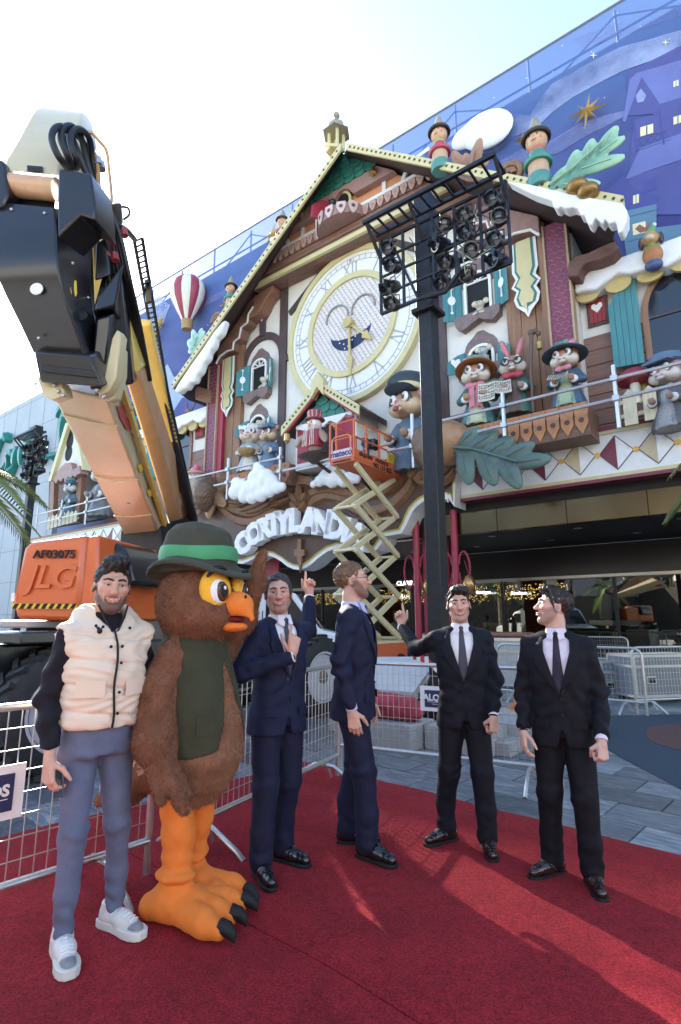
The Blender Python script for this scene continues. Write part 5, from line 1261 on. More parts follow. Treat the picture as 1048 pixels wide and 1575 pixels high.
def bow(c, s, col, tails=True):
 q = MB(); c = Vector(c)
 for sx in (-1, 1):
  q.sph(c + Vector((sx * .11 * s, 0, 0)), (.11 * s, .05 * s, .075 * s), 10, 6)
  if tails: q.prism([c + Vector((sx * .02, -.03, 0)), c + Vector((sx * .12 * s, -.03, -.02)), c + Vector((sx * .14 * s, -.06, -.55 * s)), c + Vector((sx * .07 * s, -.06, -.47 * s)), c + Vector((sx * .02 * s, -.06, -.52 * s))], (0, .03, 0))
 q.sph(c, .06 * s, 8, 6); return q
PAPER = mat('sheet_music', (.62, .58, .48), .7, var=.08); INKB = mat('music_ink', (.08, .07, .06), .7); PINKR = mat('pink_ribbon', (.6, .2, .25), .45)
SCH = 'singing animal figures on the balconies'
S0 = .93 * .98
critter('cat_figure', 'cat figure in orange flowered hat and pink bow holding sheet music', (737, 657), 1.0, 1.16, 14, 'cat', ((.38, .2, .1), (.62, .54, .44), PK), ((.05, .14, .13), 0), (.5, .5, .3), ((.34, .13, .04), (.2, .28, .2), .52, -14),
  (('sheet_music', sheet((.3, -.5, .72), .42, .5, 10, -10), PAPER), ('music_notes', staves((.3, -.515, .72), .42, .5, 10, -10), INKB), ('ribbon_bow', bow((0, -.3, 1.02), 1.2, 0), PINKR)), SCH)
rx_ = []
m = MB()
for sx in (-1, 1): m.tube([(sx * .17 + .1 * math.cos(R(a)), -.41, 1.4 + .1 * math.sin(R(a))) for a in range(0, 360, 24)], .018, 5, closed=True)
m.tube([(-.07, -.42, 1.41), (.07, -.42, 1.41)], .015, 5); rx_.append(('spectacles', m, mat('spectacle_black', (.02, .02, .02), .3)))
m = MB(); m.tube([(.46, -.36, -.1), (.47, -.36, .9), (.5, -.3, 1.6), (.54, -.3, 2.1)], [.04, .045, .05, .06], 8); m.sph((.54, -.3, 2.14), .09, 8, 6); m.sph((.64, -.3, 2.16), .08, 8, 6); m.sph((.72, -.3, 2.08), .07, 8, 6); rx_.append(('walking_staff', m, mat('staff_wood', (.13, .08, .06), .6)))
m = MB(); m.tube([(.72, -.3, 2.05), (.72, -.3, 1.88)], .012, 5); m.lathe([(.02, .1), (.09, .06), (.07, -.1), (.08, -.13)], (.72, -.3, 1.76), 6); rx_.append(('hanging_lantern', m, mat('lantern_brass', (.4, .3, .1), .4, .5)))
rx_ += [('sheet_music', sheet((-.24, -.5, .7), .42, .46, 25, 12), PAPER), ('music_notes', staves((-.24, -.515, .7), .42, .46, 25, 12), INKB), ('bow_tie', bow((0, -.3, 1.06), 1.3, 0, False), mat('red_bow', (.4, .05, .07), .5))]
critter('rabbit_figure', 'bespectacled rabbit figure with tall ears holding a lantern staff', (795, 640), .8, 1.08, 12, 'rabbit', ((.3, .2, .14), (.6, .52, .44), PK), ((.06, .15, .13), 0), (.12, .07, .05), None, rx_, SCH)
critter('fox_figure', 'fox figure in wide blue flowered hat reading an open song book', (876, 628), 1.0, 1.0, 0, 'fox', ((.42, .2, .1), (.65, .55, .45), PK), ((.055, .09, .14), 0), (.35, .42, .25), ((.05, .085, .12), (.1, .2, .15), .58, -6),
  (('song_book', sheet((-.1, -.52, .78), .5, .34, 50, 0), PAPER), ('music_notes', staves((-.1, -.54, .78), .5, .34, 50, 0), INKB), ('ribbon_bow', bow((0, -.3, 1.05), 1.0, 0, False), PINKR)), SCH)
bq = MB(); bq.lathe([(.12, -.1), (.3, .0), (.34, .12), (.3, .12), (.1, .02)], (0, -.42, .6), 14)
critter('sheep_figure', 'woolly white sheep figure carrying a wicker basket, left of the dial', (384, 727), 1.0, 1.12, 30, 'sheep', ((.7, .64, .55), (.68, .5, .38), (.3, .15, .12)), ((.3, .36, .36), 0), (.7, .66, .58), None, (('wicker_basket', bq, wood('wicker', (.38, .24, .09), (3, 3, 9))),), SCH)
m = MB(); m.lathe([(.1, .24), (.3, .2), (.36, .06), (.34, .0)], (0, .02, 1.62), 18); m.box((0, -.34, 1.63), (.5, .34, .05), Matrix.Rotation(R(12), 3, 'X'))
critter('mouse_figure', 'brown mouse figure in blue cap and jacket beside the woolly sheep', (414, 722), 1.0, 1.0, 8, 'bear', ((.32, .2, .1), (.6, .45, .28), PK), ((.1, .16, .24), 0), (.14, .2, .28), None, (('flat_cap', m, mat('cap_blue', (.1, .16, .24), .7)),), SCH)
# captain bear behind the orange basket
m = MB(); T_ = Matrix.Translation((0, 0, 1.62)) @ Matrix.Rotation(R(-12), 4, 'X'); m.lathe([(.05, .3), (.42, .33), (.47, .24), (.36, .12), (.34, .0)], (0, 0, 0), 22); m.v = [tuple(T_ @ Vector(v)) for v in m.v]
m2 = MB(); m2.lathe([(.365, .13), (.385, .12), (.37, .03), (.35, .02)], (0, 0, 0), 22); m2.v = [tuple(T_ @ Vector(v)) for v in m2.v]
m3 = MB(); m3.sph((0, -.3, -.02), (.34, .26, .04), 16, 6); m3.v = [tuple(T_ @ Vector(v)) for v in m3.v]
m4 = MB(); m4.sph((-.02, -.4, 1.245), (.085, .03, .06), 10, 6)
critter('bear_figure', 'big bear figure in blue peaked cap behind the orange lift basket', (632, 728), .95, 1.62, -8, 'bear', ((.33, .19, .1), (.6, .42, .26), PK), ((.08, .12, .16), 0), (.09, .13, .17), None, (('peaked_cap', m, mat('captain_blue', (.045, .07, .095), .6)), ('cap_band', m2, GOLDL), ('cap_peak', m3, mat('captain_blue', (.045, .07, .095), .6)), ('open_mouth', m4, mat('mouth_red', (.25, .04, .04), .4))))
# owl in a top hat on its perch
th, b = fig('top_hat_owl', 'owl figure in striped top hat and waistcoat on a round perch', (484, 700), 2.3, 'animal figure')
bl(th, 'body', .025, (-.75, -.5, 0), (.75, .5, 1.4), [('ell', (0, 0, .5), (.3, .26, .4), .05, (.4, .3, .24)), ('ell', (0, -.02, 1.02), (.27, .25, .25), .05, (.62, .55, .46)), ('ell', (-.11, -.2, 1.06), (.1, .06, .1), .02, (.8, .76, .7)), ('ell', (.11, -.2, 1.06), (.1, .06, .1), .02, (.8, .76, .7)), ('cap', (0, -.24, 1.0), (0, -.34, .93), .06, .015, .01, (.65, .25, .05)),
 ('chain', [(-.28, 0, .72), (-.55, -.1, .62), (-.62, -.2, .4)], [.12, .12, .07], .03, (.4, .3, .22)), ('chain', [(.28, 0, .72), (.5, -.12, .5), (.62, -.2, .32)], [.12, .13, .07], .03, (.35, .22, .14)), ('cap', (-.1, -.05, .15), (-.1, -.1, .02), .06, .07, .02, (.3, .2, .12)), ('cap', (.1, -.05, .15), (.1, -.1, .02), .06, .07, .02, (.3, .2, .12))], b)
eyes(th, 0, (.1, -.24, 1.08), .07, b, 1.0)
bl(th, 'waistcoat', .02, (-.45, -.4, .2), (.45, .4, .95), [('loft', [(.25, 0, 0, .27, .25), (.5, 0, 0, .34, .3), (.85, 0, 0, .26, .24)], .03, (.35, .03, .06))] + [('cap', (x, -.36, .24), (x * .8, -.3, .88), .018, .018, .004, (.7, .6, .5)) for x in (-.24, -.16, -.08, .08, .16, .24)], b)
m = MB(); m.lathe([(.24, .3), (.25, .28), (.2, .02), (.34, 0), (.35, -.03), (.2, -.03)], (0, 0, 1.25), 20); mk('top_hat', m, mat('hat_crimson', (.3, .05, .07), .5, var=.3), th.o, smooth=30)
for k in range(10):
 a = R(k * 36); m = MB(); m.bar((.215 * math.cos(a), .215 * math.sin(a), 1.3), (.247 * math.cos(a), .247 * math.sin(a), 1.52), .05, .02); mk('hat_stripe', m, mat('stripe_pink', (.6, .35, .33), .5), th.o)
m = MB(); m.lathe([(.1, -.3), (.3, -.16), (.62, -.05), (.66, .0), (.6, .03)], (0, 0, 0), 24, sy=.7); mk('perch', m, mat('perch_brown', (.07, .045, .035), .5), th.o); m = MB(); m.tube([(0, 0, -.2), (0, 1.2, -.5)], .06, 8); mk('perch_arm', m, ROOFU, th.o)
# mouse and friends in the windows
for i, (px, lb) in enumerate((((740, 489), 'pale mouse figure leaning out of the upper right window'), ((407, 600), 'pale mouse figure leaning out of the upper left window'), ((401, 667), 'little pale mouse figure in the lower left window'), ((745, 561), 'bluish mouse figure peeping from the lower right window'))):
 th, b = fig('window_mouse', lb, px, .12, 'animal figure', 'mouse figures in the clock house windows')
 fur = (.55, .5, .42) if i != 3 else (.35, .42, .46)
 bl(th, 'body', .022, (-.45, -.35, -.1), (.45, .3, 1.0), [('ell', (0, 0, .2), (.2, .16, .26), .04, fur), ('ell', (0, -.06, .55), (.2, .18, .18), .04, fur), ('ell', (0, -.2, .5), (.09, .1, .07), .03, (.7, .62, .5)), ('ell', (-.24, 0, .7), (.14, .05, .14), .02, fur), ('ell', (.24, 0, .7), (.14, .05, .14), .02, fur), ('ell', (-.24, -.05, .7), (.09, .02, .09), .01, (.72, .6, .3)), ('ell', (.24, -.05, .7), (.09, .02, .09), .01, (.72, .6, .3)), ('chain', [(-.18, -.05, .3), (-.2, -.2, .12), (-.08, -.25, .12)], .06, .02, fur), ('chain', [(.18, -.05, .3), (.2, -.2, .12), (.08, -.25, .12)], .06, .02, fur), ('ell', (0, -.29, .52), .03, .01, DK)], b, .8)
 eyes(th, 0, (.08, -.2, .6), .045, b, .8)
# ------------------------------------------------------------------ roof dolls
def doll(px, lb, S, d, cols):
 th, b = fig('wooden_doll', lb, px, d, 'doll', 'wooden peg dolls in pointed hats on the roof'); a, c, e = cols
 m = MB(); m.lathe([(.4, 0), (.46, .12), (.44, .42), (.4, .5)], (0, 0, 0), 20); m.v = [tuple(Vector(v) * S) for v in m.v]; mk('base_body', m, mat('doll_teal', (.08, .25, .22), .4), th.o)
 m = MB(); m.lathe([(.38, .2), (.385, .5), (.37, .85)], (0, 0, .3), 20); m.v = [tuple(Vector(v) * S) for v in m.v]; mk('wood_body', m, mat('doll_wood', (.55, .36, .22), .45, var=.15), th.o)
 m = MB(); m.lathe([(.5, .98), (.53, 1.02), (.53, 1.12), (.4, 1.18), (.3, 1.5), (.26, 1.62)], (0, 0, 0), 20); m.v = [tuple(Vector(v) * S) for v in m.v]; mk('jacket', m, mat('doll_j' + str(a[0]), a, .4), th.o)
 m = MB(); m.lathe([(.28, 1.45), (.3, 1.6), (.22, 1.72)], (0, 0, 0), 20); m.v = [tuple(Vector(v) * S) for v in m.v]; mk('collar', m, mat('doll_c' + str(c[0]), c, .4), th.o)
 bl(th, 'head', .03, (-.5, -.55, 1.5), (.5, .5, 2.6), [('ell', (0, 0, 2.05), (.4, .38, .42), .03, (.62, .38, .22)), ('ell', (0, .08, 2.12), (.42, .36, .4), .02, (.03, .025, .025)), ('ell', (0, -.06, 2.0), (.37, .36, .38), .02, (.62, .38, .22)), ('ell', (-.24, -.31, 1.94), (.07, .04, .06), .01, (.65, .2, .14)), ('ell', (.24, -.31, 1.94), (.07, .04, .06), .01, (.65, .2, .14)), ('ell', (0, -.42, 1.98), .035, .01, (.6, .3, .2)),
  ('ell', (-.14, -.39, 2.08), (.04, .03, .06), .01, DK), ('ell', (.14, -.39, 2.08), (.04, .03, .06), .01, DK), ('chain', [(-.13, -.385, 1.88), (0, -.4, 1.84), (.13, -.385, 1.88)], .016, .006, (.3, .06, .05))], b, S)
 m = MB(); m.lathe([(.02, .98), (.1, .9), (.2, .6), (.34, .25), (.38, .14)], (0, 0, 2.2), 20); m.v = [tuple(Vector(v) * S) for v in m.v]; mk('pointed_hat', m, mat('doll_hat', (.3, .26, .18), .6, var=.25, scale=3), th.o)
 m = MB(); m.lathe([(.36, .2), (.54, .08), (.56, .0), (.52, -.04), (.36, .06)], (0, 0, 2.2), 20); m.v = [tuple(Vector(v) * S) for v in m.v]; mk('hat_brim', m, mat('doll_brim', (.06, .05, .045), .6), th.o)
doll((678, 264), 'wooden peg doll with red sash on the roof, nearer the lantern', .66, 1.85, ((.45, .06, .1), (.3, .45, .15), 0)); doll((831, 290), 'wooden peg doll with green sash beside the green leaf', .74, 1.85, ((.06, .25, .18), (.5, .12, .14), 0))
doll((434, 378), 'wooden peg doll half hidden behind the upper left roof edge', .6, -.6, ((.45, .06, .1), (.3, .45, .15), 0)); doll((354, 478), 'wooden peg doll half hidden behind the lower left roof edge', .6, -.6, ((.06, .25, .18), (.5, .12, .14), 0))
# ------------------------------------------------------------------ leaves, acorns, scrolls
def leaf(name, label, px0, lobes, d, cols, spine, gr=None, h=.05):
 """lobes: (x0, y0, x1, y1, r) photo strokes from the midrib outwards, all on plane d"""
 C = [(FP(x0, y0, d), FP(x1, y1, d), r) for x0, y0, x1, y1, r in lobes]; b = FP(*px0, d)
 lo = [min(min(p[i], q[i]) - r - .15 for p, q, r in C) for i in range(3)]; hi = [max(max(p[i], q[i]) + r + .15 for p, q, r in C) for i in range(3)]
 th = Th(name, label, 'leaf ornament', b, 'F', gr); B = Blob(lo, hi, h, cols[0])
 for k, (p, q, r) in enumerate(C):
  p = np.array(p); q = np.array(q); n = 6
  for j in range(n):
   a = p + (q - p) * j / n; c = p + (q - p) * (j + 1) / n; f = lambda u: r * (.5 + .5 * math.sin(math.pi * min(1, u * .8 + .15)))
   cc = tuple(np.array(cols[0]) * (1 - (j + 1) / n) + np.array(cols[1]) * ((j + 1) / n)); B.cap(a, c, f(j / n), f((j + 1) / n), .05, cc)
 for i in range(3): pass
 mb = skin(B, None, 2); V = np.asarray(mb.v); yc = -d; V[:, 1] = yc + (V[:, 1] - yc) * .42; mb.v = V
 mkb('blade', mb, FIG, th.o, b)
 m = MB(); m.tube([Vector(FP(x, y, d)) + Vector((0, -.16, 0)) for x, y in spine], .035, 6); mk('midrib', m, mat('leaf_vein' + name, tuple(c * .8 for c in cols[1]), .5), th.o, b)
 for (p, q, r) in C[1:]:
  m = MB(); P = [Vector(p).lerp(Vector(q), u) + Vector((0, -.42 * r * (.8 + .2 * math.sin(u * 3)) - .01, 0)) for u in (.1, .35, .6, .8)]; m.tube(P, [.03, .025, .02, .008], 5); mk('vein', m, mat('leaf_vein' + name, tuple(c * .8 for c in cols[1]), .5), th.o, b)
 return th
leaf('oak_leaf', 'big green grey oak leaf ornament on the diamond fascia beside the tower', (700, 690), [(696, 690, 800, 714, .16), (706, 686, 734, 661, .2), (725, 690, 762, 667, .22), (752, 697, 785, 677, .22), (778, 704, 817, 685, .22), (795, 712, 842, 706, .22), (712, 698, 722, 738, .27), (742, 705, 760, 740, .25), (775, 712, 797, 745, .25)], 1.75, ((.05, .065, .06), (.1, .18, .145)), [(700, 690), (730, 692), (765, 702), (800, 712)])
leaf('green_leaf', 'pale green lobed leaf ornament on the snowy right eave', (848, 290), [(848, 289, 930, 225, .13), (852, 289, 868, 262, .2), (862, 286, 918, 283, .18), (880, 270, 886, 236, .2), (890, 264, 955, 243, .2), (903, 250, 910, 218, .18), (925, 232, 946, 199, .19), (920, 238, 958, 213, .15)], 1.95, ((.06, .22, .19), (.36, .56, .36)), [(848, 289), (885, 262), (930, 222)])
leaf('green_leaf', 'small mint green leaf ornament at the left eave', (302, 532), [(302, 534, 314, 512, .2), (303, 531, 297, 510, .22), (302, 533, 291, 526, .26), (305, 528, 310, 508, .22), (300, 536, 292, 540, .2)], .6, ((.2, .4, .32), (.42, .6, .48)), [(303, 534), (306, 520)])
leaf('brown_leaf', 'coppery brown leaf cluster on the roof behind the lamp rack', (725, 268), [(725, 272, 737, 218, .22), (722, 268, 716, 238, .15), (715, 270, 698, 236, .2), (728, 268, 750, 247, .16), (720, 272, 757, 270, .17)], 1.85, ((.12, .05, .03), (.4, .22, .12)), [(725, 270), (733, 235)])
leaf('brown_leaf', 'brown leaf cluster hanging from the left acorn', (312, 770), [(318, 762, 300, 790, .35), (325, 765, 322, 792, .3), (330, 760, 345, 775, .28)], 1.2, ((.14, .07, .04), (.32, .18, .09)), [(318, 762), (305, 785)])
m = MB(); c = FP(785, 270, 1.8); m.tube([(c[0] + (.12 + .05 * a / 90) * math.cos(R(a)), c[1], c[2] + (.12 + .05 * a / 90) * math.sin(R(a))) for a in range(0, 560, 25)], .1, 8); one('scroll_ornament', 'small brown spiral scroll on the roof beside the right doll', 'scroll ornament', m, CARVE, c, 'F')
m = MB(); c = FP(335, 492, -.4); m.tube([(c[0] + (.1 + .05 * a / 90) * math.cos(R(a)), c[1], c[2] + (.1 + .05 * a / 90) * math.sin(R(a))) for a in range(0, 560, 25)], .1, 8); one('scroll_ornament', 'small spiral scroll behind the left roof edge', 'scroll ornament', m, CARVE, c, 'F')
for x, y, lb in ((888, 288, 'left gold nut below the green leaf on the right eave'), (905, 295, 'right gold nut below the green leaf on the right eave')):
 c = FP(x, y, 2.1); m = MB(); m.sph(c, (.28, .28, .22), 14, 10); one('gold_nut', lb, 'nut ornament', m, mat('nut_gold', (.3, .17, .05), .3, .6), c, 'F', 'gold nuts on the right eave')
def acorn(px, lb, S, tilt, flip=1):
 c = FP(*px, 1.35); th = Th('giant_acorn', lb, 'acorn ornament', c, 'F', 'giant acorns flanking the sign board'); M = Matrix.Rotation(R(tilt), 4, 'Y') @ Matrix.Rotation(R(14), 4, 'X')
 bl(th, 'nut', .05, (-1, -1, -.3), (1, 1, 1.4), [('loft', [(-.1, 0, 0, .6, .6), (.3, 0, 0, .62, .62), (.75, 0, 0, .45, .45), (1.0, 0, 0, .2, .2)], .1, (.36, .2, .1), 'add', 2.0), ('cap', (0, 0, .9), (0, 0, 1.15), .12, .03, .08, (.3, .16, .08))], c, S, M)
 bl(th, 'cup', .04, (-1, -1, -1), (1, 1, .3), [('ell', (0, 0, -.05), (.75, .75, .5), .05, (.16, .1, .06)), ('ell', (0, 0, .5), (.8, .8, .42), .04, (.16, .1, .06), 'sub'), ('cap', (0, 0, -.5), (.15, 0, -.85), .1, .09, .06, (.14, .08, .05))], c, S, M, disp=lambda x, y, z, n: .02 * np.sin(np.arctan2(y, x) * 14 + 30 * z) * np.sin(30 * z))
acorn((672, 690), 'giant brown acorn behind the black lamp tower', 1.15, 78); acorn((318, 760), 'giant dark acorn at the left end of the sign board', 1.0, -78)
# ------------------------------------------------------------------ balcony boxes under the figures
def balcony(label, pts, d, n):
 a, b_ = FP(*pts[0], d), FP(*pts[1], d); zt = max(a[2], b_[2]); th = Th('fretwork_balcony', label, 'balcony', ((a[0] + b_[0]) / 2, -d, zt - .7), 'F', 'fretwork balconies under the animal figures')
 m = MB(); m.box(((a[0] + b_[0]) / 2, -d + .55, zt - .42), (b_[0] - a[0], 1.1, .8)); th.p('balcony_box', m, wood('balcony_plank', (.2, .11, .07), (.5, 5, 5)), smooth=0)
 w = (b_[0] - a[0]) / n; OR = mat('fretwork_orange', (.45, .2, .08), .5, var=.2)
 for k in range(n):
  c = a[0] + (k + .5) * w; q = MB(); q.prism([(c + u * w, -d - .06, zt + v) for u, v in ((-.48, .05), (.48, .05), (.48, -.2), (.42, -.3), (.45, -.5), (0, -.8), (-.45, -.5), (-.42, -.3), (-.48, -.2))], (0, .05, 0)); o = th.p('fret_board', q, OR, smooth=0)
  q = MB(); q.disc((c, -d - .065, zt - .42), w * .2, (0, -.004, 0), 10); q.disc((c - w * .0, -d - .065, zt - .08), w * .08, (0, -.004, 0), 6); th.p('fret_hole', q, mat('fret_dark', (.12, .06, .05), .7), o, smooth=0)
balcony('orange fretwork balcony under the cat, rabbit and fox figures', [(708, 664), (905, 625)], 1.45, 10)
balcony('brown fretwork balcony under the sheep and mouse figures', [(352, 734), (447, 716)], 1.45, 7)
# ------------------------------------------------------------------ little cuckoo house with the owl
D1 = 1.7; ap = FP(491, 597, D1); lf = FP(434, 668, D1); cx_ = ap[0]; hw = cx_ - lf[0]
kh = Th('cuckoo_house', 'little cuckoo house with green scale gable below the dial', 'cuckoo house', (cx_, -D1, 6.4), 'F')
sl2 = (ap[2] - lf[2]) / hw; zf = FP(487, 712, D1)[2]
m = spoly([(cx_ - hw * .78, zf), (cx_ + hw * .78, zf), (cx_ + hw * .78, lf[2] + .3), (cx_, ap[2] - .3), (cx_ - hw * .78, lf[2] + .3)], D1 - .35, D1 - .4); kh.p('body', m, CREAM, smooth=0)
for sg in (-1, 1):
 e = (cx_ + sg * hw, lf[2]); o = kh.p('roof_slope', spoly([(cx_, ap[2]), (cx_, ap[2] + .25), (e[0], e[1] + .22), e], D1, D1 - .05), ROOFU, smooth=0)
 kh.p('gold_fascia', spoly([(cx_, ap[2] - .06), (cx_, ap[2] + .3), (e[0], e[1] + .27), (e[0], e[1] - .08)], D1 + .06, .07), GOLDL, o, smooth=0)
 dm = MB()
 for k in range(11):
  t = (k + 1) / 12; dm.disc((cx_ + sg * hw * t, -(D1 + .065), ap[2] + (e[1] - ap[2]) * t + .11), .042, (0, -.02, 0), 8)
 kh.p('fascia_dot', dm, MATS['dark_dot'], o, smooth=0, kind='stuff')
 kh.p('red_lining', spoly([(cx_, ap[2] - .14), (cx_, ap[2] - .06), (e[0], e[1] - .08), (e[0], e[1] - .16)], D1 - .01, .06), CRIM, o, smooth=0)
m = spoly([(cx_ - .28, ap[2] - .35), (cx_, ap[2] + .02), (cx_ + .28, ap[2] - .35), (cx_ + .28, ap[2] + .22), (cx_, ap[2] + .6), (cx_ - .28, ap[2] + .22)], D1 + .13, .3); kh.p('gable_cap', m, GOLDL, smooth=0)
zsh = lf[2] + .25
for row in range(6):
 z = zsh + row * .3; half = (ap[2] - .15 - z - .1) / sl2 * .9
 if half < .15: break
 n = max(1, round(half * 2 / .42)); st_ = half * 2 / n
 for k in range(n):
  c = cx_ - half + (k + .5) * st_ + (st_ / 4 if row % 2 else -st_ / 4) * .5
  pts = [(c - st_ / 2 + .01, z + .4), (c - st_ / 2 + .01, z + .1)] + [(c + (st_ / 2 - .01) * math.sin(R(a)), z + .1 - .14 * math.cos(R(a))) for a in range(-75, 76, 25)] + [(c + st_ / 2 - .01, z + .1), (c + st_ / 2 - .01, z + .4)]
  pts = [(min(max(s, cx_ - (ap[2] - .12 - zz) / sl2), cx_ + (ap[2] - .12 - zz) / sl2), zz) for s, zz in pts]
  m = MB(); m.prism([(s, -(D1 - .3 + (.06 if zz < z + .2 else 0)), zz) for s, zz in pts], (0, .05, 0)); kh.p('shingle', m, GREENS, smooth=0)
w2 = hw * .72
kh.p('snow_scallops', spoly([(cx_ - w2, zsh), (cx_ - w2 * .6, zsh + .02), (cx_, zsh + .05), (cx_ + w2, zsh), (cx_ + w2, zsh - .15), (cx_ + w2 * .8, zsh - .05), (cx_ + w2 * .5, zsh - .3), (cx_ + w2 * .25, zsh - .12), (cx_, zsh - .28), (cx_ - w2 * .3, zsh - .1), (cx_ - w2 * .55, zsh - .28), (cx_ - w2, zsh - .1)], D1 - .22, .1), SNOW, smooth=0)
for sx in (-1, 1): kh.p('crimson_door', spoly([(cx_ + sx * w2 * .38, zf + .25), (cx_ + sx * w2, zf + .25), (cx_ + sx * w2, zsh - .15), (cx_ + sx * w2 * .38, zsh - .1)], D1 - .3, .06), CRIM, smooth=0)
kh.p('dark_doorway', spoly([(cx_ - w2 * .36, zf + .25), (cx_ + w2 * .36, zf + .25), (cx_ + w2 * .36, zsh - .55)] + [(cx_ + w2 * .36 * math.cos(R(a)), zsh - .55 + .4 * math.sin(R(a))) for a in range(20, 180, 20)] + [(cx_ - w2 * .36, zsh - .55)], D1 - .32, .04), BLACK, smooth=0)
m = MB(); m.lathe([(.02, .2), (.1, .15), (.12, -.1), (.04, -.2)], (cx_ - hw * .8, -D1 - .1, lf[2] - .25), 8); kh.p('side_lantern', m, MATS['brass'])
# ------------------------------------------------------------------ balloon, dog, mushrooms, fences, railings, far playhouse figures
c = FP(290, 470, -2.2); bt_ = FP(288, 505, -2.2)
bal = Th('hot_air_balloon', 'red and cream striped hot air balloon hanging on the blue net', 'balloon ornament', bt_, 'F'); Rb = .98; bc = FP(290, 454, -2.2)
prof = [(.18, -1.75), (.3, -1.5), (.62, -.95), (.9, -.35), (.98, .15), (.88, .6), (.6, .92), (.25, 1.06), (.02, 1.1)]
for g_ in range(12):
 m = MB(); rows = []
 for r_, z in prof: rows.append([(bc[0] + 1.05 * r_ * (1 + .04 * math.sin(math.pi * k / 4)) * math.cos(2 * math.pi * (g_ + k / 4) / 12), bc[1] + 1.05 * r_ * math.sin(2 * math.pi * (g_ + k / 4) / 12), bc[2] + 1.1 * z) for k in range(5)])
 m.grid(rows); bal.p('gore', m, mat('balloon_red', (.32, .04, .07), .45) if g_ % 2 else mat('balloon_cream', (.72, .68, .56), .45), smooth=180, recalc=False)
zb_ = bt_[2]; m = MB(); m.lathe([(.3, -.3), (.36, .25), (.33, .28)], (bt_[0], bt_[1], zb_ + .2), 14); bal.p('basket', m, MATS['wicker'])
for a in (45, 135, 225, 315): m = MB(); m.tube([(bt_[0] + .3 * math.cos(R(a)), bt_[1] + .3 * math.sin(R(a)), zb_ + .45), (bc[0] + .2 * math.cos(R(a)), bc[1] + .2 * math.sin(R(a)), bc[2] - 1.9)], .02, 5); bal.p('rope', m, GOLD)
th, b = fig('balloon_passenger', 'tiny white penguin figure riding in the striped balloon basket', (287, 500), -2.2, 'animal figure'); bl(th, 'body', .03, (-.3, -.3, -.1), (.3, .3, 1.0), [('ell', (0, 0, .25), (.17, .15, .28), .03, WH), ('ell', (0, 0, .62), (.15, .14, .15), .03, WH), ('ell', (0, .02, .72), (.14, .13, .1), .02, (.05, .2, .12)), ('ell', (0, -.14, .6), (.04, .06, .03), .01, (.6, .3, .05))], b)
th, b = fig('elf_dog', 'little dog figure in green elf hat on the snowy side roof', (1007, 416), .3, 'animal figure')
bl(th, 'body', .025, (-.45, -.4, -.1), (.45, .4, 1.5), [('ell', (0, 0, .15), (.22, .18, .16), .03, (.06, .09, .2)), ('ell', (0, 0, .45), (.25, .2, .28), .05, (.42, .17, .05)), ('ell', (0, 0, .66), (.2, .17, .07), .02, (.12, .3, .06)), ('ell', (0, -.03, .92), (.2, .2, .2), .04, (.5, .26, .1)), ('ell', (-.24, 0, .88), (.07, .1, .18), .03, (.06, .04, .04)), ('ell', (.24, 0, .88), (.07, .1, .18), .03, (.06, .04, .04)), ('ell', (0, -.2, .86), (.1, .1, .08), .03, (.62, .5, .35)), ('cap', (0, 0, 1.05), (.1, 0, 1.3), .17, .05, .02, (.15, .35, .08)), ('ell', (.12, 0, 1.33), .06, .01, WH)], b)
th, b = fig('mushroom', 'red capped mushroom prop between the white fence pickets', (980, 622), .9, 'mushroom prop')
m = MB(); m.lathe([(.14, 0), (.12, .5), (.1, .6)], (0, 0, 0), 12); mk('stem', m, MATS['balloon_cream'], th.o); m = MB(); m.lathe([(.1, .55), (.42, .6), (.4, .75), (.2, .92), (.02, .96)], (0, 0, 0), 16); mk('cap', m, CRIM, th.o)
th, b = fig('wooden_cutout', 'golden wooden cutout shape with a round hole behind the pickets', (995, 618), .7, 'wooden cutout')
m = fpoly([(985, 590), (1000, 585), (1002, 578), (1020, 572), (1022, 590), (1035, 610), (990, 618), (975, 600)], .7, .08); mk('board', m, GOLD, th.o, b); q = MB(); c = FP(1002, 592, .71); q.disc(c, .11, (0, -.01, 0), 12); mk('hole', q, MATS['fret_dark'], th.o, b)
m = MB(); m.lathe([(.05, .28), (.36, .22), (.42, .04), (.36, .0)], (0, .02, 1.66), 18); m.box((0, -.36, 1.66), (.6, .36, .05), Matrix.Rotation(R(12), 3, 'X'))
critter('cap_rabbit', 'grey rabbit figure in blue cap behind the white pickets at right edge', (1036, 660), .95, 1.0, -20, 'cat', ((.3, .2, .15), (.6, .52, .46), PK), ((.1, .1, .1), 0), (.3, .3, .3), None, (('blue_cap', m, mat('cap_blue', (.1, .16, .24), .7)),), SCH)
def fence(label, pts, d, gr='white picket fences on the balconies'):
 th = Th('picket_fence', label, 'fence', FP(*pts[0][0], d), 'F', gr)
 PKT = wood('cream_picket', (.66, .58, .4), (6, 6, .6), .15)
 ends = []
 for (xb, yb), (xt, yt), w in pts:
  a, b_ = FP(xb, yb, d), FP(xt, yt, d); w_ = w; m = MB(); s = a[0]; m.prism([(s - w_, -d, a[2]), (s + w_, -d, a[2]), (s + w_, -d, b_[2] - .16), (s, -d, b_[2]), (s - w_, -d, b_[2] - .16)], (0, .06, 0)); th.p('picket', m, PKT, smooth=0); ends.append((s, a[2], b_[2]))
 for f_ in (.3, .68):
  m = MB(); m.bar((ends[0][0] - .25, -d + .1, ends[0][1] + (ends[0][2] - ends[0][1]) * f_), (ends[-1][0] + .25, -d + .1, ends[-1][1] + (ends[-1][2] - ends[-1][1]) * f_), .05, .1, up=(0, 0, 1)); th.p('fence_rail', m, PKT, smooth=0)
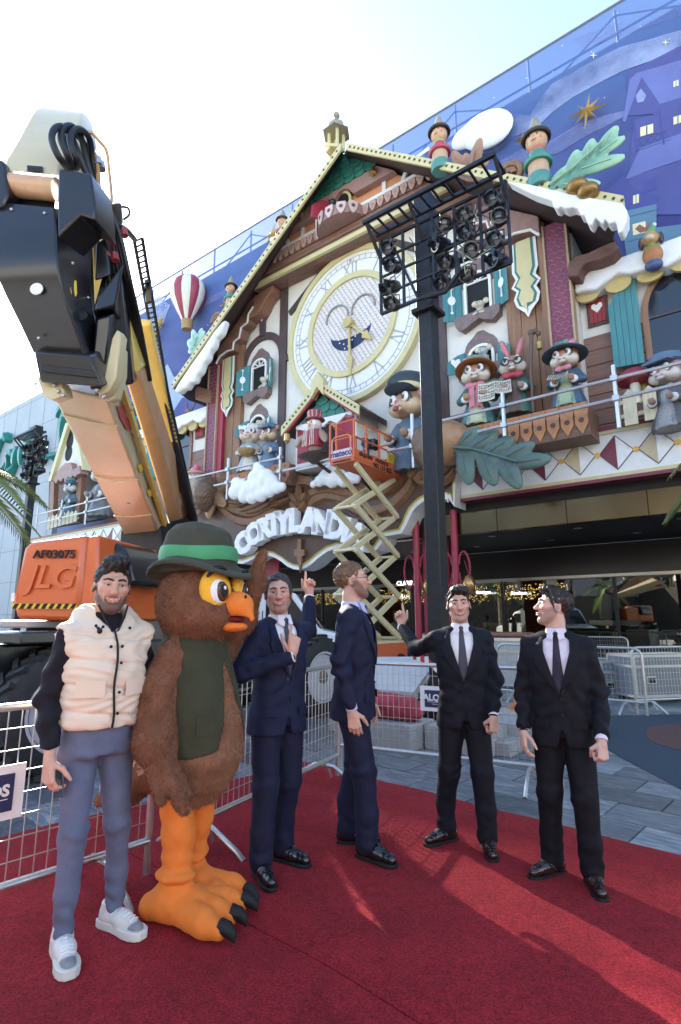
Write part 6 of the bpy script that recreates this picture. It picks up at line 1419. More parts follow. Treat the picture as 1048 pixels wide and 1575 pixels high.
fence('white picket fence on the right balcony above the fascia', [((972, 653), (967, 598), .15), ((1003, 645), (998, 592), .15), ((1036, 638), (1030, 586), .15), ((1068, 631), (1062, 580), .15)], 1.05)
fence('white picket fence on the far left balcony of the play house', [((74, 814), (73, 795), .17), ((79.5, 812), (79, 792), .17), ((85, 811), (84.5, 791), .17), ((91, 809), (90, 789), .17), ((97, 807), (96.5, 788), .17), ((103, 806), (102.5, 786), .17), ((109, 804), (108.5, 786), .17), ((115, 802), (114.5, 785), .17)], .75)
def railing(label, rails, posts, d):
 th = Th('scaffold_railing', label, 'railing', FP(*posts[0][1], d), 'F', 'galvanised scaffold railings on the balconies')
 for a, b_ in rails: m = MB(); m.tube([FP(*a, d), FP(*b_, d)], .045, 8); th.p('rail', m, STEEL)
 for a, b_ in posts:
  m = MB(); p, q = Vector(FP(*a, d)), Vector(FP(*b_, d)); q.x = p.x; m.tube([p, q], .055, 8); o = th.p('post', m, STEEL)
  for r0, r1 in rails:
   A, B_ = Vector(FP(*r0, d)), Vector(FP(*r1, d))
   if A.x <= p.x <= B_.x: k = A.lerp(B_, (p.x - A.x) / (B_.x - A.x)); m = MB(); m.box((p.x, -d - .02, k.z), (.15, .16, .13)); th.p('coupler', m, STEEL, o, smooth=0)
railing('long galvanised railing in front of the cat, rabbit and fox figures', [((660, 652), (1075, 551)), ((735, 664), (1075, 583))], [((773, 605), (773, 672)), ((943, 562), (943, 660))], 1.95)
railing('galvanised railing in front of the sheep figure, left of the small house', [((270, 741), (436, 703)), ((330, 747), (520, 706))], [((352, 705), (352, 768)), ((432, 688), (432, 750))], 1.95)
railing('short galvanised railing in front of the bear figure', [((596, 695), (650, 683))], [((634, 637), (634, 720))], 1.95)
railing('galvanised railing on the far left balcony of the play house', [((60, 791), (190, 759)), ((60, 805), (190, 774))], [((59, 779), (59, 820)), ((96, 769), (96, 806)), ((135, 760), (135, 806))], 1.0)
th = critter('raccoon_figure', 'grey blue raccoon figure in a hat inside the far left play house', (108, 795), .3, 1.25, 10, 'bear', ((.12, .16, .18), (.55, .55, .52), PK), ((.07, .12, .14), 0), (.1, .16, .18), ((.06, .12, .14), (.1, .2, .2), .42, 0), (), SCH)
th = critter('grandma_figure', 'grey animal figure in red spotted headscarf beside the boom', (155, 795), .3, 1.7, 10, 'bear', ((.25, .22, .2), (.5, .45, .4), PK), ((.2, .19, .17), 0), (.16, .18, .19), None, (), SCH)
m = MB(); m.sph((0, .03, 1.55 * 1.0), (.42, .38, .3), 16, 10); m.v = [tuple(Vector(v) * 1.7) for v in m.v]; mk('red_headscarf', m, CRIM, th.o)
for k in range(14):
 a = R(k * 47); e = R(10 + (k * 29) % 60); m = MB(); m.sph((.43 * math.cos(a) * math.cos(e) * 1.7, (.03 + .39 * math.sin(a) * math.cos(e)) * 1.7, (1.55 + .31 * math.sin(e)) * 1.7), .07, 6, 4); mk('white_spot', m, WHITEP, th.o)
th, b = fig('bonnet_figure', 'animal figure in pink flowered bonnet left of the crimson pilaster', (301, 745), .9, 'animal figure')
bl(th, 'head', .03, (-.6, -.6, -.4), (.6, .6, 1.0), [('ell', (0, 0, .3), (.32, .28, .28), .05, (.45, .36, .28)), ('ell', (0, -.2, .2), (.2, .18, .14), .05, (.65, .6, .5)), ('ell', (0, 0, .48), (.5, .45, .1), .03, (.5, .35, .28)), ('ell', (0, .02, .6), (.3, .28, .2), .03, (.55, .16, .2)), ('ell', (.2, -.15, .7), (.16, .1, .16), .02, (.6, .1, .16)), ('cap', (0, 0, .1), (0, 0, -.4), .25, .35, .05, (.3, .35, .3))], b); eyes(th, 0, (.12, -.26, .33), .07, b, 1.0)
th, b = fig('reindeer_figure', 'small reindeer figure on the snowy roof of the left side house', (292, 655), -.5, 'animal figure')
bl(th, 'body', .03, (-.6, -.5, -.2), (.6, .5, 1.5), [('ell', (0, 0, .2), (.3, .25, .35), .05, (.3, .18, .08)), ('ell', (0, -.08, .68), (.17, .22, .2), .04, (.35, .2, .1)), ('chain', [(-.1, 0, .8), (-.3, 0, 1.05), (-.42, 0, 1.3)], .04, .02, (.12, .07, .04)), ('cap', (-.3, 0, 1.05), (-.2, 0, 1.25), .035, .02, .02, (.12, .07, .04)), ('chain', [(.1, 0, .8), (.3, 0, 1.05), (.42, 0, 1.3)], .04, .02, (.12, .07, .04)), ('cap', (.3, 0, 1.05), (.2, 0, 1.25), .035, .02, .02, (.12, .07, .04)), ('ell', (0, -.3, .62), .06, .01, (.5, .05, .05))], b)
# ================================================================== the big boom lift on the left
TAN = mat('tan_machine_paint', (.56, .45, .27), .38, var=.1, scale=2.5, bump=.04, coat=.3, dirt=.2, dirtcol=(.3, .2, .1))
TANL = mat('cream_machine_paint', (.56, .48, .27), .4, var=.08, scale=2, coat=.25, dirt=.2, dirtcol=(.3, .24, .14))
ORA = mat('orange_machine_paint', (.62, .125, .03), .33, var=.06, scale=2, bump=.02, coat=.4, dirt=.1, dirtcol=(.3, .08, .03))
BLK = mat('black_machine_paint', (.008, .008, .009), .32, var=.3, scale=5, bump=.05, coat=.4, dirt=.2, dirtcol=(.025, .02, .018))
RUBB_ = mat('black_rubber', (.016, .016, .017), .7, var=.3, scale=15, bump=.15, bscale=60)
HOSE = mat('hose_black', (.012, .012, .014), .45, bump=.05); HAZ = mat('hazard_yellow', (.75, .5, .03), .45); RIM = mat('rim_grey', (.42, .41, .43), .45, var=.15, scale=6, dirt=.3, dirtcol=(.16, .14, .12))
bm_ = Th('boom_lift', 'huge orange and tan boom lift with black knuckle and raised arm', 'boom lift', (-2.5, 8.4, 0))
def V3(x, y, Y): return Vector(AT(x, y, Y))
def hx(name, b, t, m, parent=None, bev=.02, th=bm_):        # six sided block from px/depth corners
 q = MB(); q.hexa([V3(*p) for p in b], [V3(*p) for p in t]); return th.p(name, q, m, parent, smooth=30, bev=bev)
def beam(name, base, top, m, parent=None, bev=.03):         # base / top: three corners (x, y, Y); the fourth follows
 B = [V3(*p) for p in base]; T = [V3(*p) for p in top]; B.append(B[0] + B[2] - B[1]); T.append(T[0] + T[2] - T[1]); q = MB(); q.hexa(B, T); return bm_.p(name, q, m, parent, smooth=30, bev=bev)
main = beam('main_boom', [(190, 822, 8.3), (243, 816, 8.3), (262, 808, 8.75)], [(72, 592, 5.0), (166, 614, 5.0), (186, 585, 5.5)], TAN)
def lerpV(a, b, t): return V3(*a).lerp(V3(*b), t)
for t in (.18, .5, .86):                                    # weld ribs and small fittings
 a, b = lerpV((190, 822, 8.28), (72, 592, 4.98), t), lerpV((243, 816, 8.28), (166, 614, 4.98), t); q = MB(); q.tube([a, a.lerp(b, .5) - Vector((0, .0, .02 + .05 * (t == .5))), b], .012, 6); bm_.p('weld_seam', q, TANL, main)
c = lerpV((216, 819, 8.28), (119, 603, 4.98), .3); q = MB(); q.box(c, (.1, .06, .03)); bm_.p('cover_plate', q, DARKST, main)
beam('fly_boom', [(262, 812, 8.85), (282, 800, 8.9), (300, 790, 9.4)], [(190, 575, 5.7), (214, 572, 5.75), (226, 560, 6.1)], mat('tan_orange_paint', (.5, .28, .13), .38, var=.1, coat=.3))
q = MB(); a, b = V3(255, 812, 8.55), V3(184, 580, 5.2); q.bar(a, b, .05, .09); bm_.p('yellow_rail', q, mat('bright_yellow_paint', (.68, .5, .12), .35, coat=.3))
for t in (.3, .5, .7, .85): k = a.lerp(b, t); q = MB(); q.box(k - Vector((0, .05, 0)), (.1, .06, .05)); bm_.p('rail_clip', q, TANL, smooth=0)
q = MB(); a, b = V3(268, 690, 8.0), V3(222, 495, 6.1); q.bar(a, b, .16, .12); bm_.p('telescope_tube', q, MATS['bright_yellow_paint'], bev=.015)
q = MB(); q.tube([V3(266, 684, 7.7), V3(298, 800, 8.9)], .075, 12); bm_.p('lift_cylinder', q, BLK)
q = MB(); q.tube([V3(262, 690, 7.9), V3(290, 796, 9.0)], .04, 10); bm_.p('chrome_rod', q, mat('chrome', (.7, .7, .68), .15, 1.0))
# cable carrier running up the arm: two rails and rungs
ca, cb = [V3(292, 785, 8.8), V3(250, 600, 7.0), V3(207, 372, 5.6)], [V3(300, 785, 8.85), V3(258, 600, 7.05), V3(219, 366, 5.65)]
q = MB(); q.tube(ca, .02, 6); q.tube(cb, .02, 6)
for k in range(64):
 t = k / 63 * 2; i = min(1, int(t)); u = t - i; p, r_ = ca[i].lerp(ca[i + 1], u), cb[i].lerp(cb[i + 1], u); q.bar(p, r_, .035, .012)
bm_.p('cable_carrier', q, HOSE, kind='stuff')
for k, (x0, y0, x1, y1) in enumerate(((186, 440, 236, 690), (193, 440, 246, 700), (200, 430, 254, 690))): q = MB(); q.tube([V3(x0, y0, 5.3), V3((x0 + x1) / 2 - 2, (y0 + y1) / 2, 6.3), V3(x1, y1, 7.7)], .022, 6); bm_.p('hydraulic_line', q, (HOSE, mat('copper_pipe', (.45, .25, .12), .35, .6), HOSE)[k])
# knuckle body (black), curved front
rows = []
for l, r_, Y, bk in (((-12, 310), (84, 320), 4.35, (147, 335)), ((-16, 345), (86, 350), 4.28, (146, 362)), ((-14, 385), (87, 387), 4.24, (141, 405)), ((-6, 420), (91, 420), 4.25, (140, 440)), ((10, 455), (98, 452), 4.32, (143, 474)), ((30, 495), (112, 492), 4.46, (150, 508)), ((52, 542), (131, 547), 4.66, (160, 552))):
 L, Q, K = V3(*l, Y), V3(*r_, Y), V3(*bk, Y + .55); rows.append([L, Q, K, L + K - Q, L])
q = MB(); q.grid(rows); q.add(rows[0][:4], [(0, 1, 2, 3)]); q.add(rows[-1][:4], [(3, 2, 1, 0)]); kn = bm_.p('knuckle', q, BLK, smooth=35, bev=.015)
q = MB(); q.prism([V3(x, y, 4.28) for x, y in ((89, 258), (140, 266), (147, 315), (146, 338), (124, 330), (88, 366))], (.02, .4, .06)); bm_.p('cheek_plate', q, BLK, bev=.02)
q = MB(); q.prism([V3(x, y, 4.3) for x, y in ((-14, 250), (2, 244), (8, 252), (12, 300), (4, 318), (-14, 318))], (.02, .35, .05)); bm_.p('flange', q, BLK, bev=.02)
for x, y, Y in ((18, 322, 4.32), (69, 328, 4.32), (112, 405, 4.4), (136, 458, 4.75), (55, 590, 4.72), (60, 520, 4.5)): q = MB(); q.sph(V3(x, y, Y), .016, 8, 6); bm_.p('bolt', q, STEEL, kn)
for x, y in ((92, 397), (100, 422), (107, 446)): q = MB(); q.prism([V3(x - 4, y - 7, 4.42), V3(x + 2, y - 4, 4.44), V3(x + 4, y + 6, 4.46), V3(x - 2, y + 5, 4.44)], (-.012, -.012, 0)); bm_.p('yellow_mark', q, HAZ, kn)
q = MB(); q.prism([V3(114, 436, 4.5), V3(118, 432, 4.52), V3(119, 452, 4.55), V3(115, 459, 4.52)], (-.012, -.015, 0)); bm_.p('warning_label', q, HAZ, kn)
q = MB(); q.disc(V3(57, 445, 4.28), .055, (0, -.01, 0), 14); bm_.p('round_hole', q, mat('pale_hole', (.7, .72, .75), .6), kn)
q = MB(); q.disc(V3(126, 487, 4.62), .05, (.01, -.02, 0), 14); bm_.p('side_hole', q, DARKST, kn)
# tan link above with its pin
rows = []
for l, r_, Y, bk in (((8, 262), (90, 270), 4.36, (150, 262)), ((10, 248), (92, 256), 4.4, (152, 245)), ((30, 215), (110, 222), 4.6, (150, 222)), ((50, 178), (124, 186), 4.85, (146, 205)), ((57, 168), (127, 176), 5.0, (142, 190)), ((66, 165), (128, 173), 5.25, (138, 182))):
 L, Q, K = V3(*l, Y), V3(*r_, Y), V3(*bk, Y + .45); rows.append([L, Q, K, L + K - Q, L])
q = MB(); q.grid(rows); q.add(rows[0][:4], [(0, 1, 2, 3)]); q.add(rows[-1][:4], [(3, 2, 1, 0)]); lk = bm_.p('upper_link', q, TANL, smooth=35, bev=.02)
q = MB(); q.tube([V3(6, 284, 4.42), V3(88, 292, 4.42)], .105, 18); bm_.p('hinge_pin', q, mat('pin_pinkish', (.55, .33, .18), .35, var=.15, coat=.3))
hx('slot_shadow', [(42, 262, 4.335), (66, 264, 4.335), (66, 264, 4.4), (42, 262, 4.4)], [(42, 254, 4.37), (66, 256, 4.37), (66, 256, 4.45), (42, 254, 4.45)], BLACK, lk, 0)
hx('access_cover', [(47, 205, 4.67), (100, 213, 4.67), (100, 213, 4.75), (47, 205, 4.75)], [(54, 188, 4.78), (105, 196, 4.78), (105, 196, 4.86), (54, 188, 4.86)], TANL, lk, .01)
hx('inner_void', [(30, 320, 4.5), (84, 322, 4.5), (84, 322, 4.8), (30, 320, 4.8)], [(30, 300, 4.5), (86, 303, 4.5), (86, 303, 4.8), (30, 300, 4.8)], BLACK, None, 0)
# collar between knuckle and boom
hx('collar', [(62, 588, 4.62), (160, 596, 4.62), (186, 580, 5.2), (90, 572, 5.2)], [(52, 540, 4.55), (138, 546, 4.55), (168, 535, 5.2), (84, 530, 5.2)], BLK)
hx('collar_band', [(64, 572, 4.58), (150, 582, 4.58), (150, 582, 4.7), (64, 572, 4.7)], [(62, 560, 4.56), (147, 570, 4.56), (147, 570, 4.7), (62, 560, 4.7)], DARKST, None, .008)
for pts, Y in (([(150, 610), (158, 590), (172, 520), (180, 506), (186, 516), (178, 580), (168, 600)], 4.75), ([(140, 595), (165, 618), (176, 612), (186, 575), (187, 535), (180, 530), (174, 580), (164, 600)], 4.9), ([(56, 580), (64, 578), (96, 588), (101, 608), (80, 616), (66, 608)], 4.7)):
 q = MB(); q.prism([V3(x, y, Y) for x, y in pts], (.02, .12, .02)); bm_.p('pivot_bracket', q, TANL, bev=.015)
for x, y in ((84, 592), (90, 602), (150, 600), (160, 610), (98, 608)): q = MB(); q.sph(V3(x, y, 4.68), .02, 8, 6); bm_.p('bolt', q, STEEL)
hx('black_bracket', [(143, 480, 4.75), (178, 470, 4.9), (190, 500, 5.4), (150, 500, 5.3)], [(150, 462, 4.75), (190, 405, 4.95), (194, 420, 5.4), (160, 440, 5.3)], BLK)
hx('black_mast', [(138, 600, 4.9), (158, 600, 4.9), (170, 590, 5.3), (150, 590, 5.3)], [(148, 490, 4.8), (172, 484, 4.85), (180, 480, 5.2), (158, 484, 5.2)], BLK)
hx('grey_channel', [(204, 600, 6.0), (216, 598, 6.0), (224, 594, 6.4), (212, 596, 6.4)], [(172, 470, 5.2), (186, 462, 5.25), (192, 458, 5.5), (180, 464, 5.5)], DARKST)
hx('yellow_gusset', [(146, 470, 4.92), (166, 395, 4.95), (166, 395, 4.97), (146, 470, 4.96)], [(142, 362, 4.9), (152, 352, 4.92), (152, 352, 4.95), (142, 362, 4.95)], MATS['bright_yellow_paint'], None, .005)
# hoses
def hose(pts, r, m=HOSE, name='hose'):
 P = [V3(*p) for p in pts]; sm = []
 for i in range(len(P) - 1):
  a, b = P[max(i - 1, 0)], P[i]; c_, e = P[i + 1], P[min(i + 2, len(P) - 1)]
  for k in range(6):
   t = k / 6; sm.append(.5 * ((2 * b) + (-a + c_) * t + (2 * a - 5 * b + 4 * c_ - e) * t * t + (-a + 3 * b - 3 * c_ + e) * t ** 3))
 sm.append(P[-1]); q = MB(); q.tube(sm, r, 8); bm_.p(name, q, m)
for dx, dy, dY in ((0, 0, 0), (14, -1, .08), (28, 4, .14), (20, 12, .25)):
 hose([(104 + dx * .5, 258, 4.4 + dY), (90 + dx, 240 + dy, 4.25 + dY), (80 + dx, 215 + dy, 4.2 + dY), (84 + dx, 199 + dy, 4.22 + dY), (96 + dx, 195 + dy, 4.3 + dY), (110 + dx, 210 + dy, 4.45 + dY), (126 + dx * .6, 250, 4.6 + dY), (146 + dx * .3, 300, 4.7 + dY), (158 + dx * .3, 345, 4.8 + dY), (170 + dx * .2, 400, 5.0 + dY)], .03)
hose([(126, 206, 4.8), (140, 204, 4.85), (152, 216, 4.9), (164, 232, 4.95), (168, 262, 5.0), (172, 305, 5.05), (168, 314, 5.05), (159, 323, 5.05)], .016, MATS['copper_pipe'], 'steel_pipe')
hose([(139, 234, 4.7), (147, 240, 4.72), (151, 262, 4.75), (153, 303, 4.8)], .02, MATS['copper_pipe'], 'steel_pipe')
hose([(186, 318, 5.2), (197, 320, 5.2), (199, 330, 5.2), (190, 338, 5.2)], .012); hose([(155, 322, 4.85), (170, 342, 5.0), (192, 352, 5.2), (207, 368, 5.5)], .03)
for x, y, Y in ((140, 225, 4.7), (150, 248, 4.75), (155, 255, 4.8), (148, 290, 4.75), (155, 300, 4.8), (163, 390, 4.95), (176, 395, 5.0), (170, 370, 4.95), (190, 357, 5.15)): q = MB(); q.tube([V3(x, y - 5, Y), V3(x + 2, y + 6, Y)], .04, 8); bm_.p('hose_fitting', q, (STEEL, mat('red_fitting', (.35, .06, .05), .5))[y > 350])
hx('valve_block', [(168, 345, 5.1), (190, 345, 5.1), (190, 345, 5.4), (168, 345, 5.4)], [(165, 312, 5.1), (187, 312, 5.1), (187, 312, 5.4), (165, 312, 5.4)], BLK)
hx('junction_box', [(224, 466, 6.0), (234, 465, 6.0), (234, 465, 6.3), (224, 466, 6.3)], [(222, 430, 6.0), (233, 428, 6.0), (233, 428, 6.3), (222, 430, 6.3)], BLK)
beam('boom_top_section', [(190, 580, 5.7), (216, 572, 5.75), (228, 562, 6.1)], [(141, 338, 5.0), (164, 330, 5.02), (176, 326, 5.3)], MATS['bright_yellow_paint'])
hx('black_guard', [(168, 600, 5.5), (206, 590, 5.6), (212, 585, 5.9), (175, 592, 5.9)], [(162, 440, 5.0), (188, 420, 5.05), (194, 415, 5.4), (170, 430, 5.4)], BLK)
hx('cover_sheet', [(146, 432, 4.9), (172, 424, 4.95), (178, 420, 5.2), (152, 428, 5.2)], [(148, 372, 4.85), (163, 366, 4.9), (170, 362, 5.1), (154, 368, 5.1)], BLK)
for k in range(6): hose([(150 + k * 4, 305 + k * 4, 4.9), (160 + k * 5, 350 + k * 3, 5.0), (172 + k * 5.5, 420 + k * 2, 5.15), (190 + k * 5, 500, 5.6), (206 + k * 5, 585, 6.2)], .018 + .004 * (k % 3))
def side(t, u, o=.012): A = lerpV((166, 614, 5.0), (243, 816, 8.3), t); B_ = lerpV((186, 585, 5.5), (262, 808, 8.75), t); return A.lerp(B_, u) + Vector((.8, -.6, 0)) * o
q = MB(); q.prism([side(t, u) for t, u in ((.06, .25), (.09, .6), (.12, .7), (.13, .5), (.19, .75), (.22, .55), (.19, .3), (.12, .2))], (.006, -.004, 0)); bm_.p('red_decal', q, mat('decal_red', (.42, .06, .05), .4), main, smooth=0)
for t, sx in ((.42, .3), (.62, .35)): q = MB(); q.prism([side(t, .2), side(t, .45), side(t + .05, .45), side(t + .05, .2)], (.005, -.004, 0)); bm_.p('warning_label', q, HAZ, main, smooth=0)
hx('back_plate', [(128, 545, 5.0), (172, 560, 5.15), (176, 556, 5.3), (132, 541, 5.2)], [(136, 330, 4.98), (160, 326, 5.0), (164, 322, 5.2), (140, 326, 5.2)], BLK)
# orange hoods
Yh = 5.95
pts = [(18, 925), (25, 953), (112, 956), (120, 932), (133, 822), (46, 833), (36, 842)]
q = MB(); q.prism([V3(x, y, Yh) for x, y in pts], (.25, 1.6, .02)); hood = bm_.p('engine_hood', q, ORA, bev=.05)
q = MB(); q.prism([V3(x, y, Yh + .05) for x, y in ((133, 826), (152, 822), (150, 955), (113, 953), (121, 930))], (.22, 1.3, 0)); bm_.p('hood_side', q, ORA, bev=.03)
q = MB(); q.prism([V3(x, y, Yh + .35) for x, y in ((150, 826), (170, 830), (190, 845), (200, 870), (205, 900), (150, 900))], (.2, .9, 0)); bm_.p('black_hood', q, BLK, bev=.06)
hz = MB()
def hazard(x0, x1, y0, y1, Y, par, n):
 q = MB(); q.prism([V3(x0, y0, Y), V3(x1, y0 + 1, Y), V3(x1, y1 + 1, Y), V3(x0, y1, Y)], (0, -.012, 0)); o = bm_.p('hazard_strip', q, HAZ, par, smooth=0)
 q = MB(); w = (x1 - x0) / n
 for k in range(n): a = x0 + k * w; q.prism([V3(a + w * .45, y0 + .3, Y - .013), V3(a + w * .95, y0 + .5, Y - .013), V3(a + w * .5, y1 + .5, Y - .013), V3(a, y1, Y - .013)], (0, -.006, 0))
 bm_.p('black_stripe', q, BLACK, par, smooth=0)
hazard(19, 119, 928, 936, Yh - .02, hood, 9)
def txt(t, px, Y, size, m, par, name='lettering', ext=.008, rz=0, shear=0, th=bm_, off=0):
 q = glyphs(t, size, ext, off, shear=shear); stand(q, AT(*px, Y), 90, rz); return th.p(name, q, m, par, smooth=30)
txt('AF03075', (84, 853), Yh - .03, .125, BLACK, hood, 'fleet_number', off=.002); txt('JLG', (78, 889), Yh - .02, .34, ORA, hood, 'embossed_letters', .022, shear=.22, off=.006)
hx('white_label', [(17, 925, Yh - .03), (22, 925, Yh - .03), (22, 925, Yh), (17, 925, Yh)], [(18, 912, Yh - .03), (23, 912, Yh - .03), (23, 912, Yh), (18, 912, Yh)], WHITEP, hood, 0)
q = MB(); q.prism([V3(x, y, 7.6) for x, y in ((205, 955), (205, 875), (214, 868), (290, 868), (290, 955))], (.1, .9, 0)); hood2 = bm_.p('control_hood', q, ORA, bev=.04)
hx('yellow_notice', [(218, 906, 7.57), (262, 906, 7.57), (262, 906, 7.6), (218, 906, 7.6)], [(220, 881, 7.57), (264, 881, 7.57), (264, 881, 7.6), (220, 881, 7.6)], mat('pale_yellow_label', (.75, .55, .15), .5), hood2, 0)
txt('Nove', (229, 903), 7.55, .12, BLACK, hood2, 'handwriting', .003, shear=.2); hazard(206, 285, 929, 935, 7.57, hood2, 8)
hx('warning_label', [(226, 946, 7.57), (262, 946, 7.57), (262, 946, 7.6), (226, 946, 7.6)], [(226, 938, 7.57), (262, 938, 7.57), (262, 938, 7.6), (226, 938, 7.6)], HAZ, hood2, 0)
hx('beacon_box', [(245, 835, 8.6), (290, 835, 8.6), (290, 835, 9), (245, 835, 9)], [(247, 820, 8.6), (290, 820, 8.6), (290, 820, 9), (247, 820, 9)], ORA)
hx('turntable', [(40, 985, 6.4), (330, 985, 7.8), (330, 980, 9.4), (60, 975, 9.4)], [(40, 955, 6.4), (330, 952, 7.8), (330, 950, 9.4), (60, 948, 9.4)], BLK)
hx('white_beam', [(0, 966, 6.3), (112, 966, 6.3), (112, 962, 6.6), (0, 962, 6.6)], [(0, 955, 6.3), (112, 955, 6.3), (112, 953, 6.6), (0, 953, 6.6)], RIM)
hx('boom_foot', [(175, 950, 8.2), (262, 950, 8.2), (300, 945, 9.2), (200, 945, 9.2)], [(186, 815, 8.3), (246, 810, 8.3), (292, 795, 9.0), (225, 800, 9.0)], DARKST)
# chassis and wheels
wn = Vector((.78, -.62, 0)).normalized(); wd_ = Vector((-wn.y, wn.x, 0)); w1 = Vector((-2.85, 5.85, .62)); w2 = Vector((-.42, 9.35, .62)); mid = (w1 + w2) / 2 - wn * .75
q = MB(); ax = (w2 - w1).normalized(); M3 = Matrix((ax, Vector((-ax.y, ax.x, 0)), Vector((0, 0, 1)))).transposed(); q.box(mid + Vector((0, 0, .38)), (5.6, 1.0, .55), M3); q.box(mid + Vector((0, 0, .1)), (4.4, .7, .4), M3); bm_.p('chassis', q, BLK, bev=.03)
q = MB(); q.box(w1 - wn * .15 + Vector((-.0, 0, .72)), (1.0, .5, .12), M3); bm_.p('mudguard', q, BLK, bev=.02)
def wheel_mb():
 q = MB(); q.lathe([(.36, -.2), (.5, -.21), (.585, -.17), (.6, -.1), (.6, .1), (.585, .17), (.5, .21), (.36, .2)], (0, 0, 0), 36, cap=False); lug = MB()
 for k in range(22):
  for sg in (-1, 1):
   a = 2 * math.pi * (k + (.5 if sg > 0 else 0)) / 22; T = Matrix.Rotation(a, 4, 'Z') @ Matrix.Translation((.605, 0, sg * .09)) @ Matrix.Rotation(sg * R(28), 4, 'X'); b_ = MB(); b_.box((0, 0, 0), (.055, .055, .22)); lug.join(b_.xf(T))
 rim = MB(); rim.lathe([(.38, .17), (.4, .21), (.37, .21), (.34, .13), (.3, .1), (.16, .05), (.15, .12), (.1, .13), (.001, .13)], (0, 0, 0), 32); rim.lathe([(.3, -.2), (.38, -.2), (.38, .17)], (0, 0, 0), 24, cap=False)
 hub = MB()
 for k in range(9): a = 2 * math.pi * k / 9; hub.lathe([(.02, 0), (.02, .04)], (.22 * math.cos(a), .22 * math.sin(a), .07), 6)
 hub.lathe([(.11, .12), (.1, .2), (.06, .22)], (0, 0, 0), 14)
 return q, lug, rim, hub
zz = wn.to_track_quat('Z', 'Y').to_matrix().to_4x4(); wp = None
for k, c in enumerate((w1, w2, w1 - wn * 1.9, w2 - wn * 1.9)):
 if wp is None:
  a, b, d_, e = wheel_mb(); wp = bm_.p('wheel', MB().join(a), RUBB_); wp.data.transform(Matrix.Translation(Vector(bm_.base)))
  for nm, mb_, mm in (('tread_lug', b, RUBB_), ('rim', d_, RIM), ('hub', e, mat('rusty_hub', (.16, .11, .08), .6, var=.3))): o = mk(nm, mb_, mm, wp, (0, 0, 0)); (o.__setitem__('kind', 'stuff') if nm == 'tread_lug' else None)
  o = wp
 else: o = dup(wp, bm_.o)
 o.matrix_local = Matrix.Translation(c - Vector(bm_.base)) @ (zz if k < 2 else (-wn).to_track_quat('Z', 'Y').to_matrix().to_4x4())
# ================================================================== the scissor lift
sa, sb2 = FP(508, 708, 3.6), FP(545, 705, 3.6); x0, x1 = sa[0], sb2[0]; zd = (sa[2] + sb2[2]) / 2; yn, yf = -3.6, -1.0; xc = (x0 + x1) / 2
sl_ = Th('scissor_lift', 'cream scissor lift with an orange railed platform below the dial', 'scissor lift', (xc, (yn + yf) / 2, 0), 'F')
CRM = mat('cream_scissor_paint', (.68, .58, .34), .4, var=.08, dirt=.12, dirtcol=(.3, .24, .1)); ORL = mat('orange_lift_paint', (.62, .14, .05), .45, var=.08)
q = MB(); q.box((xc, (yn + yf) / 2, zd - .05), (x1 - x0, yf - yn, .1)); pl_ = sl_.p('platform', q, ORL, smooth=0)
for a, b, c in (((x0, yn), (x1, yn), 0), ((x1, yn), (x1, yf), 0), ((x0, yf), (x1, yf), 0), ((x0, yn), (x0, yf), 0)):
 q = MB(); q.bar((a[0], a[1], zd + .12), (b[0], b[1], zd + .12), .03, .28); sl_.p('toe_board', q, ORL, pl_, smooth=0)
 for z in (.62, 1.12): q = MB(); q.tube([(a[0], a[1], zd + z), (b[0], b[1], zd + z)], .028, 8); sl_.p('guard_rail', q, ORL, pl_)
for x, y in ((x0, yn), (x1, yn), (x0, yf), (x1, yf), (x1, (yn + yf) / 2), (x0, (yn + yf) / 2), (x1, yn + .6), ((x0 + x1) / 2 - .2, yn)):
 q = MB(); q.bar((x, y, zd), (x, y, zd + 1.14), .05, .05); sl_.p('guard_post', q, ORL, pl_, smooth=0)
q = MB(); q.tube([(x0 + .1, yn - .03, zd + .2), (x0 + .1, yn - .03, zd + .62), (x0 + .2, yn - .03, zd + .7), (x1 - .2, yn - .03, zd + .7), (x1 - .1, yn - .03, zd + .62), (x1 - .1, yn - .03, zd + .2)], .025, 8); sl_.p('gate', q, mat('pale_orange', (.62, .25, .14), .45), pl_)
def ltxt(t, c, size, rz, m, par=None, off=0): q = glyphs(t, size, .006, off); stand(q, c, 90, rz); sl_.p('lettering', q, m, par, smooth=0)
q = MB(); q.box((xc, yn - .03, zd + .17), ((x1 - x0) * .86, .012, .25)); sl_.p('name_plate', q, mat('pale_lilac', (.62, .5, .55), .5), pl_, smooth=0)
NAVY = mat('navy_ink', (.02, .025, .09), .5)
ltxt('mateco', (xc, yn - .04, zd + .17), .26, 0, NAVY, pl_, .006); ltxt('www.mateco.es', (xc, yn - .02, zd - .045), .1, 0, BLACK, pl_)
ltxt('alquiler  mateco', (x1 + .02, yn + 1.0, zd + .17), .24, 90, BLACK, pl_, .004); ltxt('902 115 022', (x1 + .02, yn + 1.45, zd - .02), .2, 90, BLACK, pl_, .004)
q = MB(); q.box((x1 - .02, yf - .55, zd + .42), (.02, .5, .3)); sl_.p('yellow_notice', q, HAZ, pl_, smooth=0)
q = MB(); q.box((x1 - .2, yn + 1.35, zd + .75), (.2, .35, .3)); sl_.p('control_box', q, BLK, pl_, bev=.02)
ns = 4; zb0 = .95; hs = (zd - .2 - zb0) / ns; A_, Z_ = yn + .15, yf - .2
